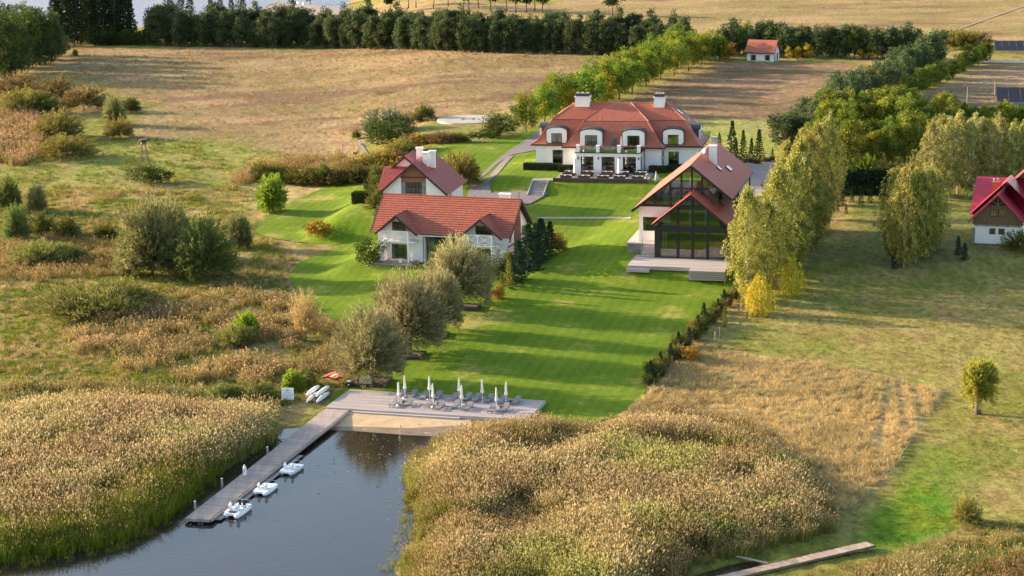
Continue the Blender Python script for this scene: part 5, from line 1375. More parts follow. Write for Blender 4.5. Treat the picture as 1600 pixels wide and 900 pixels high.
sf.add([(MXR, MY0, zr - .06), (mx_, MY0, mz - .06), (mx_, MY1, mz - .06), (MXR, MY1, zr - .06)], [(3, 2, 1, 0)])
sf.build('soffit', MT['curtain'], ph)
F3 = Face((0, 0), 0)
us = [.7, 3.28, 5.41, 7.58, 10.2]
fm3 = MB()
F3.box(fm3, -.1, .7, -.5, .05, -.4, 4.6); F3.box(fm3, 10.2, 10.75, -.5, .05, -.4, 4.6)
for u in us[1:-1]:
    F3.box(fm3, u - .16, u + .16, -.3, .04, -.1, rz - abs(u - rx) * pit - .25)
F3.box(fm3, .7, 10.2, -.25, .02, 3.82, 4.62)
F3.box(fm3, us[1] + .16, us[3] - .16, -.2, .015, 7.05, 7.3)
fm3.build('timber_frame', MT['black'], ph)
for a, b_ in zip(us, us[1:]):
    a2, b2_ = (a if a == us[0] else a + .16), (b_ if b_ == us[-1] else b_ - .16)
    F3.window(ph, a2, b2_, .02, 3.82, 1, depth=.14, name='glass_wall', fm=MT['black'], gm=MT['bigglass'], fw=.05, zsplit=[2.72])
def tri(par, pts, name='gable_glass'):
    MB().poly([F3.p(u, -.14, z) for u, z in pts]).build(name, MT['bigglass'], par)
zz = lambda u: rz - abs(u - rx) * pit - .3
tri(ph, [(.95, 4.62), (3.12, 4.62), (3.12, zz(3.12))]); tri(ph, [(7.74, 4.62), (9.75, 4.62), (7.74, zz(7.74))])
for a, b_ in ((3.44, 5.25), (5.57, 7.42)):
    tri(ph, [(a, 4.62), (b_, 4.62), (b_, 7.05), (a, 7.05)])
tri(ph, [(3.44, 7.3), (5.25, 7.3), (5.25, zz(5.25)), (3.44, max(7.31, zz(3.44)))]); tri(ph, [(5.57, 7.3), (7.42, 7.3), (7.42, max(7.31, zz(7.42))), (5.57, zz(5.57))])
# inside the pool hall
MB().box(-.05, .3, -.3, 10.7, 14.5, .0).build('hall_floor', MT['concrete'], ph)
MB().box(4.6, 5.0, .004, 10.0, 13.5, .05).build('pool_basin', MT['pool'], ph)
iw = MB(); iw.box(-.05, 14.5, -.3, 10.7, 14.7, 5); iw.box(-.12, .5, -.3, .05, 14.5, 4.6); iw.box(10.55, .5, -.3, 10.75, 14.5, 4.6)
iw.build('hall_wall', MT['offwhite'], ph)
MB().box(-.04, 2.6, 4.0, 10.5, 14.4, 4.2).build('gallery', MT['offwhite'], ph)
c_ = MB()
for x in (1.0, 1.35): c_.box(x, .5, .02, x + .25, .62, 3.7)
for x in (4.7, 7.0): c_.box(x, .6, 4.65, x + .5, .7, 6.9)
c_.build('curtain', MT['curtain'], ph)
jz = MB().tube([(2.6, 3.2, .0), (2.6, 3.2, .9)], [1.3, 1.35], 20); jz.build('whirlpool_tub', MT['offwhite'], ph)
# main house behind
w3 = MB()
F4 = Face((0, 3.8), 0)
F4.wall(w3, -3.05, -.1, .6, 6.7, [(-2.45, -.35, 3.1, 5.16)], .2)
F4.wall(w3, -.1, 1.6, 4.4, 6.7)
Face((-3.05, 27), -math.pi / 2).wall(w3, 0, 23.2, .6, 6.7); Face((10.2, 14.6), math.pi / 2).wall(w3, 0, 12.4, .6, 8.0, [(2, 3.4, 4.5, 6.4), (6, 7.4, 4.5, 6.4)])
Face((10.2, 27), math.pi).wall(w3, 0, 13.25, .6, 6.7)
w3.build('wall', MT['pink'], ph)
F4.window(ph, -2.45, -.35, 3.1, 5.16, 2, depth=.12, name='window')
fR = Face((10.2, 14.6), math.pi / 2)
fR.window(ph, 2, 3.4, 4.5, 6.4, 2); fR.window(ph, 6, 7.4, 4.5, 6.4, 2)
fm4 = MB()
F4.box(fm4, -3.0, 4.6, -.2, .05, 6.72, 7.05)
zm = lambda u: mz - abs(u - mx_) * .79 - .3
for u in (-.7, 1.55, 3.2, 4.7, 6.2):
    F4.box(fm4, u - .13, u + .13, -.2, .04, 7.05, zm(u))
F4.box(fm4, 1.68, 7.2, -.18, .035, 9.35, 9.6)
fm4.build('timber_frame', MT['black'], ph)
def tri4(pts): MB().poly([F4.p(u, -.1, z) for u, z in pts]).build('gable_glass', MT['bigglass'], ph)
tri4([(-2.3, 7.05), (-.83, 7.05), (-.83, zm(-.83))])
tri4([(-.57, 7.05), (1.42, 7.05), (1.42, zm(1.42)), (-.57, zm(-.57))])
for a, b_ in ((1.68, 3.07), (3.33, 4.57), (4.83, 6.07)):
    tri4([(a, 7.05), (b_, 7.05), (b_, 9.35), (a, 9.35)])
    tri4([(a, 9.6), (b_, 9.6), (b_, max(9.61, zm(b_))), (a, max(9.61, zm(a)))])
tri4([(6.33, 7.05), (8.6, 7.05), (8.6, zm(8.6)), (6.33, zm(6.33))])
MB().box(.2, 9.0, 6.72, 8.4, 9.15, 8.6).build('inner_wall', MT['dark'], ph)
MB().box(-2.95, 4.0, 6.6, 7.9, 26, 6.71).build('upper_floor', MT['dark'], ph)
cu = MB()
for a, b_ in ((1.75, 2.9), (5.6, 6.1), (.5, 1.3)): F4.box(cu, a, b_, -.4, -.3, 7.1, min(9.2, zm(a) - .2))
cu.build('curtain', MT['curtain'], ph)
ch = chimney(ph, 6.3, 14.0, 10.5, 14.1, 1.1, .9, cap=.08)
MB().box(6.0, 14.6, 14.2, 6.8, 15.4, 15.4).build('vent_cowl', MT['greymetal'], ph)
chimney(ph, 6.35, 6.0, 7.8, 10.3, .85, .8, cap=.06)
dd = MB().tube([(5.2, 13.0, 13.55), (5.08, 12.9, 13.58)], [.42, .36], 14); dish = dd.build('satellite_dish', MT['kayakyellow'], ph); dish.data.materials[0] = MT['offwhite']
MB().tube([(5.3, 13.1, 12.7), (5.25, 13.05, 13.5)], .04, 6).build('dish_arm', MT['greymetal'], ph)
sl = Vector((1, 0, -.805))
skylight(ph, (7.3, 13.2, mz - 2.6 * .805 + .05), (0, 1, 0), sl, 1.2, 1.0); skylight(ph, (8.2, 17.6, mz - 3.5 * .805 + .05), (0, 1, 0), sl, 1.8, 1.1)
skylight(ph, (8.5, 8.0, rz - 3.3 * pit + .05), (0, 1, 0), sl, 1.8, 1.0)
gutter(ph, (MXL - .06, MY0, 6.12), (MXL - .06, MY1, 6.12)); gutter(ph, (MXR + .06, MY0, zr - .05), (MXR + .06, MY1, zr - .05))
MB().box(10.3, 25.2, .5, 10.5, 25.4, 7.8).build('rear_post', MT['dark'], ph)
# upper terrace, stair and timber deck
MB().box(-4.5, -.6 + 3.0, -.6, -.12, 14, 1.35).build('stone_base', MT['stone'], ph)
MB().box(-4.7, 2.2, 1.354, -.12, 14, 1.5).build('upper_terrace', MT['plank2'], ph)
for i in range(7):
    MB().box(-2.1, .1 + i * .3, .02 + i * .2, -.14, .5 + i * .3, .2 + i * .2 - .002).build('step', MT['plank2'], ph)
rt = MB()
for i in range(4): rt.beam((-2.2, .1 + i * .65, .1 + i * .43), (-2.2, .1 + i * .65, 1.0 + i * .43), .05, .05)
rt.beam((-2.2, .1, 1.0), (-2.2, 2.05, 2.3), .06, .06)
rt.build('stair_rail', MT['greymetal'], ph)
def deckpoly(px): 
    c, s = math.cos(R(POOLH[3])), math.sin(R(POOLH[3])); out = []
    for a, b_ in px:
        p = PZ(a, b_, POOLH[2]); dx, dy = p[0] - POOLH[0], p[1] - POOLH[1]
        out.append((dx * c + dy * s, -dx * s + dy * c))
    return out
pA = deckpoly([(985.3, 414.7), (1082.7, 415), (1076.7, 423.3), (1128.7, 424), (1134, 416)])
yf = pA[0][1]; yj = (pA[2][1] + pA[3][1]) / 2; xj0, xj1 = pA[2][0], pA[3][0] + .3
for i, y in enumerate(np.arange(yf, -.32, .30)):
    MB().box(-3.0, y, -.12, xj1, min(y + .285, -.06), -.02).build('deck_board', MT['plank2'], ph)
for y in np.arange(-.0, 4.6, .30):
    MB().box(-3.0, y, -.12, -.14 if y > .0 else -.14, y + .285, -.02).build('deck_board', MT['plank2'], ph)
for y in np.arange(yj, yf - .05, .30):
    MB().box(xj0, y, -.12, xj1, min(y + .285, yf - .01), -.02).build('deck_board', MT['plank2'], ph)
ap = MB()
ap.box(-3.0, yf - .06, -.55, xj0 - .004, yf - .004, -.03)
for k in range(5): ap.box(xj0 - .06, yj - .06, -.25 - k * .27, xj1, yj - .004, -.03 - k * .27)
ap.box(xj1 + .004, yj, -2.4, xj1 + .08, 0, -.03); ap.box(xj0 - .064, yj, -1.2, xj0 - .004, yf - .07, -.03)
ap.build('deck_apron', MT['plank2'], ph)
MB().box(-2.95, yf - .95, -.75, .3, yf - .064, -.32).build('deck_step', MT['plank2'], ph)
# loungers inside the pool hall window
for x in (1.0, 2.0, 6.1, 8.3, 9.3):
    t = thing('pool_lounger', POOLH[:3], R(POOLH[3]), 'white lounger standing behind the pool hall glass', 'lounger', 'white loungers behind the pool hall glass')
    MB().box(x - .3, .7, .22, x + .3, 1.9, .32).build('seat', MT['plastic'], t)
    k = MB(); k.beam((x, 1.9, .3), (x, 2.5, .75), .6, .08, (0, 0, 1)); k.build('backrest', MT['plastic'], t)
    lg = MB()
    for dx in (-.25, .25):
        for y in (.8, 2.0): lg.box(x + dx - .03, y - .03, 0.004, x + dx + .03, y + .03, .216)
    lg.build('leg', MT['greymetal'], t)

# ------------------------------------------------------------------ red metal roofed house on the right
rh = house('timber_gable_house', REDH, 'white house with crimson metal roof and brown timber gable at the right edge', 'house')
W5, HE5, HR5 = 7.08, 3.35, 7.5
k5 = (HR5 - HE5) / (W5 / 2 + .6)
r5 = MB(); q5 = .8
r5.slope((-.6, 8, HE5), (-.6, -.9, HE5), (W5 / 2, -.9, HR5), (W5 / 2, 8, HR5), .5, .03)
r5.slope((W5 + .6, -.9, HE5), (W5 + .6, 8, HE5), (W5 / 2, 8, HR5), (W5 / 2, -.9, HR5), .5, .03)
r5.slope((-1.0, 3.6, 3.55), (13, 3.6, 3.55), (13, 9.0, 8.4), (-.7, 9.0, 8.4), .5, .03); r5.slope((13, 14.4, 3.55), (-1.0, 14.4, 3.55), (-.7, 9.0, 8.4), (13, 9, 8.4), .5, .03)
for gx5, gy5, gz5, hw5 in ((4.4, 2.2, 9.0, 5.2), (7.2, 6.0, 10.6, 5.0)):
    r5.slope((gx5 - hw5, gy5 + 6, gz5 - hw5 * 1.0), (gx5 - hw5, gy5, gz5 - hw5 * 1.0), (gx5, gy5, gz5), (gx5, gy5 + 6, gz5), .5, .03)
    r5.slope((gx5 + hw5, gy5, gz5 - hw5 * 1.0), (gx5 + hw5, gy5 + 6, gz5 - hw5), (gx5, gy5 + 6, gz5), (gx5, gy5, gz5), .5, .03)
ro5 = r5.build('roof', MT['redmetal'], rh)
vg = MB()
vg.beam((-.6, -.93, HE5 - .05), (W5 / 2, -.93, HR5 - .02), .1, .24); vg.beam((W5 + .6, -.93, HE5 - .05), (W5 / 2, -.93, HR5 - .02), .1, .24)
vg.build('verge_trim', MT['redmetal'], ro5)
w5 = MB(); f5 = Face((0, 0), 0)
f5.wall(w5, 0, W5, -.5, 3.0, [(2.36, 3.25, 1.47, 2.36), (3.65, 4.55, 1.5, 2.38)], .12)
Face((0, 14), -math.pi / 2).wall(w5, 0, 14, -.5, 3.5); Face((W5, 0), math.pi / 2).wall(w5, 0, 14, -.5, 3.5)
w5.build('wall', MT['white'], rh)
MB().box(-.16, -.1, -.6, W5 + .1, -.004, .08).build('plinth', MT['slab'], rh)
MB().box(-.08, -.07, .084, .34, -.004, 2.3).build('stone_corner', MT['stone'], rh)
f5.window(rh, 2.36, 3.25, 1.47, 2.36, 2, 1, .06); f5.window(rh, 3.65, 4.55, 1.5, 2.38, 2, 1, .06)
zt5 = lambda u: HE5 + (u + .6) * k5 - .15 if u < W5 / 2 else HE5 + (W5 + .6 - u) * k5 - .15
n5 = 28
for i in range(n5):
    a, b_ = .0 + W5 * i / n5, W5 * (i + 1) / n5
    for zb, zt in ((3.04, 4.1), (5.15, 9)) if (2.42 < (a + b_) / 2 < 3.29 or 3.63 < (a + b_) / 2 < 4.57) else ((3.04, 9),):
        za, zb2 = min(zt, zt5(a), 5.6), min(zt, zt5(b_), 5.6)
        if max(za, zb2) <= zb: continue
        MB().prism([f5.p(a + .012, .02 + .01 * (i % 2), zb), f5.p(b_ - .012, .02 + .01 * (i % 2), zb), f5.p(b_ - .012, .02 + .01 * (i % 2), max(zb2, zb + .01)), f5.p(a + .012, .02 + .01 * (i % 2), max(za, zb + .01))], (0, .05, 0)).build('plank', MT['wood'], rh)
MB().poly([f5.p(-.2, -.1, 3.0), f5.p(W5 + .2, -.1, 3.0), f5.p(W5 / 2, -.1, HR5 - .3)]).build('gable_back', MT['dark'], rh)
f5.window(rh, 2.42, 3.29, 4.1, 5.15, 1, 1, .0); f5.window(rh, 3.63, 4.57, 4.1, 5.15, 1, 1, .0)
tb5 = MB()
tb5.box(1.9, -.12, 5.6, 5.2, -.01, 5.75); tb5.box(W5 / 2 - .08, -.5, 5.76, W5 / 2 + .08, -.36, 7.2); tb5.box(.0, -.1, 2.9, W5, -.01, 3.03)
tb5.beam((W5 / 2, -.43, 5.9), (W5 / 2 - .9, -.43, 6.5), .1, .1); tb5.beam((W5 / 2, -.43, 5.9), (W5 / 2 + .9, -.43, 6.5), .1, .1)
tb5.box(.3, -.44, 2.78, W5 - .1, -.34, 2.89)
for x in (.5, 2, 3.5, 5, 6.5): tb5.box(x - .06, -.34, 2.7, x + .06, -.1, 3.0)
tb5.build('gable_timbers', MT['wood'], rh)
cb5 = MB().box(2.0, 4.6, 5.5, 3.2, 5.6, 8.4).build('chimney', MT['redbrick'], rh)
for x in (2.3, 2.85):
    q = MB().tube([(x, 5.1, 8.404), (x, 5.1, 8.7)], .1, 8); q.tube([(x, 5.1, 8.74), (x, 5.1, 8.86)], [.2, .12], 8); q.build('flue_cowl', MT['greymetal'], cb5)

# ------------------------------------------------------------------ small white house far behind
sh = house('small_house', SMALLH, 'small white house with orange red roof far behind the manor', 'house')
Ls, Ws, Hs, Hs2 = 7.98, 5.55, 2.34, 5.33
r6 = MB(); r6.slope((0, 0, Hs), (Ls, 0, Hs), (Ls, Ws / 2, Hs2), (0, Ws / 2, Hs2), .45, .03); r6.slope((Ls, Ws, Hs), (0, Ws, Hs), (0, Ws / 2, Hs2), (Ls, Ws / 2, Hs2), .45, .03)
r6.build('roof', MT['tile_m'], sh)
e6 = MB()
for x in (0, Ls):
    for y0 in (0, Ws): e6.beam((x, y0, Hs - .08), (x, Ws / 2, Hs2 - .08), .1, .2)
e6.box(0, -.06, Hs - .2, Ls, .04, Hs - .03)
e6.build('fascia', MT['dark'], sh)
w6 = MB(); f6 = Face((.5, .5), 0)
f6.wall(w6, 0, Ls - 1, -.5, 2.35, [(1.08, 2.39, .35, 1.7), (4.8, 6.1, .42, 1.75)], .12)
g6 = Face((Ls - .5, .5), math.pi / 2); g6.wall(w6, 0, Ws - 1, -.5, 2.5, [(.8, 1.5, 0, 2.0), (2.6, 3.6, 0, 2.0)], .12)
w6.poly([g6.p(0, 0, 2.5), g6.p(Ws - 1, 0, 2.5), g6.p(Ws / 2 - .5, 0, 5.1)])
g7 = Face((.5, Ws - .5), -math.pi / 2); g7.wall(w6, 0, Ws - 1, -.5, 2.5); w6.poly([g7.p(0, 0, 2.5), g7.p(Ws - 1, 0, 2.5), g7.p(Ws / 2 - .5, 0, 5.1)])
Face((Ls - .5, Ws - .5), math.pi).wall(w6, 0, Ls - 1, -.5, 2.4)
w6.build('wall', MT['white'], sh)
f6.window(sh, 1.08, 2.39, .35, 1.7, 2, 2, .06, sill=MT['white']); f6.window(sh, 4.8, 6.1, .42, 1.75, 2, 2, .06, sill=MT['white'])
g6.window(sh, .8, 1.5, 0, 2.0, 1, 1, .06, name='door'); g6.window(sh, 2.6, 3.6, 0, 2.0, 1, 1, .06, name='door')
rlb = MB()
for i in range(9): rlb.box(i * .9 + .3, -.7, -.3, i * .9 + .36, -.64, .4)
rlb.box(.3, -.69, .32, 7.6, -.65, .38)
rlb.build('front_rail', MT['wood'], sh)

# ------------------------------------------------------------------ barn, gazebo, solar tables
bp_ = G(410, 27); bq = G(590, 26)
ang = math.atan2(bq[1] - bp_[1], bq[0] - bp_[0]); Lb = float(np.hypot(*(bq - bp_)[:2]))
bn = thing('barn', (bp_[0], bp_[1], bp_[2]), ang, 'long low barn with grey sheet roof beyond the pine windbreak', 'barn')
q = MB(); q.slope((-.4, -.5, 2.6), (Lb + .4, -.5, 2.6), (Lb + .4, 6, 5.6), (-.4, 6, 5.6), 1.2, .04); q.slope((Lb + .4, 12.5, 2.6), (-.4, 12.5, 2.6), (-.4, 6, 5.6), (Lb + .4, 6, 5.6), 1.2, .04)
q.build('roof', MT['barnroof'], bn)
q = MB().box(0, 0, -.5, Lb, 12, 2.6); q.add([(0, 0, 2.6), (0, 12, 2.6), (0, 6, 5.5)], [(0, 1, 2)]); q.add([(Lb, 0, 2.6), (Lb, 12, 2.6), (Lb, 6, 5.5)], [(0, 1, 2)])
q.build('wall', MT['brick'], bn)
for x in (16.5, 20.5): 
    v = MB().box(x - .5, 5.7, 5.2, x + .5, 6.3, 6.3); v.build('roof_vent', MT['white'], bn)
gz = G(1325, 262)
gt = thing('gazebo', gz, R(-15), 'dark brown hip roofed gazebo half hidden under the maples', 'gazebo')
q = MB(); e_ = [(-2.6, -2, 2.2), (2.6, -2, 2.2), (2.6, 2, 2.2), (-2.6, 2, 2.2)]; a_, b_ = (-1.0, 0, 4.2), (1.0, 0, 4.2)
q.slope(e_[0], e_[1], b_, a_, .4, .03); q.slope(e_[2], e_[3], a_, b_, .4, .03); q.slope(e_[1], e_[2], b_, b_, .4, .03); q.slope(e_[3], e_[0], a_, a_, .4, .03)
q.build('roof', MT['tile_o'], gt)
for x in (-2.3, 2.3):
    for y in (-1.7, 1.7): MB().box(x - .08, y - .08, -.3, x + .08, y + .08, 2.25).build('post', MT['dark'], gt)
MB().box(-2.2, 1.5, 0, 2.2, 1.6, 1.0).build('back_rail', MT['dark'], gt)
def solar(px, py, nx, ny, th, label, w=1.75, h=1.1, tilt=20):
    g = G(px, py)
    t = thing('solar_array', (g[0], g[1], g[2]), R(th), label, 'solar panels')
    c, s = math.cos(R(tilt)), math.sin(R(tilt))
    for i in range(nx):
        for j in range(ny):
            x, d = i * (w + .05), j * (h + .05)
            pa = [(x, d * c, .8 + d * s), (x + w, d * c, .8 + d * s), (x + w, (d + h) * c, .8 + (d + h) * s), (x, (d + h) * c, .8 + (d + h) * s)]
            MB().prism([Vector(v) for v in pa], (0, -s * .04, c * .04)).build('panel', MT['panel'], t)
    W_, D_ = nx * (w + .05), ny * (h + .05)
    fr = MB(); fr.beam((-.05, -.03, .76), (W_, -.03, .76), .06, .1)
    for i in range(0, nx + 1, 2):
        x = i * (w + .05) - .03
        fr.beam((x, .4, -.3), (x, .4, .9), .08, .08); fr.beam((x, D_ * c - .3, -.3), (x, D_ * c - .3, .7 + D_ * s), .08, .08)
    fr.build('rack', MT['greymetal'], t)
solar(1556, 84, 12, 5, -8, 'dark solar array on the field beyond the dusty road')
solar(1558, 166, 7, 3, -10, 'large dark solar array behind the hedge at the right edge', 2.4, 2.0, 24)
solar(1514, 172, 7, 2, -8, 'low near black solar table left of the large array', 1.8, 1.0, 10)
g = G(1483, 158)
t = thing('meter_box', (g[0], g[1], g[2]), 0, 'small blue grey cabinet on the field beside the solar arrays', 'cabinet')
MB().box(-.5, -.3, 0, .5, .3, 1.3).build('body', MT['greyplastic'], t); MB().box(-.55, -.35, 1.304, .55, .35, 1.4).build('lid', MT['greymetal'], t)
for px, py, h in ((1511, 160, 3.4), (1554, 150, 3.4), (1476, 146, 1.4)):
    g = G(px, py)
    o = MB().tube([(0, 0, -.4), (.02, 0, h * .5), (0, 0, h)], [.09, .08, .06], 7).build('field_post', MT['post']); o.location = g
    tag(o, {1511: 'thin grey pole on the field left of the solar arrays', 1554: 'thin grey pole above the large solar array', 1476: 'short pale post near the oak row'}[px], 'post')
# ------------------------------------------------------------------ lake deck
DZ = .85
dA, dB, dC, dD = [PZ(a, b, DZ) for a, b in ((508, 636.4), (546.7, 608), (852.4, 625.8), (824, 655.5))]   # front left, back left, back right, front right
dk = thing('lake_deck', (dA[0], dA[1], DZ), math.atan2(dD[1] - dA[1], dD[0] - dA[0]), 'large grey timber sun deck between lawn and beach', 'deck')
Md = dk.matrix_basis.copy() if False else Matrix.Translation((dA[0], dA[1], DZ)) @ Matrix.Rotation(math.atan2(dD[1] - dA[1], dD[0] - dA[0]), 4, 'Z')
Mi = Md.inverted()
lB, lC, lD = [Mi @ Vector(p) for p in (dB, dC, dD)]
nb = 44
rd = random.Random(8)
for i in range(nb):
    t0, t1 = i / nb, (i + 1) / nb - .006
    q = [Vector((0, 0, 0)).lerp(lB, t0), lD.lerp(lC, t0), lD.lerp(lC, t1), Vector((0, 0, 0)).lerp(lB, t1)]
    for v in q: v.z = -.05 + rd.uniform(0, .008)
    MB().prism([Vector((v.x, v.y, q[0].z)) for v in q], (0, 0, .05)).build('deck_board', MT['plank2'], dk)
sk = MB(); ctr = (lB + lC + lD) / 4
for a, b_ in ((Vector((0, 0, 0)), lD), (lD, lC), (Vector((0, 0, 0)), lB), (lB, lC)):
    sk.beam((a.x, a.y, -.3), (b_.x, b_.y, -.3), .06, .5)
sk.build('deck_apron', MT['plank2'], dk)
s0, s1 = [Mi @ Vector(PZ(a, b, DZ - .2)) for a, b in ((548, 645), (716, 655))]
for i in range(2):
    MB().box(s0.x + i * .3, -.42 * (i + 1) - .03, -.62, s1.x - i * .3, -.42 * i - .035 - (.004 if i else 0), -.2 - i * .2).build('step', MT['plank2'], dk)
MB().box(3.2, -.9, -.7, s1.x - 1, -.88, -.62)
# ------------------------------------------------------------------ jetty
jn, jf = (PZ(291, 809, .5), PZ(328, 811, .5)), (PZ(511, 637, .72), PZ(546, 640, .72))
jt = thing('jetty', (0, 0, 0), 0, 'long timber jetty running from the sun deck into the pond', 'jetty')
JL = float(np.linalg.norm((jf[0] + jf[1] - jn[0] - jn[1]) / 2)); njp = int(JL / .27)
V3 = lambda a: Vector(tuple(map(float, a)))
jn, jf = [V3(p) for p in jn], [V3(p) for p in jf]
pmat = MT['plank']
for i in range(njp):
    t0, t1 = i / njp, (i + .93) / njp
    q = [jn[0].lerp(jf[0], t0), jn[1].lerp(jf[1], t0), jn[1].lerp(jf[1], t1), jn[0].lerp(jf[0], t1)]
    e_ = (q[1] - q[0]).normalized() * rd.uniform(-.03, .03)
    MB().prism([v + e_ + Vector((0, 0, -.06 + rd.uniform(-.006, .006))) for v in q], (0, 0, .055)).build('plank', pmat, jt)
jd = (jf[0] - jn[0]).normalized(); jr = (jn[1] - jn[0]).normalized()
for s_, off, dz_, e1 in ((1, .12, -.16, .98), (0, -.10, -.20, .98)):
    a, b_ = jn[s_] + jr * off, jf[s_] + jr * off
    q = MB().beam(a + Vector((0, 0, dz_)), a.lerp(b_, e1) + Vector((0, 0, dz_)), .14, .24); q.build('side_beam', MT['plank'], jt)
q = MB().beam(jn[0] - jd * .07 + Vector((0, 0, -.17)), jn[1] - jd * .07 + Vector((0, 0, -.17)), .12, .26); q.build('end_beam', MT['plank'], jt)
# low mooring step along the right hand side
for i in range(46):
    t0 = .02 + .56 * i / 46; t1 = t0 + .56 / 46 * .92
    a, b_ = jn[1].lerp(jf[1], t0), jn[1].lerp(jf[1], t1)
    z_ = Vector((0, 0, -.34 - (a.z - .5)))
    MB().prism([a + jr * .22 + z_, a + jr * .75 + z_, b_ + jr * .75 + z_, b_ + jr * .22 + z_], (0, 0, .05)).build('mooring_step', MT['plank'], jt)
for i in range(9):
    for s_ in (0, 1):
        p = jn[s_].lerp(jf[s_], .02 + i * .118) + jr * (-.25 if s_ else .25)
        MB().tube([(p.x, p.y, -1.2), (p.x, p.y, p.z - .07)], .1, 6).build('pile', MT['wood'], jt)
lp = jn[0].lerp(jn[1], .62) - jd * .17
ld = MB()
for d in (-.22, .22): ld.tube([lp + jr * d + Vector((0, 0, -.8)), lp + jr * d + Vector((0, 0, .35)), lp + jr * d + jd * .3 + Vector((0, 0, .3))], .03, 6)
for z in (-.5, -.25, .0): ld.tube([lp + jr * -.22 + Vector((0, 0, z)), lp + jr * .22 + Vector((0, 0, z))], .025, 6)
ld.build('swim_ladder', MT['greymetal'], jt)
jl = [('nearest the jetty end', 305, 797), ('second from the jetty end', 347, 761), ('beyond the white bollard', 418, 711)]
for lb, px, py in jl:
    p = PZ(px, py, .2)
    o = MB().tube([(0, 0, -1.4), (0, 0, 1.0)], [.12, .12], 8).build('mooring_post', MT['post']); o.location = (p[0], p[1], .1)
    MB().tube([(0, 0, 1.003), (0, 0, 1.06)], [.13, .10], 8).build('cap', MT['white'], o)
    tag(o, 'grey wooden mooring post on the left side of the jetty, ' + lb, 'mooring post')
p = PZ(382.5, 742, .58)
t = thing('service_bollard', (p[0], p[1], .58), 0, 'white service pillar standing on the left edge of the jetty', 'pillar')
MB().tube([(0, 0, 0), (0, 0, .75), (0, 0, .9)], [.2, .2, .14], 10).build('body', MT['plastic'], t); MB().tube([(0, 0, .904), (0, 0, 1.08)], [.11, .08], 8).build('lamp_head', MT['white'], t)
MB().box(-.07, -.206, .35, .07, -.196, .6).build('hatch', MT['greyplastic'], t)
p = PZ(440, 688, 0)
o = MB().tube([(-.5, .6, .05), (.5, -.6, .25)], .09, 7).build('white_pole', MT['plastic']); o.location = (p[0], p[1], .05)
tag(o, 'white pole lying half in the water beside the jetty start', 'pole')
for px, py in ((548, 659), ):
    pass
p = PZ(626, 676, 0)
o = MB().tube([(0, 0, -.8), (0, 0, .9)], .05, 6).build('marker_stake', MT['post']); o.location = p; tag(o, 'thin pale stake standing in the shallow water by the beach', 'stake')

# ------------------------------------------------------------------ pedal boats
def pedal_boat(px, py, rz, label, kind_):
    p = PZ(px, py, .15)
    t = thing('pedal_boat', (p[0], p[1], 0), rz, label, 'pedal boat')
    for s_ in (-1, 1):                     # float: rounded hull with raised bow
        pts, rad = [], []
        for k in range(9):
            u = k / 8
            pts.append((-1.5 + 3.0 * u, s_ * .48, .16 + .12 * max(0, u - .7) ** 1.2 * 2)); rad.append(.26 * math.sin(math.pi * min(.98, .22 + u * .66)) ** .6 if u < 1 else .06)
        MB().tube(pts, rad, 10).build('hull', MT['plastic'] if kind_ else MT['greyplastic'], t, True)
    q = MB()
    prof = [(-1.42, .34, .34), (-1.2, .40, .44), (-.5, .44, .44), (.2, .36, .36), (.9, .44, .44), (1.35, .40, .40), (1.52, .3, .30)]
    for (x0, z0, w0), (x1, z1, w1) in zip(prof, prof[1:]):
        w0, w1 = .62 + (w0 - .4) * 1.2, .62 + (w1 - .4) * 1.2
        q.add([(x0, -w0, z0), (x1, -w1, z1), (x1, w1, z1), (x0, w0, z0), (x0, -w0, .18), (x1, -w1, .18), (x1, w1, .18), (x0, w0, .18)], [(0, 1, 2, 3), (4, 5, 1, 0), (3, 2, 6, 7)])
    q.add([(-1.42, -.55, .34), (-1.42, .55, .34), (-1.42, .55, .18), (-1.42, -.55, .18)], [(0, 1, 2, 3)]); q.add([(1.52, -.5, .3), (1.52, .5, .3), (1.52, .5, .18), (1.52, -.5, .18)], [(3, 2, 1, 0)])
    q.build('deck', MT['plastic'], t)
    for s_ in (-1, 1):
        c = MB()
        c.box(-.55, s_ * .33 - .24, .445, -.05, s_ * .33 + .24, .55); c.beam((-.6, s_ * .33, .52), (-.85, s_ * .33, 1.0), .46, .1, (0, 1, 0))
        c.build('seat', MT['plastic'], t)
        f = MB().box(.25, s_ * .33 - .2, .38, .72, s_ * .33 + .2, .405); f.build('footwell', MT['blackplastic'] if kind_ != 1 else MT['greyplastic'], t)
    MB().tube([(1.45, -.5, .4), (1.5, -.5, .68), (1.5, .5, .68), (1.45, .5, .4)], .025, 6).build('bow_rail', MT['greymetal'], t)
    MB().tube([(.1, 0, .42), (.02, 0, .75)], .03, 6).build('steering_stick', MT['blackplastic'], t)
    if kind_ == 2:
        MB().box(-1.3, -.3, .42, -.9, .3, .46).build('rear_step', MT['wicker'], t)
        for y in (-.2, .2): MB().box(.75, y - .1, .44, .95, y + .1, .85).build('console', MT['blackplastic'], t)
        MB().tube([(.7, -.55, .45), (.8, -.5, .95), (.8, .5, .95), (.7, .55, .45)], .025, 6).build('wind_frame', MT['greymetal'], t)
    return t
ja = math.atan2(jd.y, jd.x)
b1 = pedal_boat(372, 799, ja - .05, 'white catamaran pedal boat with brown rear step nearest the jetty end', 2)
b1.scale = (1.12, 1.25, 1.2)
b2_ = pedal_boat(415, 765, ja - .05, 'greyer white pedal boat moored between the two others', 1); b2_.scale = (1.0, 1.2, 1.0)
b3_ = pedal_boat(456, 734, ja - .08, 'clean white pedal boat moored farthest from the jetty end', 0); b3_.scale = (1.0, 1.2, 1.0)

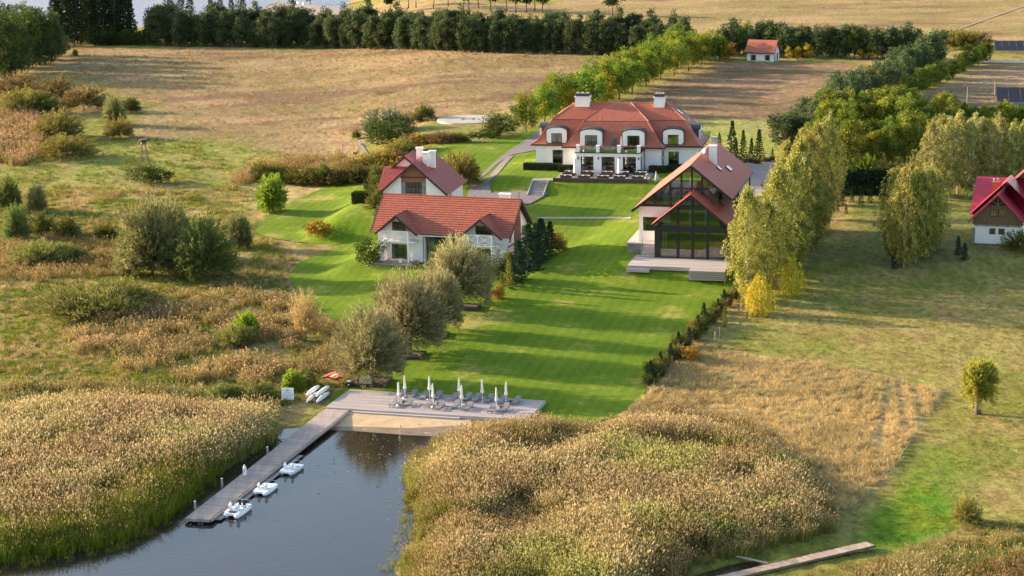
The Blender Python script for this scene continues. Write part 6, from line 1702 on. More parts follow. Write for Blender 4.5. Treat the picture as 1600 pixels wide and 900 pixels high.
# ------------------------------------------------------------------ loungers, parasols, tables on the deck
da = math.atan2(lB.y, lB.x) + dk.rotation_euler.z
def make_lounger():
    t = thing('sun_lounger', (0, 0, 0), 0)
    fb = MB()
    for s_ in (-.33, .33): fb.box(-1.0, s_ - .03, .27, 1.0, s_ + .03, .33)
    fb.box(-1.0, -.299, .272, -.94, .299, .328); fb.box(.94, -.299, .272, 1.0, .299, .328)
    fb.build('frame', MT['greymetal'], t)
    MB().box(-.99, -.32, .334, .25, .32, .37).build('seat', MT['sling'], t)
    k = MB(); k.beam((.26, 0, .36), (.99, 0, .66), .64, .04); k.build('backrest', MT['sling'], t)
    for x in (-.85, .8):
        for y in (-.3, .3): MB().box(x - .03, y - .03, 0, x + .03, y + .03, .268).build('leg', MT['greymetal'], t)
    MB().beam((.75, 0, .33), (.73, 0, .52), .5, .03).build('back_prop', MT['greymetal'], t)
    return t
Z3 = lambda x, y: (400 + x / 3.333, 560 + y / 3.333)
lg0 = make_lounger()
back_row = [(758, 178), (816, 186), (878, 192), (946, 193), (1028, 201), (1098, 201), (1148, 204), (1213, 208), (1281, 213), (1356, 218)]
front_row = [(722, 230), (792, 228), (902, 236), (958, 246), (1042, 240), (1105, 250), (1228, 260), (1295, 256)]
nth = ['first', 'second', 'third', 'fourth', 'fifth', 'sixth', 'seventh', 'eighth', 'ninth', 'tenth']
for rw, lst in (('rear', back_row), ('front', front_row)):
    for i, (zx, zy) in enumerate(lst):
        p = PZ(*Z3(zx, zy), DZ + .35)
        o = lg0 if (rw == 'rear' and i == 0) else copy_tree(lg0)
        o.location = (p[0], p[1], DZ); o.rotation_euler = (0, 0, da + rd.uniform(-.07, .07))
        tag(o, f'charcoal sun lounger, {nth[i]} from the left in the {rw} row on the lake deck', 'sun lounger', 'sun loungers on the lake deck')
def make_parasol():
    t = thing('parasol', (0, 0, 0), 0)
    MB().tube([(0, 0, 0), (0, 0, .07)], [.32, .28], 12).build('base', MT['greymetal'], t)
    MB().tube([(0, 0, .07), (0, 0, 2.72)], .03, 7).build('pole', MT['whitewood'], t)
    q = MB(); n = 16; vs = []
    prof = [(2.62, .03), (2.55, .085), (2.2, .105), (1.75, .115), (1.5, .13), (1.3, .19), (1.12, .16), (1.05, .05)]
    for z, r in prof:
        for k in range(n):
            a = 2 * math.pi * k / n; rr2 = r * (1 + (.18 if k % 2 else -.18))
            vs.append((rr2 * math.cos(a), rr2 * math.sin(a), z))
    fs = [(i * n + k, (i + 1) * n + k, (i + 1) * n + (k + 1) % n, i * n + (k + 1) % n) for i in range(len(prof) - 1) for k in range(n)]
    q.add(vs, fs); q.build('canopy', MT['fabric'], t)
    MB().tube([(0, 0, 2.62), (0, 0, 2.78)], [.05, .02], 7).build('finial', MT['whitewood'], t)
    return t
pr0 = make_parasol()
paras = [(745, 243), (777, 206), (905, 213), (925, 251), (1058, 220), (1073, 259), (1179, 227), (1253, 271), (1302, 240)]
def make_table():
    t = thing('wicker_table', (0, 0, 0), 0)
    MB().tube([(0, 0, 0), (0, 0, .38)], [.18, .21], 14).build('drum', MT['wicker'], t); MB().tube([(0, 0, .384), (0, 0, .42)], .25, 14).build('table_top', MT['wicker'], t)
    return t
tb0 = make_table()
for i, (zx, zy) in enumerate(paras):
    p = PZ(*Z3(zx, zy), DZ)
    o = pr0 if i == 0 else copy_tree(pr0)
    o.location = (p[0], p[1], DZ); o.rotation_euler = (rd.uniform(-.03, .03), rd.uniform(-.03, .03), rd.random())
    tag(o, f'closed white parasol, {nth[i]} from the left on the lake deck', 'parasol', 'closed white parasols on the lake deck')
    q = tb0 if i == 0 else copy_tree(tb0)
    q.location = (p[0] + .55, p[1] + .25, DZ)
    tag(q, f'round brown wicker table beside the {nth[i]} parasol from the left', 'table', 'wicker tables on the lake deck')

# ------------------------------------------------------------------ canoes, kayaks, info board
def hull(name, L, w, h, m, parent=None, deck=True):
    q = MB(); n = 14; vs = []
    for k in range(n + 1):
        u = k / n; x = (u - .5) * L; ww = w * math.sin(math.pi * u) ** .7 + .015; sh = .25 * h * (2 * u - 1) ** 4
        for a in range(9):
            t_ = math.pi * a / 8
            vs.append((x, ww * math.cos(t_), h - h * math.sin(t_) * (.3 + .7 * math.sin(math.pi * u) ** .4) + sh))
    fs = [(k * 9 + a, (k + 1) * 9 + a, (k + 1) * 9 + a + 1, k * 9 + a + 1) for k in range(n) for a in range(8)]
    if deck: fs += [(k * 9, k * 9 + 8, (k + 1) * 9 + 8, (k + 1) * 9) for k in range(n)]
    q.add(vs, fs)
    return q.build(name, m, parent, True)
can = [((478, 625), (487, 606), .9, 'upper left white canoe lying keel up on the rack'), ((489.5, 624), (513, 605), .9, 'upper right white canoe lying keel up on the rack'),
       ((483, 630), (500, 613), .25, 'lower left white canoe lying keel up on the rack'), ((493, 631), (517, 610), .25, 'lower right white canoe lying keel up on the rack')]
ca = da + .02
g0 = G(497, 622)
for k, (dx, z_, lb) in enumerate([(-.62, .85, 'upper left'), (.62, .85, 'upper right'), (-.62, .12, 'lower left'), (.62, .12, 'lower right')]):
    px, py = [(488, 615), (499, 615.5), (486, 624), (501, 624)][k]
    o = hull('canoe', 4.6, .29, .34, MT['plastic'])
    o.location = (g0[0] - math.sin(ca) * -dx, g0[1] + math.cos(ca) * -dx, g0[2] + z_ + .34)
    o.rotation_euler = (math.pi, 0, ca)
    tag(o, lb + ' white canoe lying keel up on the low rack', 'canoe', 'white canoes on the low rack')
kr = thing('canoe_rack', (g0[0], g0[1], g0[2]), ca, 'low grey timber rack carrying the white canoes', 'rack')
for x in (-1.2, 1.2):
    MB().box(x - .05, -.05, -.2, x + .05, .05, .84).build('post', MT['post'], kr)
    MB().box(x - .06, -1.15, .78, x + .06, 1.15, .845).build('upper_bar', MT['post'], kr); MB().box(x - .06, -1.1, .04, x + .06, 1.1, .115).build('lower_bar', MT['post'], kr)
g1 = G(527, 598)
for dx, mm_, nm, lb in ((-.75, 'kayakred', 'kayak', 'rear red kayak on the stand left of the front planter'), (.0, 'kayakyellow', 'kayak', 'yellow kayak lying between the two red ones'), (.75, 'kayakred', 'kayak', 'front red kayak on the stand left of the front planter')):
    o = hull('kayak', 3.7 if dx else 3.0, .42, .34, MT[mm_])
    o.location = (g1[0] + math.sin(ca - .3) * dx, g1[1] - math.cos(ca - .3) * dx, g1[2] + .66); o.rotation_euler = (R(6), 0, ca - .28)
    ck = MB(); ck.tube([(-.35, 0, .31), (.35, 0, .31)], [.2, .2], 4); 
    ck2 = MB(); vs = [(.5 * math.cos(a), .22 * math.sin(a), .335) for a in np.linspace(0, 2 * math.pi, 13)[:-1]]; ck2.poly(vs); ck2.build('cockpit', MT['blackplastic'] if dx == 0 else MT['kayakred'], o)
    tag(o, lb, 'kayak')
ks = thing('kayak_stand', (g1[0], g1[1], g1[2]), ca - .28, 'low grey stand below the red and yellow kayaks', 'rack')
for x in (-.9, .9):
    MB().box(x - .04, -1.15, .56, x + .04, 1.15, .65).build('bar', MT['post'], ks)
    for y in (-.95, .95): MB().box(x - .04, y - .04, -.2, x + .04, y + .04, .556).build('leg', MT['post'], ks)
g2 = G(450, 629)
bo = thing('info_board', (g2[0], g2[1], g2[2]), R(-6), 'white notice board with small emblem on a post beside the left reeds', 'sign')
MB().box(-.72, -.04, .35, .72, .04, 1.75).build('panel', MT['plastic'], bo)
for x in (-.5, .5): MB().box(x - .05, .044, -.3, x + .05, .12, 1.6).build('post', MT['post'], bo)
em = MB(); em.add([(.2 * math.cos(a), -.046, 1.5 + .16 * math.sin(a)) for a in np.linspace(0, math.pi * 2, 15)[:-1]], [tuple(range(14))]); em.build('emblem', MT['greyplastic'], bo)
for i, (w_, z_) in enumerate(((.34, 1.22), (.6, 1.06), (.58, .98), (.6, .90), (.55, .82), (.5, .74))):
    MB().add([(-w_, -.045, z_), (w_, -.045, z_), (w_, -.045, z_ + (.07 if i == 0 else .03)), (-w_, -.045, z_ + (.07 if i == 0 else .03))], [(0, 1, 2, 3)]).build('text_line', MT['greyplastic'], bo)
for x in (-.35, 0, .35): MB().add([(x - .06, -.045, .5), (x + .06, -.045, .5), (x + .06, -.045, .58), (x - .06, -.045, .58)], [(0, 1, 2, 3)]).build('pictogram', MT['kayakred'], bo)

# ------------------------------------------------------------------ planters of the pollard willows
def planter(px, py, w, d, label):
    g = G(px, py); th_ = R(-14)
    t = thing('tree_planter', (g[0], g[1], g[2]), th_, label, 'planter')
    for x0, y0, x1, y1 in ((-w / 2, -d / 2, w / 2, -d / 2 + .14), (-w / 2, d / 2 - .14, w / 2, d / 2), (-w / 2, -d / 2 + .144, -w / 2 + .14, d / 2 - .144), (w / 2 - .14, -d / 2 + .144, w / 2, d / 2 - .144)):
        MB().box(x0, y0, -.6, x1, y1, .42).build('side', MT['rubber'], t)
    MB().box(-w / 2 + .145, -d / 2 + .145, -.4, w / 2 - .145, d / 2 - .145, .28).build('soil', MT['soil'], t)
    return t, g, th_
pl1, pg, pth = planter(580, 599, 4.3, 3.6, 'dark timber planter with stones and flowers by the lake deck')
planter(641, 557, 3.4, 3.2, 'dark timber planter below the second willow')
planter(684, 526, 2.6, 2.6, 'small dark timber planter between second and rear willow')
planter(730, 482, 3.2, 2.8, 'dark timber planter under the rearmost willow')
def onp(dx, dy, dz=0): return (pg[0] + dx * math.cos(pth) - dy * math.sin(pth), pg[1] + dx * math.sin(pth) + dy * math.cos(pth), pg[2] + dz)
o = MB().box(-.75, -.35, 0, .75, .35, .8).build('granite_block', MT['stoneblock']); o.location = onp(-.2, -1.25, .28); o.rotation_euler = (0, 0, pth)
o.data.transform(Matrix.Identity(4)); tag(o, 'pale granite block standing in the front planter', 'stone')
o = MB().add([(-.3, -.25, 0), (.3, -.25, 0), (.3, .25, 0), (-.3, .25, 0), (.05, -.2, .75), (.25, -.15, .7), (.2, .15, .72), (0, .15, .68)], [(0, 3, 2, 1), (4, 5, 6, 7), (0, 1, 5, 4), (1, 2, 6, 5), (2, 3, 7, 6), (3, 0, 4, 7)]).build('standing_stone', MT['stoneblock'])
o.location = onp(1.35, -1.0, .28); o.rotation_euler = (0, 0, pth); tag(o, 'pointed pale stone at the right of the granite block', 'stone')
rs = np.random.RandomState(5); p = rs.normal(0, .25, (260, 3)) * np.array([1.6, 1, .4]) + np.array([0, 0, .14])
o = link(bpy.data.objects.new('flower_patch', leaves('flower_patch', p, rs.normal(0, 1, p.shape), .12, .05, tones(rs, 260, (.40, .09, .02), (.12, .11, .03)), rs)))
o.location = onp(1.5, -1.35, .3); tag(o, 'orange flowers at the right corner of the front planter', 'flowers')
t = thing('wheel_barrow_tyre', onp(-2.1, -2.15, .3), pth, 'black round lifebuoy case at the front left corner of the planter', 'lifebuoy case'); t.name = 'lifebuoy_case'
MB().tube([(0, -.12, .05), (0, .12, .05)], .32, 16).build('case', MT['blackplastic'], t); MB().tube([(0, -.135, .05), (0, -.124, .05)], .1, 12).build('hub', MT['white'], t)
MB().box(-.25, -.1, .37, .25, .1, .48).build('lid', MT['white'], t); MB().box(-.05, .13, -.5, .05, .2, .4).build('post', MT['dark'], t)
p = G(626, 585)
o = MB().tube([(0, 0, -.1), (0, 0, .12)], [.35, .3], 12).build('tree_stump', MT['wood']); o.location = p; tag(o, 'small flat brown stump on the lawn behind the deck', 'stump')

# ------------------------------------------------------------------ manor terrace furniture, stair, sculptures
Mm = Matrix.Translation(MANOR[:3]) @ Matrix.Rotation(R(MANOR[3]), 4, 'Z')
for x, y, lb in ((9.4, -9.5, 'closed cream parasol at the left on the manor terrace'), (17.0, -9.5, 'closed cream parasol at the right on the manor terrace')):
    t = thing('terrace_parasol', Mm @ Vector((x, y, .13)), 0, lb, 'parasol')
    MB().box(-.4, -.4, 0, .4, .4, .1).build('base', MT['slab'], t)
    MB().tube([(0, 0, .1), (0, 0, 3.4)], .05, 8).build('pole', MT['wood'], t)
    MB().tube([(0, 0, .75), (0, 0, .8), (0, 0, 1.6), (0, 0, 3.2), (0, 0, 3.35)], [.2, .36, .30, .2, .05], 10).build('canopy', MT['fabric'], t)
def make_tset():
    t = thing('terrace_table', (0, 0, 0), R(MANOR[3]))
    MB().box(-1.0, -.45, .70, 1.0, .45, .76).build('table_top', MT['concrete'], t)
    for x in (-.85, .85):
        for y in (-.35, .35): MB().box(x - .05, y - .05, 0, x + .05, y + .05, .696).build('leg', MT['wicker'], t)
    return t
def make_tchair():
    t = thing('wicker_armchair', (0, 0, 0), R(MANOR[3]))
    MB().box(-.32, -.3, .0, .32, .3, .42).build('seat', MT['wicker'], t); MB().box(-.32, .18, .424, .32, .3, .95).build('backrest', MT['wicker'], t)
    for x in (-.32, .22): MB().box(x, -.3, .424, x + .1, .178, .66).build('armrest', MT['wicker'], t)
    MB().box(-.2, -.26, .424, .2, .17, .5).build('cushion', MT['concrete'], t)
    return t
t0, c0 = make_tset(), make_tchair(); nt = nc = 0
lbx = ['far left', 'second from the left', 'middle', 'second from the right', 'far right']
for y, rw in ((-7.6, 'rear'), (-11.9, 'front')):
    for j, x in enumerate((8.2, 11.3, 14.6, 17.4, 20.5)):
        o = t0 if nt == 0 else copy_tree(t0); nt += 1
        o.location = Mm @ Vector((x, y, .13)); tag(o, f'pale topped table, {lbx[j]} of the {rw} row on the manor terrace', 'table', 'tables on the manor terrace')
        for dx in (-.5, .5):
            for dy, fl in ((.85, 0), (-.85, math.pi)):
                q = c0 if nc == 0 else copy_tree(c0); nc += 1
                q.location = Mm @ Vector((x + dx, y + dy, .13)); q.rotation_euler = (0, 0, R(MANOR[3]) + fl)
                tag(q, f'brown wicker armchair at a table of the {rw} row on the manor terrace', 'armchair', f'wicker armchairs of the {rw} terrace row')
for x, lb in ((11.2, 'left'), (14.2, 'middle'), (18.3, 'right')):
    t = thing('balcony_lounge', Mm @ Vector((x, -3.4, 3.754)), R(MANOR[3]), f'grey lounge chair on the {lb} part of the manor balcony', 'lounge chair')
    MB().box(-.7, -.35, .2, .7, .35, .3).build('seat', MT['greymetal'], t); q = MB(); q.beam((.7, 0, .3), (1.1, 0, .8), .7, .08, (0, 1, 0)); q.build('backrest', MT['greymetal'], t)
    MB().box(-.6, -.3, 0, -.5, .3, .196).build('leg', MT['greymetal'], t); MB().box(.5, -.3, 0, .6, .3, .196).build('leg', MT['greymetal'], t)
t = thing('folded_screen', Mm @ Vector((15.0, -2.2, 3.754)), R(MANOR[3]), 'dark leaning screen on the balcony between the two middle dormers', 'screen')
q = MB(); q.add([(-.5, 0, 0), (.5, 0, 0), (.5, .5, 2.0), (.2, .5, 2.1), (-.5, .3, 1.3)], [(0, 1, 2, 3, 4)]); q.build('panel', MT['lead'], t); q = MB().beam((0, .5, 0), (0, .4, 1.3), .06, .06); q.build('stay', MT['lead'], t)
t = thing('balcony_parasol', Mm @ Vector((16.4, -2.6, 3.754)), 0, 'small closed white parasol on the manor balcony', 'parasol')
MB().tube([(0, 0, 0), (0, 0, 2.5)], .03, 7).build('pole', MT['whitewood'], t); MB().tube([(0, 0, .9), (0, 0, 1.0), (0, 0, 2.3), (0, 0, 2.45)], [.08, .16, .1, .03], 9).build('canopy', MT['fabric'], t)
st_t = [Mi @ Vector((0, 0, 0))]
sa, sb = PZ(833.5, 282, 6.55), PZ(857, 282, 6.55)
ta = math.atan2(sb[1] - sa[1], sb[0] - sa[0]); sw = float(np.hypot(*(sb - sa)[:2]))
stt = thing('garden_stair', (sa[0], sa[1], 6.72), R(MANOR[3]), 'grey garden stair with pale kerbs in the grass bank left of the terrace', 'stair')
for i in range(10):
    MB().box(0, -.55 * (i + 1), -.17 * (i + 1) - .6, sw, -.55 * i - .004, -.17 * (i + 1)).build('step', MT['lead'] if False else MT['slab'], stt)
for x in (-.14, sw + .004):
    q = MB(); q.prism([(x, 0, .10), (x, -5.6, -1.60), (x, -5.6, -2.5), (x, 0, -1.0)], (.136, 0, 0)); q.build('kerb', MT['concrete'], stt)
g = G(1012, 284.5)
o = MB()
for k in range(14): pass
rg_ = [(0, .42 * math.cos(a), .62 + .62 * math.sin(a)) for a in np.linspace(-math.pi / 2, 1.5 * math.pi, 19)]
o.tube([(r_[1] * .85, 0, r_[2]) for r_ in rg_], .16, 8); o = o.build('stone_ring', MT['stoneblock'], None, True); o.location = (g[0], g[1], g[2] + .1); tag(o, 'pale egg shaped stone ring on the lawn right of the terrace', 'sculpture')
g = G(1026, 285)
o = MB().tube([(0, 0, 0), (0, 0, .6), (.02, 0, 1.1), (-.08, 0, 1.5), (-.12, 0, 1.9)], [.34, .44, .32, .12, .05], 10).build('stone_bird', MT['stoneblock'], None, True); o.location = g; tag(o, 'pale drop shaped stone sculpture with a thin tip beside the ring', 'sculpture')

# ------------------------------------------------------------------ playground, goal frame, nest platform, brush pile
def swing(px, py, label):
    g = G(px, py); t = thing('swing', g, R(-10), label, 'swing')
    for x in (-1.6, 1.6):
        for y in (-.8, .8): MB().tube([(x, y, -.2), (x, 0, 2.3)], .05, 6).build('leg', MT['post'], t)
    MB().tube([(-1.7, 0, 2.32), (1.7, 0, 2.32)], .06, 6).build('top_bar', MT['post'], t)
    for x in (-.7, .7):
        s_ = MB().box(x - .25, -.1, .5, x + .25, .1, .55).build('seat', MT['redmetal'], t)
        for d in (-.2, .2): MB().tube([(x + d, 0, .55), (x + d, 0, 2.3)], .015, 4).build('rope', MT['greymetal'], s_)
swing(548, 245, 'grey wooden swing frame on the playground behind the shrub border')
g = G(570, 240); t = thing('slide', g, R(-55), 'small grey slide with ladder on the playground', 'slide')
q = MB(); q.beam((-1.0, 0, 1.9), (1.5, 0, .2), .5, .05); q.build('chute', MT['greymetal'], t); MB().box(-1.5, -.4, 1.75, -.95, .4, 1.85).build('platform', MT['post'], t)
for x in (-1.45, -1.0):
    for y in (-.35, .35): MB().box(x - .04, y - .04, -.2, x + .04, y + .04, 2.6).build('post', MT['post'], t)
g = G(556, 244); t = thing('spring_toy', g, 0, 'small reddish spring toy on the playground', 'spring toy')
MB().tube([(0, 0, 0), (0, 0, .4)], .12, 8).build('spring', MT['greymetal'], t); q = MB().box(-.5, -.15, .404, .4, .15, .8); q.box(.25, -.12, .804, .5, .12, 1.2); q.build('body', MT['orange'], t)
g = G(1177, 208); t = thing('climbing_arch', g, R(-10), 'thin pale climbing frame on the cut grass behind the spruces', 'climbing frame')
for x in (-.9, .9):
    MB().tube([(x * 1.2, -.9, -.2), (x * .6, 0, 2.4), (x * 1.2, .9, -.2)], .05, 6).build('side', MT['post'], t)
for z in (.7, 1.4): MB().tube([(-.95, -.5 + z * .12, z), (.95, -.5 + z * .12, z)], .035, 6).build('rung', MT['post'], t)
MB().tube([(-.54, 0, 2.4), (.54, 0, 2.4)], .05, 6).build('top_bar', MT['post'], t)
g = G(226, 257); t = thing('nest_platform', g, R(20), 'tall wooden stork nest platform on four legs in the meadow', 'nest platform')
for x in (-1, 1):
    for y in (-1, 1): MB().tube([(x * .95, y * .95, -.3), (x * .3, y * .3, 4.0)], .09, 6).build('leg', MT['wood'], t)
for z, r_ in ((1.3, .75), (2.6, .53)):
    for k in range(4):
        a, b_ = [(-1, -1), (1, -1), (1, 1), (-1, 1)][k], [(1, -1), (1, 1), (-1, 1), (-1, -1)][k]
        MB().beam((a[0] * r_, a[1] * r_, z), (b_[0] * r_, b_[1] * r_, z + .6 * (k % 2)), .07, .07).build('brace', MT['wood'], t)
MB().box(-.45, -.45, 4.0, .45, .45, 4.5).build('box', MT['wood'], t); n_ = MB().tube([(0, 0, 4.504), (0, 0, 4.75), (0, 0, 4.95)], [.7, .95, .75], 12).build('nest', MT['wicker'], t)
g = G(597, 146); rs = np.random.RandomState(2)
p = rs.normal(0, 1, (500, 3)) * np.array([2.4, 1.3, .35]); p[:, 2] = np.abs(p[:, 2]) + .05
o = link(bpy.data.objects.new('brush_pile', leaves('brush_pile', p, rs.normal(0, 1, p.shape) + np.array([0, 0, .6]), .9, .03, tones(rs, 500, (.10, .07, .055), (.26, .19, .13)), rs))); o.location = g
tag(o, 'heap of dry brown branches in the middle of the brown field', 'brush pile')
# ------------------------------------------------------------------ timber fence by the lawn
fpts = [G(a, b) for a, b in line([(1022, 606), (1064, 553), (1112, 502), (1150, 468)], 22)]
fn = thing('timber_fence', tuple(fpts[0]), 0, 'dark rustic timber rail fence between lawn and meadow', 'fence')
o0 = Vector(fpts[0])
for i, p in enumerate(fpts):
    v = Vector(p) - o0
    MB().tube([v + Vector((0, 0, -.3)), v + Vector((.02, 0, 1.15))], .075, 6).build('post', MT['wood'], fn)
    if i:
        for z in (.45, .95): MB().beam(Vector(fpts[i - 1]) - o0 + Vector((0, 0, z)), v + Vector((0, 0, z)), .05, .1).build('rail', MT['wood'], fn)
for i, (px, py, h) in enumerate([(1046, 596, .9), (1124, 527, 1.3), (1117, 530, 1.0), (1158, 485, 1.5), (1036, 612, .8)]):
    g = G(px, py); o = MB().tube([(0, 0, -.3), (.03, 0, h)], [.07, .06], 6).build('boundary_stake', MT['post']); o.location = g
    tag(o, 'short pale stake in the meadow beside the timber fence', 'stake', 'pale stakes beside the timber fence')
# ------------------------------------------------------------------ boardwalk at the lower right
wA, wB = [PZ(a, b, .72) for a, b in ((1106, 903), (1118, 909))], [PZ(a, b, .85) for a, b in ((1353, 846), (1368, 851.5))]
bw = thing('boardwalk', (0, 0, 0), 0, 'narrow weathered boardwalk leading through the reeds at the lower right', 'boardwalk')
a0, a1, b0, b1_ = V3(wA[0]), V3(wA[1]), V3(wB[0]), V3(wB[1])
nbw = 64
for i in range(nbw):
    t0, t1 = i / nbw, (i + .94) / nbw
    q = [a0.lerp(b0, t0), a1.lerp(b1_, t0), a1.lerp(b1_, t1), a0.lerp(b0, t1)]
    dz_ = Vector((0, 0, -.06 + rd.uniform(-.012, .012)))
    MB().prism([v + dz_ + (q[1] - q[0]).normalized() * rd.uniform(-.05, .05) for v in q], (0, 0, .05)).build('plank', MT['plank3'], bw)
for s_, (p, q) in enumerate(((a0, b0), (a1, b1_))):
    MB().beam(p + Vector((0, 0, -.15)), q + Vector((0, 0, -.15)), .1, .16).build('bearer', MT['wood'], bw)
for i in range(10):
    for p, q in ((a0, b0), (a1, b1_)):
        v = p.lerp(q, i / 9.5); MB().tube([(v.x, v.y, -.8), (v.x, v.y, v.z - .07)], .07, 6).build('pile', MT['wood'], bw)
pa_, pb_ = PZ(1150, 869, .45), PZ(1200, 880, .5)
o = MB().beam(tuple(pa_), tuple(pb_), .35, .06).build('loose_plank', MT['plank3']); tag(o, 'single grey plank lying on the mud beside the boardwalk', 'plank')
# ------------------------------------------------------------------ reeds, tall grass and weeds (nobody could count these)
def blades(rs, n, h, spread, w, c1, c2, lean=.25, plume=None, curve=.3):
    """a tuft: N narrow blades of two segments, plus drooping plumes"""
    a = rs.rand(n) * 6.283; r = np.sqrt(rs.rand(n)) * spread
    b = np.stack([r * np.cos(a), r * np.sin(a), np.zeros(n)], -1)
    l = rs.normal(0, lean, (n, 2)) + .35 * lean * np.stack([np.cos(a), np.sin(a)], -1)
    hh = h * rs.uniform(.65, 1.1, n)
    m_ = b + np.stack([l[:, 0] * hh * .4, l[:, 1] * hh * .4, hh * .55], -1)
    t = b + np.stack([l[:, 0] * hh * (1 + curve), l[:, 1] * hh * (1 + curve), hh], -1)
    s = rs.rand(n) * 6.283; sv = np.stack([np.cos(s), np.sin(s), np.zeros(n)], -1) * w
    v = np.stack([b - sv, b + sv, m_ - sv * .8, m_ + sv * .8, t - sv * .12, t + sv * .12], 1).reshape(-1, 3)
    k = np.arange(n)[:, None] * 6
    f = np.concatenate([k + np.array([[0, 1, 3, 2]]), k + np.array([[2, 3, 5, 4]])])
    col = np.repeat(tones(rs, n, c1, c2, 1.0, .25), 6, 0)
    if plume:
        pn, pl, pw, pc1, pc2 = plume
        idx = rs.randint(0, n, pn)
        p0 = t[idx] - (t[idx] - m_[idx]) * .15
        d = unit((t[idx] - m_[idx]) + np.array([0, 0, .1]) * hh[idx][:, None] + rs.normal(0, .18, (pn, 3)) * hh[idx][:, None] * .3)
        d[:, 2] *= .8
        L = pl * rs.uniform(.6, 1.3, (pn, 1))
        s2 = unit(np.cross(d, rs.normal(size=(pn, 3)))) * pw
        mid = p0 + d * L * .45
        pv = np.stack([p0, mid + s2, p0 + d * L, mid - s2], 1).reshape(-1, 3)
        f2 = np.arange(pn * 4).reshape(pn, 4) + len(v)
        v = np.vstack([v, pv]); f = np.vstack([f, f2])
        col = np.vstack([col, np.repeat(tones(rs, pn, pc1, pc2, 1.0, .2), 4, 0)])
    return v, f, np.clip(col, 0, 1)
def tuft_mat():
    m, n, l, b = nodes('grass_blades'); n.remove(b)
    at = n.new('ShaderNodeAttribute'); at.attribute_name = 'tone'
    ti = n.new('ShaderNodeAttribute'); ti.attribute_type = 'INSTANCER'; ti.attribute_name = 'tint'
    mx0 = n.new('ShaderNodeMix'); mx0.data_type = 'RGBA'; mx0.blend_type = 'MULTIPLY'; mx0.inputs['Factor'].default_value = 1
    l.new(at.outputs['Color'], mx0.inputs['A']); l.new(ti.outputs['Color'], mx0.inputs['B'])
    df = n.new('ShaderNodeBsdfDiffuse'); tl = n.new('ShaderNodeBsdfTranslucent'); mx = n.new('ShaderNodeMixShader'); mx.inputs[0].default_value = .35
    l.new(mx0.outputs['Result'], df.inputs[0]); l.new(mx0.outputs['Result'], tl.inputs[0])
    l.new(df.outputs[0], mx.inputs[1]); l.new(tl.outputs[0], mx.inputs[2]); l.new(mx.outputs[0], n['Material Output'].inputs[0])
    return m
GB = tuft_mat()
def tuft(name, seed, *a, **k):
    v, f, c = blades(np.random.RandomState(seed), *a, **k)
    return bpy.data.objects.new(name, npmesh(name, v, f, GB, {'tone': c}))
def bank(name, objs):
    c = bpy.data.collections.new(name)
    for o in objs: c.objects.link(o)
    return c
PL1, PL2 = (.35, .27, .155), (.54, .43, .265)
REED = bank('reed_tufts', [tuft('reed_tuft', 300 + i, 15, 2.5, .5, .026, (.13, .145, .03), (.28, .26, .09), .15, (22, .30, .048, PL1, PL2)) for i in range(5)])
GREENREED = bank('green_reed_tufts', [tuft('green_reed_tuft', 310 + i, 18, 2.0, .45, .032, (.10, .15, .012), (.22, .26, .035), .14, (3, .35, .05, (.25, .2, .09), (.38, .3, .15))) for i in range(4)])
DRY = bank('dry_grass_tufts', [tuft('dry_tuft', 320 + i, 16, .75, .45, .03, (.30, .235, .11), (.52, .42, .23), .42) for i in range(4)])
GRASS = bank('green_grass_tufts', [tuft('green_tuft', 330 + i, 16, .55, .45, .034, (.115, .14, .022), (.27, .265, .06), .45) for i in range(4)])
WEED = bank('weed_tufts', [tuft('weed_tuft', 340 + i, 12, 1.3, .5, .04, (.15, .14, .045), (.31, .255, .11), .3, (10, .3, .06, (.28, .195, .115), (.45, .35, .21))) for i in range(4)])
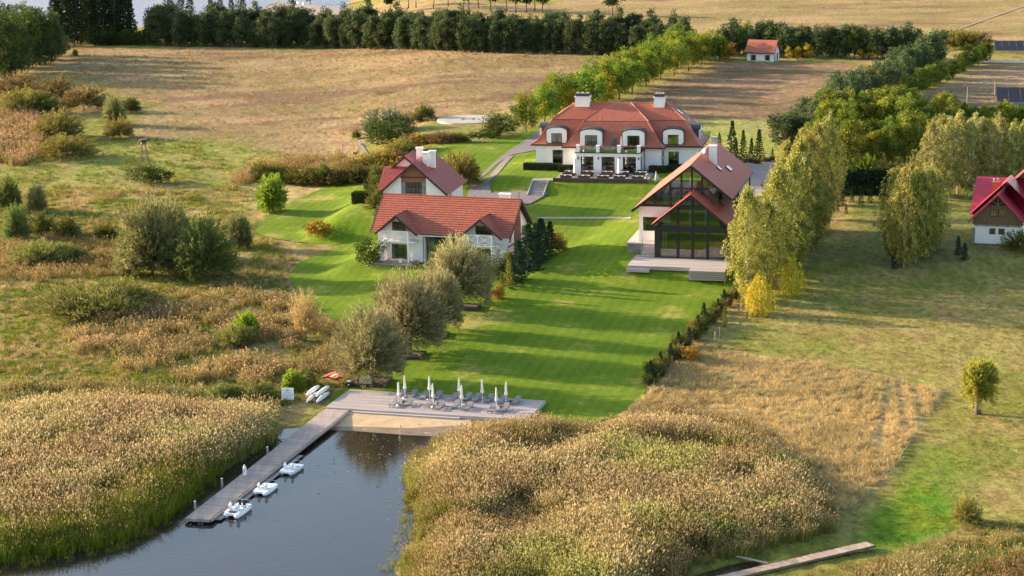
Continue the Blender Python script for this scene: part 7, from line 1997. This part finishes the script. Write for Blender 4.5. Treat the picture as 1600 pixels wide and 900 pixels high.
def scatter(name, pts, bankc, scale, tint, label=None, seed=0):
    rs = np.random.RandomState(seed)
    n = len(pts)
    me = bpy.data.meshes.new(name)
    me.vertices.add(n); me.vertices.foreach_set('co', np.ascontiguousarray(pts, np.float32).ravel())
    for an, ty, dat in (('size', 'FLOAT', scale), ('turn', 'FLOAT_VECTOR', np.stack([rs.normal(0, .06, n), rs.normal(0, .06, n), rs.rand(n) * 6.283], -1)), ('pick', 'INT', rs.randint(0, len(bankc.objects), n))):
        at = me.attributes.new(an, ty, 'POINT')
        at.data.foreach_set('vector' if ty == 'FLOAT_VECTOR' else 'value', np.ascontiguousarray(dat, np.int32 if ty == 'INT' else np.float32).ravel())
    at = me.attributes.new('tint', 'FLOAT_COLOR', 'POINT'); c = np.ones((n, 4), np.float32); c[:, :3] = tint; at.data.foreach_set('color', c.ravel())
    me.materials.append(GB)
    o = link(bpy.data.objects.new(name, me))
    ng = bpy.data.node_groups.new(name, 'GeometryNodeTree')
    ng.interface.new_socket('Geometry', in_out='INPUT', socket_type='NodeSocketGeometry'); ng.interface.new_socket('Geometry', in_out='OUTPUT', socket_type='NodeSocketGeometry')
    N, L = ng.nodes, ng.links
    gi, go = N.new('NodeGroupInput'), N.new('NodeGroupOutput')
    ci = N.new('GeometryNodeCollectionInfo'); ci.inputs['Collection'].default_value = bankc; ci.inputs['Separate Children'].default_value = True; ci.inputs['Reset Children'].default_value = True
    ip = N.new('GeometryNodeInstanceOnPoints'); ip.inputs['Pick Instance'].default_value = True
    def attr(nm, ty):
        q = N.new('GeometryNodeInputNamedAttribute'); q.data_type = ty; q.inputs['Name'].default_value = nm
        return [s for s in q.outputs if s.enabled and s.name == 'Attribute'][0]
    L.new(gi.outputs[0], ip.inputs['Points']); L.new(ci.outputs[0], ip.inputs['Instance'])
    L.new(attr('pick', 'INT'), ip.inputs['Instance Index']); L.new(attr('turn', 'FLOAT_VECTOR'), ip.inputs['Rotation']); L.new(attr('size', 'FLOAT'), ip.inputs['Scale'])
    L.new(ip.outputs[0], go.inputs[0])
    md = o.modifiers.new('scatter', 'NODES'); md.node_group = ng
    return tag(o, label, kind='stuff')
def inside(poly, dens, seed, edge=0.0):
    P = np.array(poly); rs = np.random.RandomState(seed)
    x0, y0, x1, y1 = *P.min(0), *P.max(0)
    n = int((x1 - x0) * (y1 - y0) * dens)
    x, y = rs.uniform(x0, x1, n), rs.uniform(y0, y1, n)
    d = sdist(poly, x + (fbm(x / 3, y / 3, 7) - .5) * edge, y + (fbm(x / 3, y / 3, 8) - .5) * edge)
    k = d < 0
    return x[k], y[k], d[k], rs
def ground_pts(x, y, dz=-.03): return np.stack([x, y, base_h(x, y) + dz], -1)
def tinted(x, y, seed, sc, ca, cb, jit, rs):
    t = sst(.36, .64, fbm(x / sc, y / sc, seed))[:, None]
    return (np.array(ca) * (1 - t) + np.array(cb) * t) * rs.uniform(1 - jit, 1 + jit, (len(x), 1))
# reed beds
LB = [tuple(PZ(a, b, .1)[:2]) for a, b in [(-60, 655), (120, 650), (300, 655), (432, 664), (434, 684), (400, 704), (333, 747), (267, 806), (213, 840), (133, 860), (40, 876), (-80, 886)]]
x, y, d, rs = inside(LB, 6.5, 1, 1.5)
edge = 1 - sst(0, 6.5, -sdist([p for p in POND], x, y) * -1)
wet = 1 - sst(2.0, 13.0, sdist(POND, x, y) + (fbm(x / 6, y / 6, 61) - .5) * 8)
near = y < PZ(0, 815, 0)[1]
gmask = (rs.rand(len(x)) < wet * .97 * np.clip((PZ(300, 725, 0)[1] - y) / 9, 0, 1))
hole = sst(.28, .42, fbm(x / 4.5, y / 4.5, 11)); sz = rs.uniform(.75, 1.15, len(x)) * (.92 + .38 * fbm(x / 9, y / 9, 12)) * (.65 + .35 * hole) * (.72 + .28 * sst(0, 3, -d))
tn = tinted(x, y, 14, 9, (.95, .86, .78), (1.12, 1.12, 1.0), .22, rs); gz_ = sst(.52, .68, fbm(x / 6, y / 6, 82))[:, None]; tn = tn * (1 - gz_) + tn * np.array([.84, .98, .72]) * gz_
scatter('reed_bed', ground_pts(x, y)[~gmask], REED, sz[~gmask], tn[~gmask], 'tan plumed reed bed left of the jetty')
scatter('green_reeds', ground_pts(x, y)[gmask], GREENREED, sz[gmask], tn[gmask], 'green reed fringe along the left bank')
RB = [tuple(PZ(a, b, .1)[:2]) for a, b in [(735, 690), (790, 676), (860, 676), (930, 690), (1000, 672), (1060, 672), (1130, 690), (1190, 716), (1250, 745), (1300, 795), (1300, 838), (1250, 857), (1190, 865), (1120, 878), (1070, 893), (1030, 960), (640, 970), (618, 890), (640, 850), (650, 810), (640, 770), (632, 738), (652, 712), (692, 696)]]
x, y, d, rs = inside(RB, 6.5, 2, 3.0)
wet = 1 - sst(1.0, 6.0, sdist(POND, x, y) + (fbm(x / 5, y / 5, 62) - .5) * 5)
gmask = rs.rand(len(x)) < wet * .6
hole = sst(.30, .44, fbm(x / 4.5, y / 4.5, 19)); sz = rs.uniform(.7, 1.15, len(x)) * (.80 + .52 * fbm(x / 10, y / 10, 13)) * (.6 + .4 * hole) * (.62 + .38 * sst(0, 4, -d))
tn = tinted(x, y, 15, 8, (.88, .78, .70), (1.14, 1.12, 1.0), .22, rs); gz_ = sst(.52, .68, fbm(x / 6, y / 6, 81))[:, None]; tn = tn * (1 - gz_) + tn * np.array([.80, .98, .66]) * gz_
scatter('reed_bed', ground_pts(x, y)[~gmask], REED, sz[~gmask], tn[~gmask], 'broad tan plumed reed bed right of the pond')
scatter('green_reeds', ground_pts(x, y)[gmask], GREENREED, sz[gmask], tn[gmask], 'green reed fringe along the right bank')
# sparse stems standing in the water off both banks
x, y, d, rs = inside([tuple(PZ(a, b, 0)[:2]) for a, b in [(-60, 880), (40, 868), (133, 852), (215, 830), (330, 745), (345, 752), (225, 850), (140, 872), (40, 890), (-60, 905)]], 1.2, 3)
x2, y2, d2, rs2 = inside([tuple(PZ(a, b, 0)[:2]) for a, b in [(640, 770), (650, 810), (640, 850), (618, 890), (620, 960), (590, 960), (596, 890), (618, 850), (630, 805), (626, 770)]], 1.4, 4)
X, Y = np.concatenate([x, x2]), np.concatenate([y, y2])
scatter('water_stems', np.stack([X, Y, np.full(len(X), -.7)], -1), GREENREED, rs.uniform(.45, .75, len(X)), np.tile([1.1, .9, .8], (len(X), 1)), 'thin reed stems standing in the water')
# weedy corner at the lower right
CB = [tuple(PZ(a, b, .3)[:2]) for a, b in [(1160, 935), (1230, 908), (1320, 886), (1385, 866), (1440, 848), (1490, 835), (1545, 815), (1640, 805), (1680, 960), (1130, 980)]]
x, y, d, rs = inside(CB, 5.0, 5, 3.0)
k = rs.rand(len(x)) < .35 + .5 * (fbm(x / 5, y / 5, 71) > .5)
sz = rs.uniform(.6, 1.1, len(x)) * (.6 + .5 * fbm(x / 6, y / 6, 18)) * (.45 + .55 * sst(0, 5, -d))
tn = tinted(x, y, 16, 6, (.85, .72, .62), (1.1, 1.15, .95), .22, rs)
scatter('weeds', ground_pts(x, y)[k], WEED, sz[k], tn[k], 'tangled brown weeds at the lower right')
scatter('rough_grass', ground_pts(x, y)[~k], GRASS, sz[~k] * 1.3, tn[~k], 'green grass between the weeds at the lower right')
# reedy weeds between the left reed bed and the willows, and pink reeds higher up
for i, (px, dens, sc_, bk, ca, cb, lb) in enumerate([
    ([(95, 545), (210, 470), (330, 455), (455, 470), (520, 520), (545, 560), (520, 600), (430, 610), (300, 600), (200, 580)], 2.6, 1.05, WEED, (.95, .90, .8), (1.25, 1.12, 1.02), 'pale brown reedy weeds in the wet meadow'),
    ([(-40, 610), (120, 600), (300, 610), (440, 635), (430, 662), (-40, 655)], 2.4, .9, WEED, (.8, .9, .7), (1.15, 1.1, .9), 'mixed weeds behind the left reed bed'),
    ([(-30, 170), (60, 185), (70, 245), (40, 262), (-30, 250)], 1.8, 1.3, WEED, (1.0, .88, .82), (1.18, 1.02, .95), 'pinkish reeds at the left edge of the meadow'),
    ([(380, 262), (460, 250), (545, 244), (560, 262), (420, 282), (350, 300)], 1.0, 1.0, WEED, (1.05, .88, .78), (1.2, 1.0, .9), 'russet weeds along the field border'),
    ([(-30, 385), (120, 370), (190, 390), (180, 430), (40, 445), (-30, 440)], 1.5, .9, WEED, (.95, .84, .68), (1.15, 1.02, .86), 'rust brown weeds on the left meadow'),
    ([(1045, 640), (1130, 655), (1230, 700), (1300, 760), (1310, 806), (1250, 745), (1130, 692), (1040, 672), (960, 668)], 2.5, .95, WEED, (1.0, .9, .78), (1.2, 1.1, .95), 'straw weeds along the back of the right reed bed'),
]):
    x, y, d, rs = inside(W(px), dens, 20 + i, 5.0)
    k = fbm(x / 4, y / 4, 90 + i) > (.47 if i in (0, 1) else .36)
    x, y = x[k], y[k]
    scatter('weeds', ground_pts(x, y), bk, sc_ * rs.uniform(.6, 1.2, len(x)) * (.6 + .8 * fbm(x / 5, y / 5, 33)), tinted(x, y, 40 + i, 6, ca, cb, .2, rs), lb)
# tall straw field on the right
SF = W([(1050, 553), (1130, 551), (1330, 579), (1470, 613), (1388, 742), (1303, 804), (1190, 700), (1050, 668), (962, 660), (1012, 612)])
x, y, d, rs = inside(SF, 4.2, 50, 1.0)
trk = np.ones(len(x), bool)
for px in ([(1402, 592), (1408, 640), (1416, 672)], [(1425, 596), (1436, 640), (1440, 668)], [(1385, 600), (1380, 650), (1372, 700)]):
    P = np.array(W(px)); dd = np.full(len(x), 9.)
    for (ax, ay), (bx, by) in zip(P, P[1:]):
        t = np.clip(((x - ax) * (bx - ax) + (y - ay) * (by - ay)) / ((bx - ax) ** 2 + (by - ay) ** 2), 0, 1); dd = np.minimum(dd, np.hypot(x - ax - t * (bx - ax), y - ay - t * (by - ay)))
    trk &= dd > .5
x, y = x[trk], y[trk]
scatter('tall_straw_grass', ground_pts(x, y), DRY, rs.uniform(.6, 1.0, len(x)) * (.75 + .5 * fbm(x / 4, y / 4, 34)), tinted(x, y, 44, 5, (1.0, .96, .84), (1.22, 1.14, 1.0), .18, rs), 'tall straw coloured grass of the uncut field')
# rough sward of the wet meadow on the left and of the brown field
for i, (px, dens, bk, ca, cb, sc_, thr, lb) in enumerate([
    ([(-60, 300), (300, 300), (400, 360), (470, 410), (460, 470), (560, 540), (560, 600), (430, 640), (-60, 640)], 2.6, GRASS, (.8, .95, .75), (1.2, 1.15, .95), 1.0, .36, 'rough green grass of the wet meadow'),
    ([(-60, 300), (300, 300), (400, 360), (470, 410), (460, 470), (560, 540), (560, 600), (430, 640), (-60, 640)], 1.2, DRY, (.75, .68, .52), (1.0, .95, .8), 1.0, .44, 'dry grass of the wet meadow'),
    ([(-60, 190), (180, 210), (560, 245), (430, 290), (380, 330), (300, 302), (-60, 302)], .5, GRASS, (.9, 1.0, .8), (1.3, 1.15, 1.0), 1.2, .42, 'grass of the upper meadow'),
    ([(112, 76), (500, 78), (940, 90), (860, 150), (700, 184), (560, 230), (300, 240), (170, 190), (235, 160), (100, 120)], .22, DRY, (.62, .56, .42), (.85, .8, .62), .95, .40, 'dry grass of the brown field'),
]):
    x, y, d, rs = inside(W(px), dens, 60 + i, 4.0)
    k = (fbm(x / 6, y / 8, 95 + i) > thr) & (sdist(LAWN, x, y) > .6) & (sdist(LB, x, y) > 0)
    x, y = x[k], y[k]
    scatter('meadow_grass', ground_pts(x, y), bk, sc_ * rs.uniform(.5, 1.1, len(x)) * (.6 + .7 * fbm(x / 3, y / 3, 36)), tinted(x, y, 48 + i, 7, ca, cb, .2, rs), lb)
x, y, d, rs = inside(W([(1330, 850), (1310, 800), (1395, 742), (1475, 614), (1330, 578), (1130, 548), (1160, 475), (1250, 425), (1600, 420), (1620, 800), (1480, 830)]), .8, 70, 1.0)
k = sdist(LAWN, x, y) > .6
x, y = x[k], y[k]
scatter('meadow_grass', ground_pts(x, y), GRASS, rs.uniform(.25, .5, len(x)), tinted(x, y, 49, 8, (1.0, 1.0, .9), (1.4, 1.15, 1.1), .2, rs), 'short grass of the mown meadow on the right')

# leaves and weed floating on the pond
rs = np.random.RandomState(77)
fl = []
for (cx_, cy_, sx_, sy_, n_) in ((600, 705, 45, 18, 130), (585, 730, 40, 20, 60), (395, 715, 40, 18, 120), (300, 790, 30, 12, 60), (628, 800, 10, 40, 40)):
    for _ in range(n_):
        p = PZ(cx_ + rs.normal() * sx_, cy_ + rs.normal() * sy_, .012)
        if sdist(POND, np.array([p[0]]), np.array([p[1]]))[0] < -.3: fl.append(p)
fl = np.array(fl); dd_ = rs.normal(0, 1, fl.shape); dd_[:, 2] *= .02
tag(link(bpy.data.objects.new('floating_leaves', leaves('floating_leaves', fl, dd_, rs.uniform(.12, .32, len(fl)), .07, tones(rs, len(fl), (.10, .12, .03), (.34, .28, .12)), rs))), 'floating leaves and weed on the pond', kind='stuff')
# ------------------------------------------------------------------ members of a row told apart by their place in it
ORD = 'first second third fourth fifth sixth seventh eighth ninth tenth eleventh twelfth thirteenth fourteenth fifteenth sixteenth'.split()
def picture_x(o):
    p = o.matrix_basis.translation
    d = p.y * CP - (p.z - CAMH) * SP; dn = -p.y * SP - (p.z - CAMH) * CP
    return 800 + FPX * (p.x / d * CR + dn / d * SR)
fam = {}
for o in COL.objects:
    if o.parent is None and o.get('label') and o.get('group'): fam.setdefault((o['group'], o['label']), []).append(o)
for (g, lb), os_ in fam.items():
    n = len(os_)
    if n < 2: continue
    os_.sort(key=picture_x)
    lb = lb if len(lb.split()) <= 12 else ' '.join(w for w in lb.split() if w not in ('the', 'dark', 'low', 'little', 'tall', 'dense', 'young'))
    for i, o in enumerate(os_):
        if n <= 16: o['label'] = f'{lb}, {ORD[i]} from left'
        elif i < 8: o['label'] = f'{lb}, {ORD[i]} from left'
        elif n - 1 - i < 8: o['label'] = f'{lb}, {ORD[n - 1 - i]} from right'
        else: o['label'] = f'{lb}, middle stretch'
        if len(o['label'].split()) > 16: print('LONG', len(o['label'].split()), o['label'])
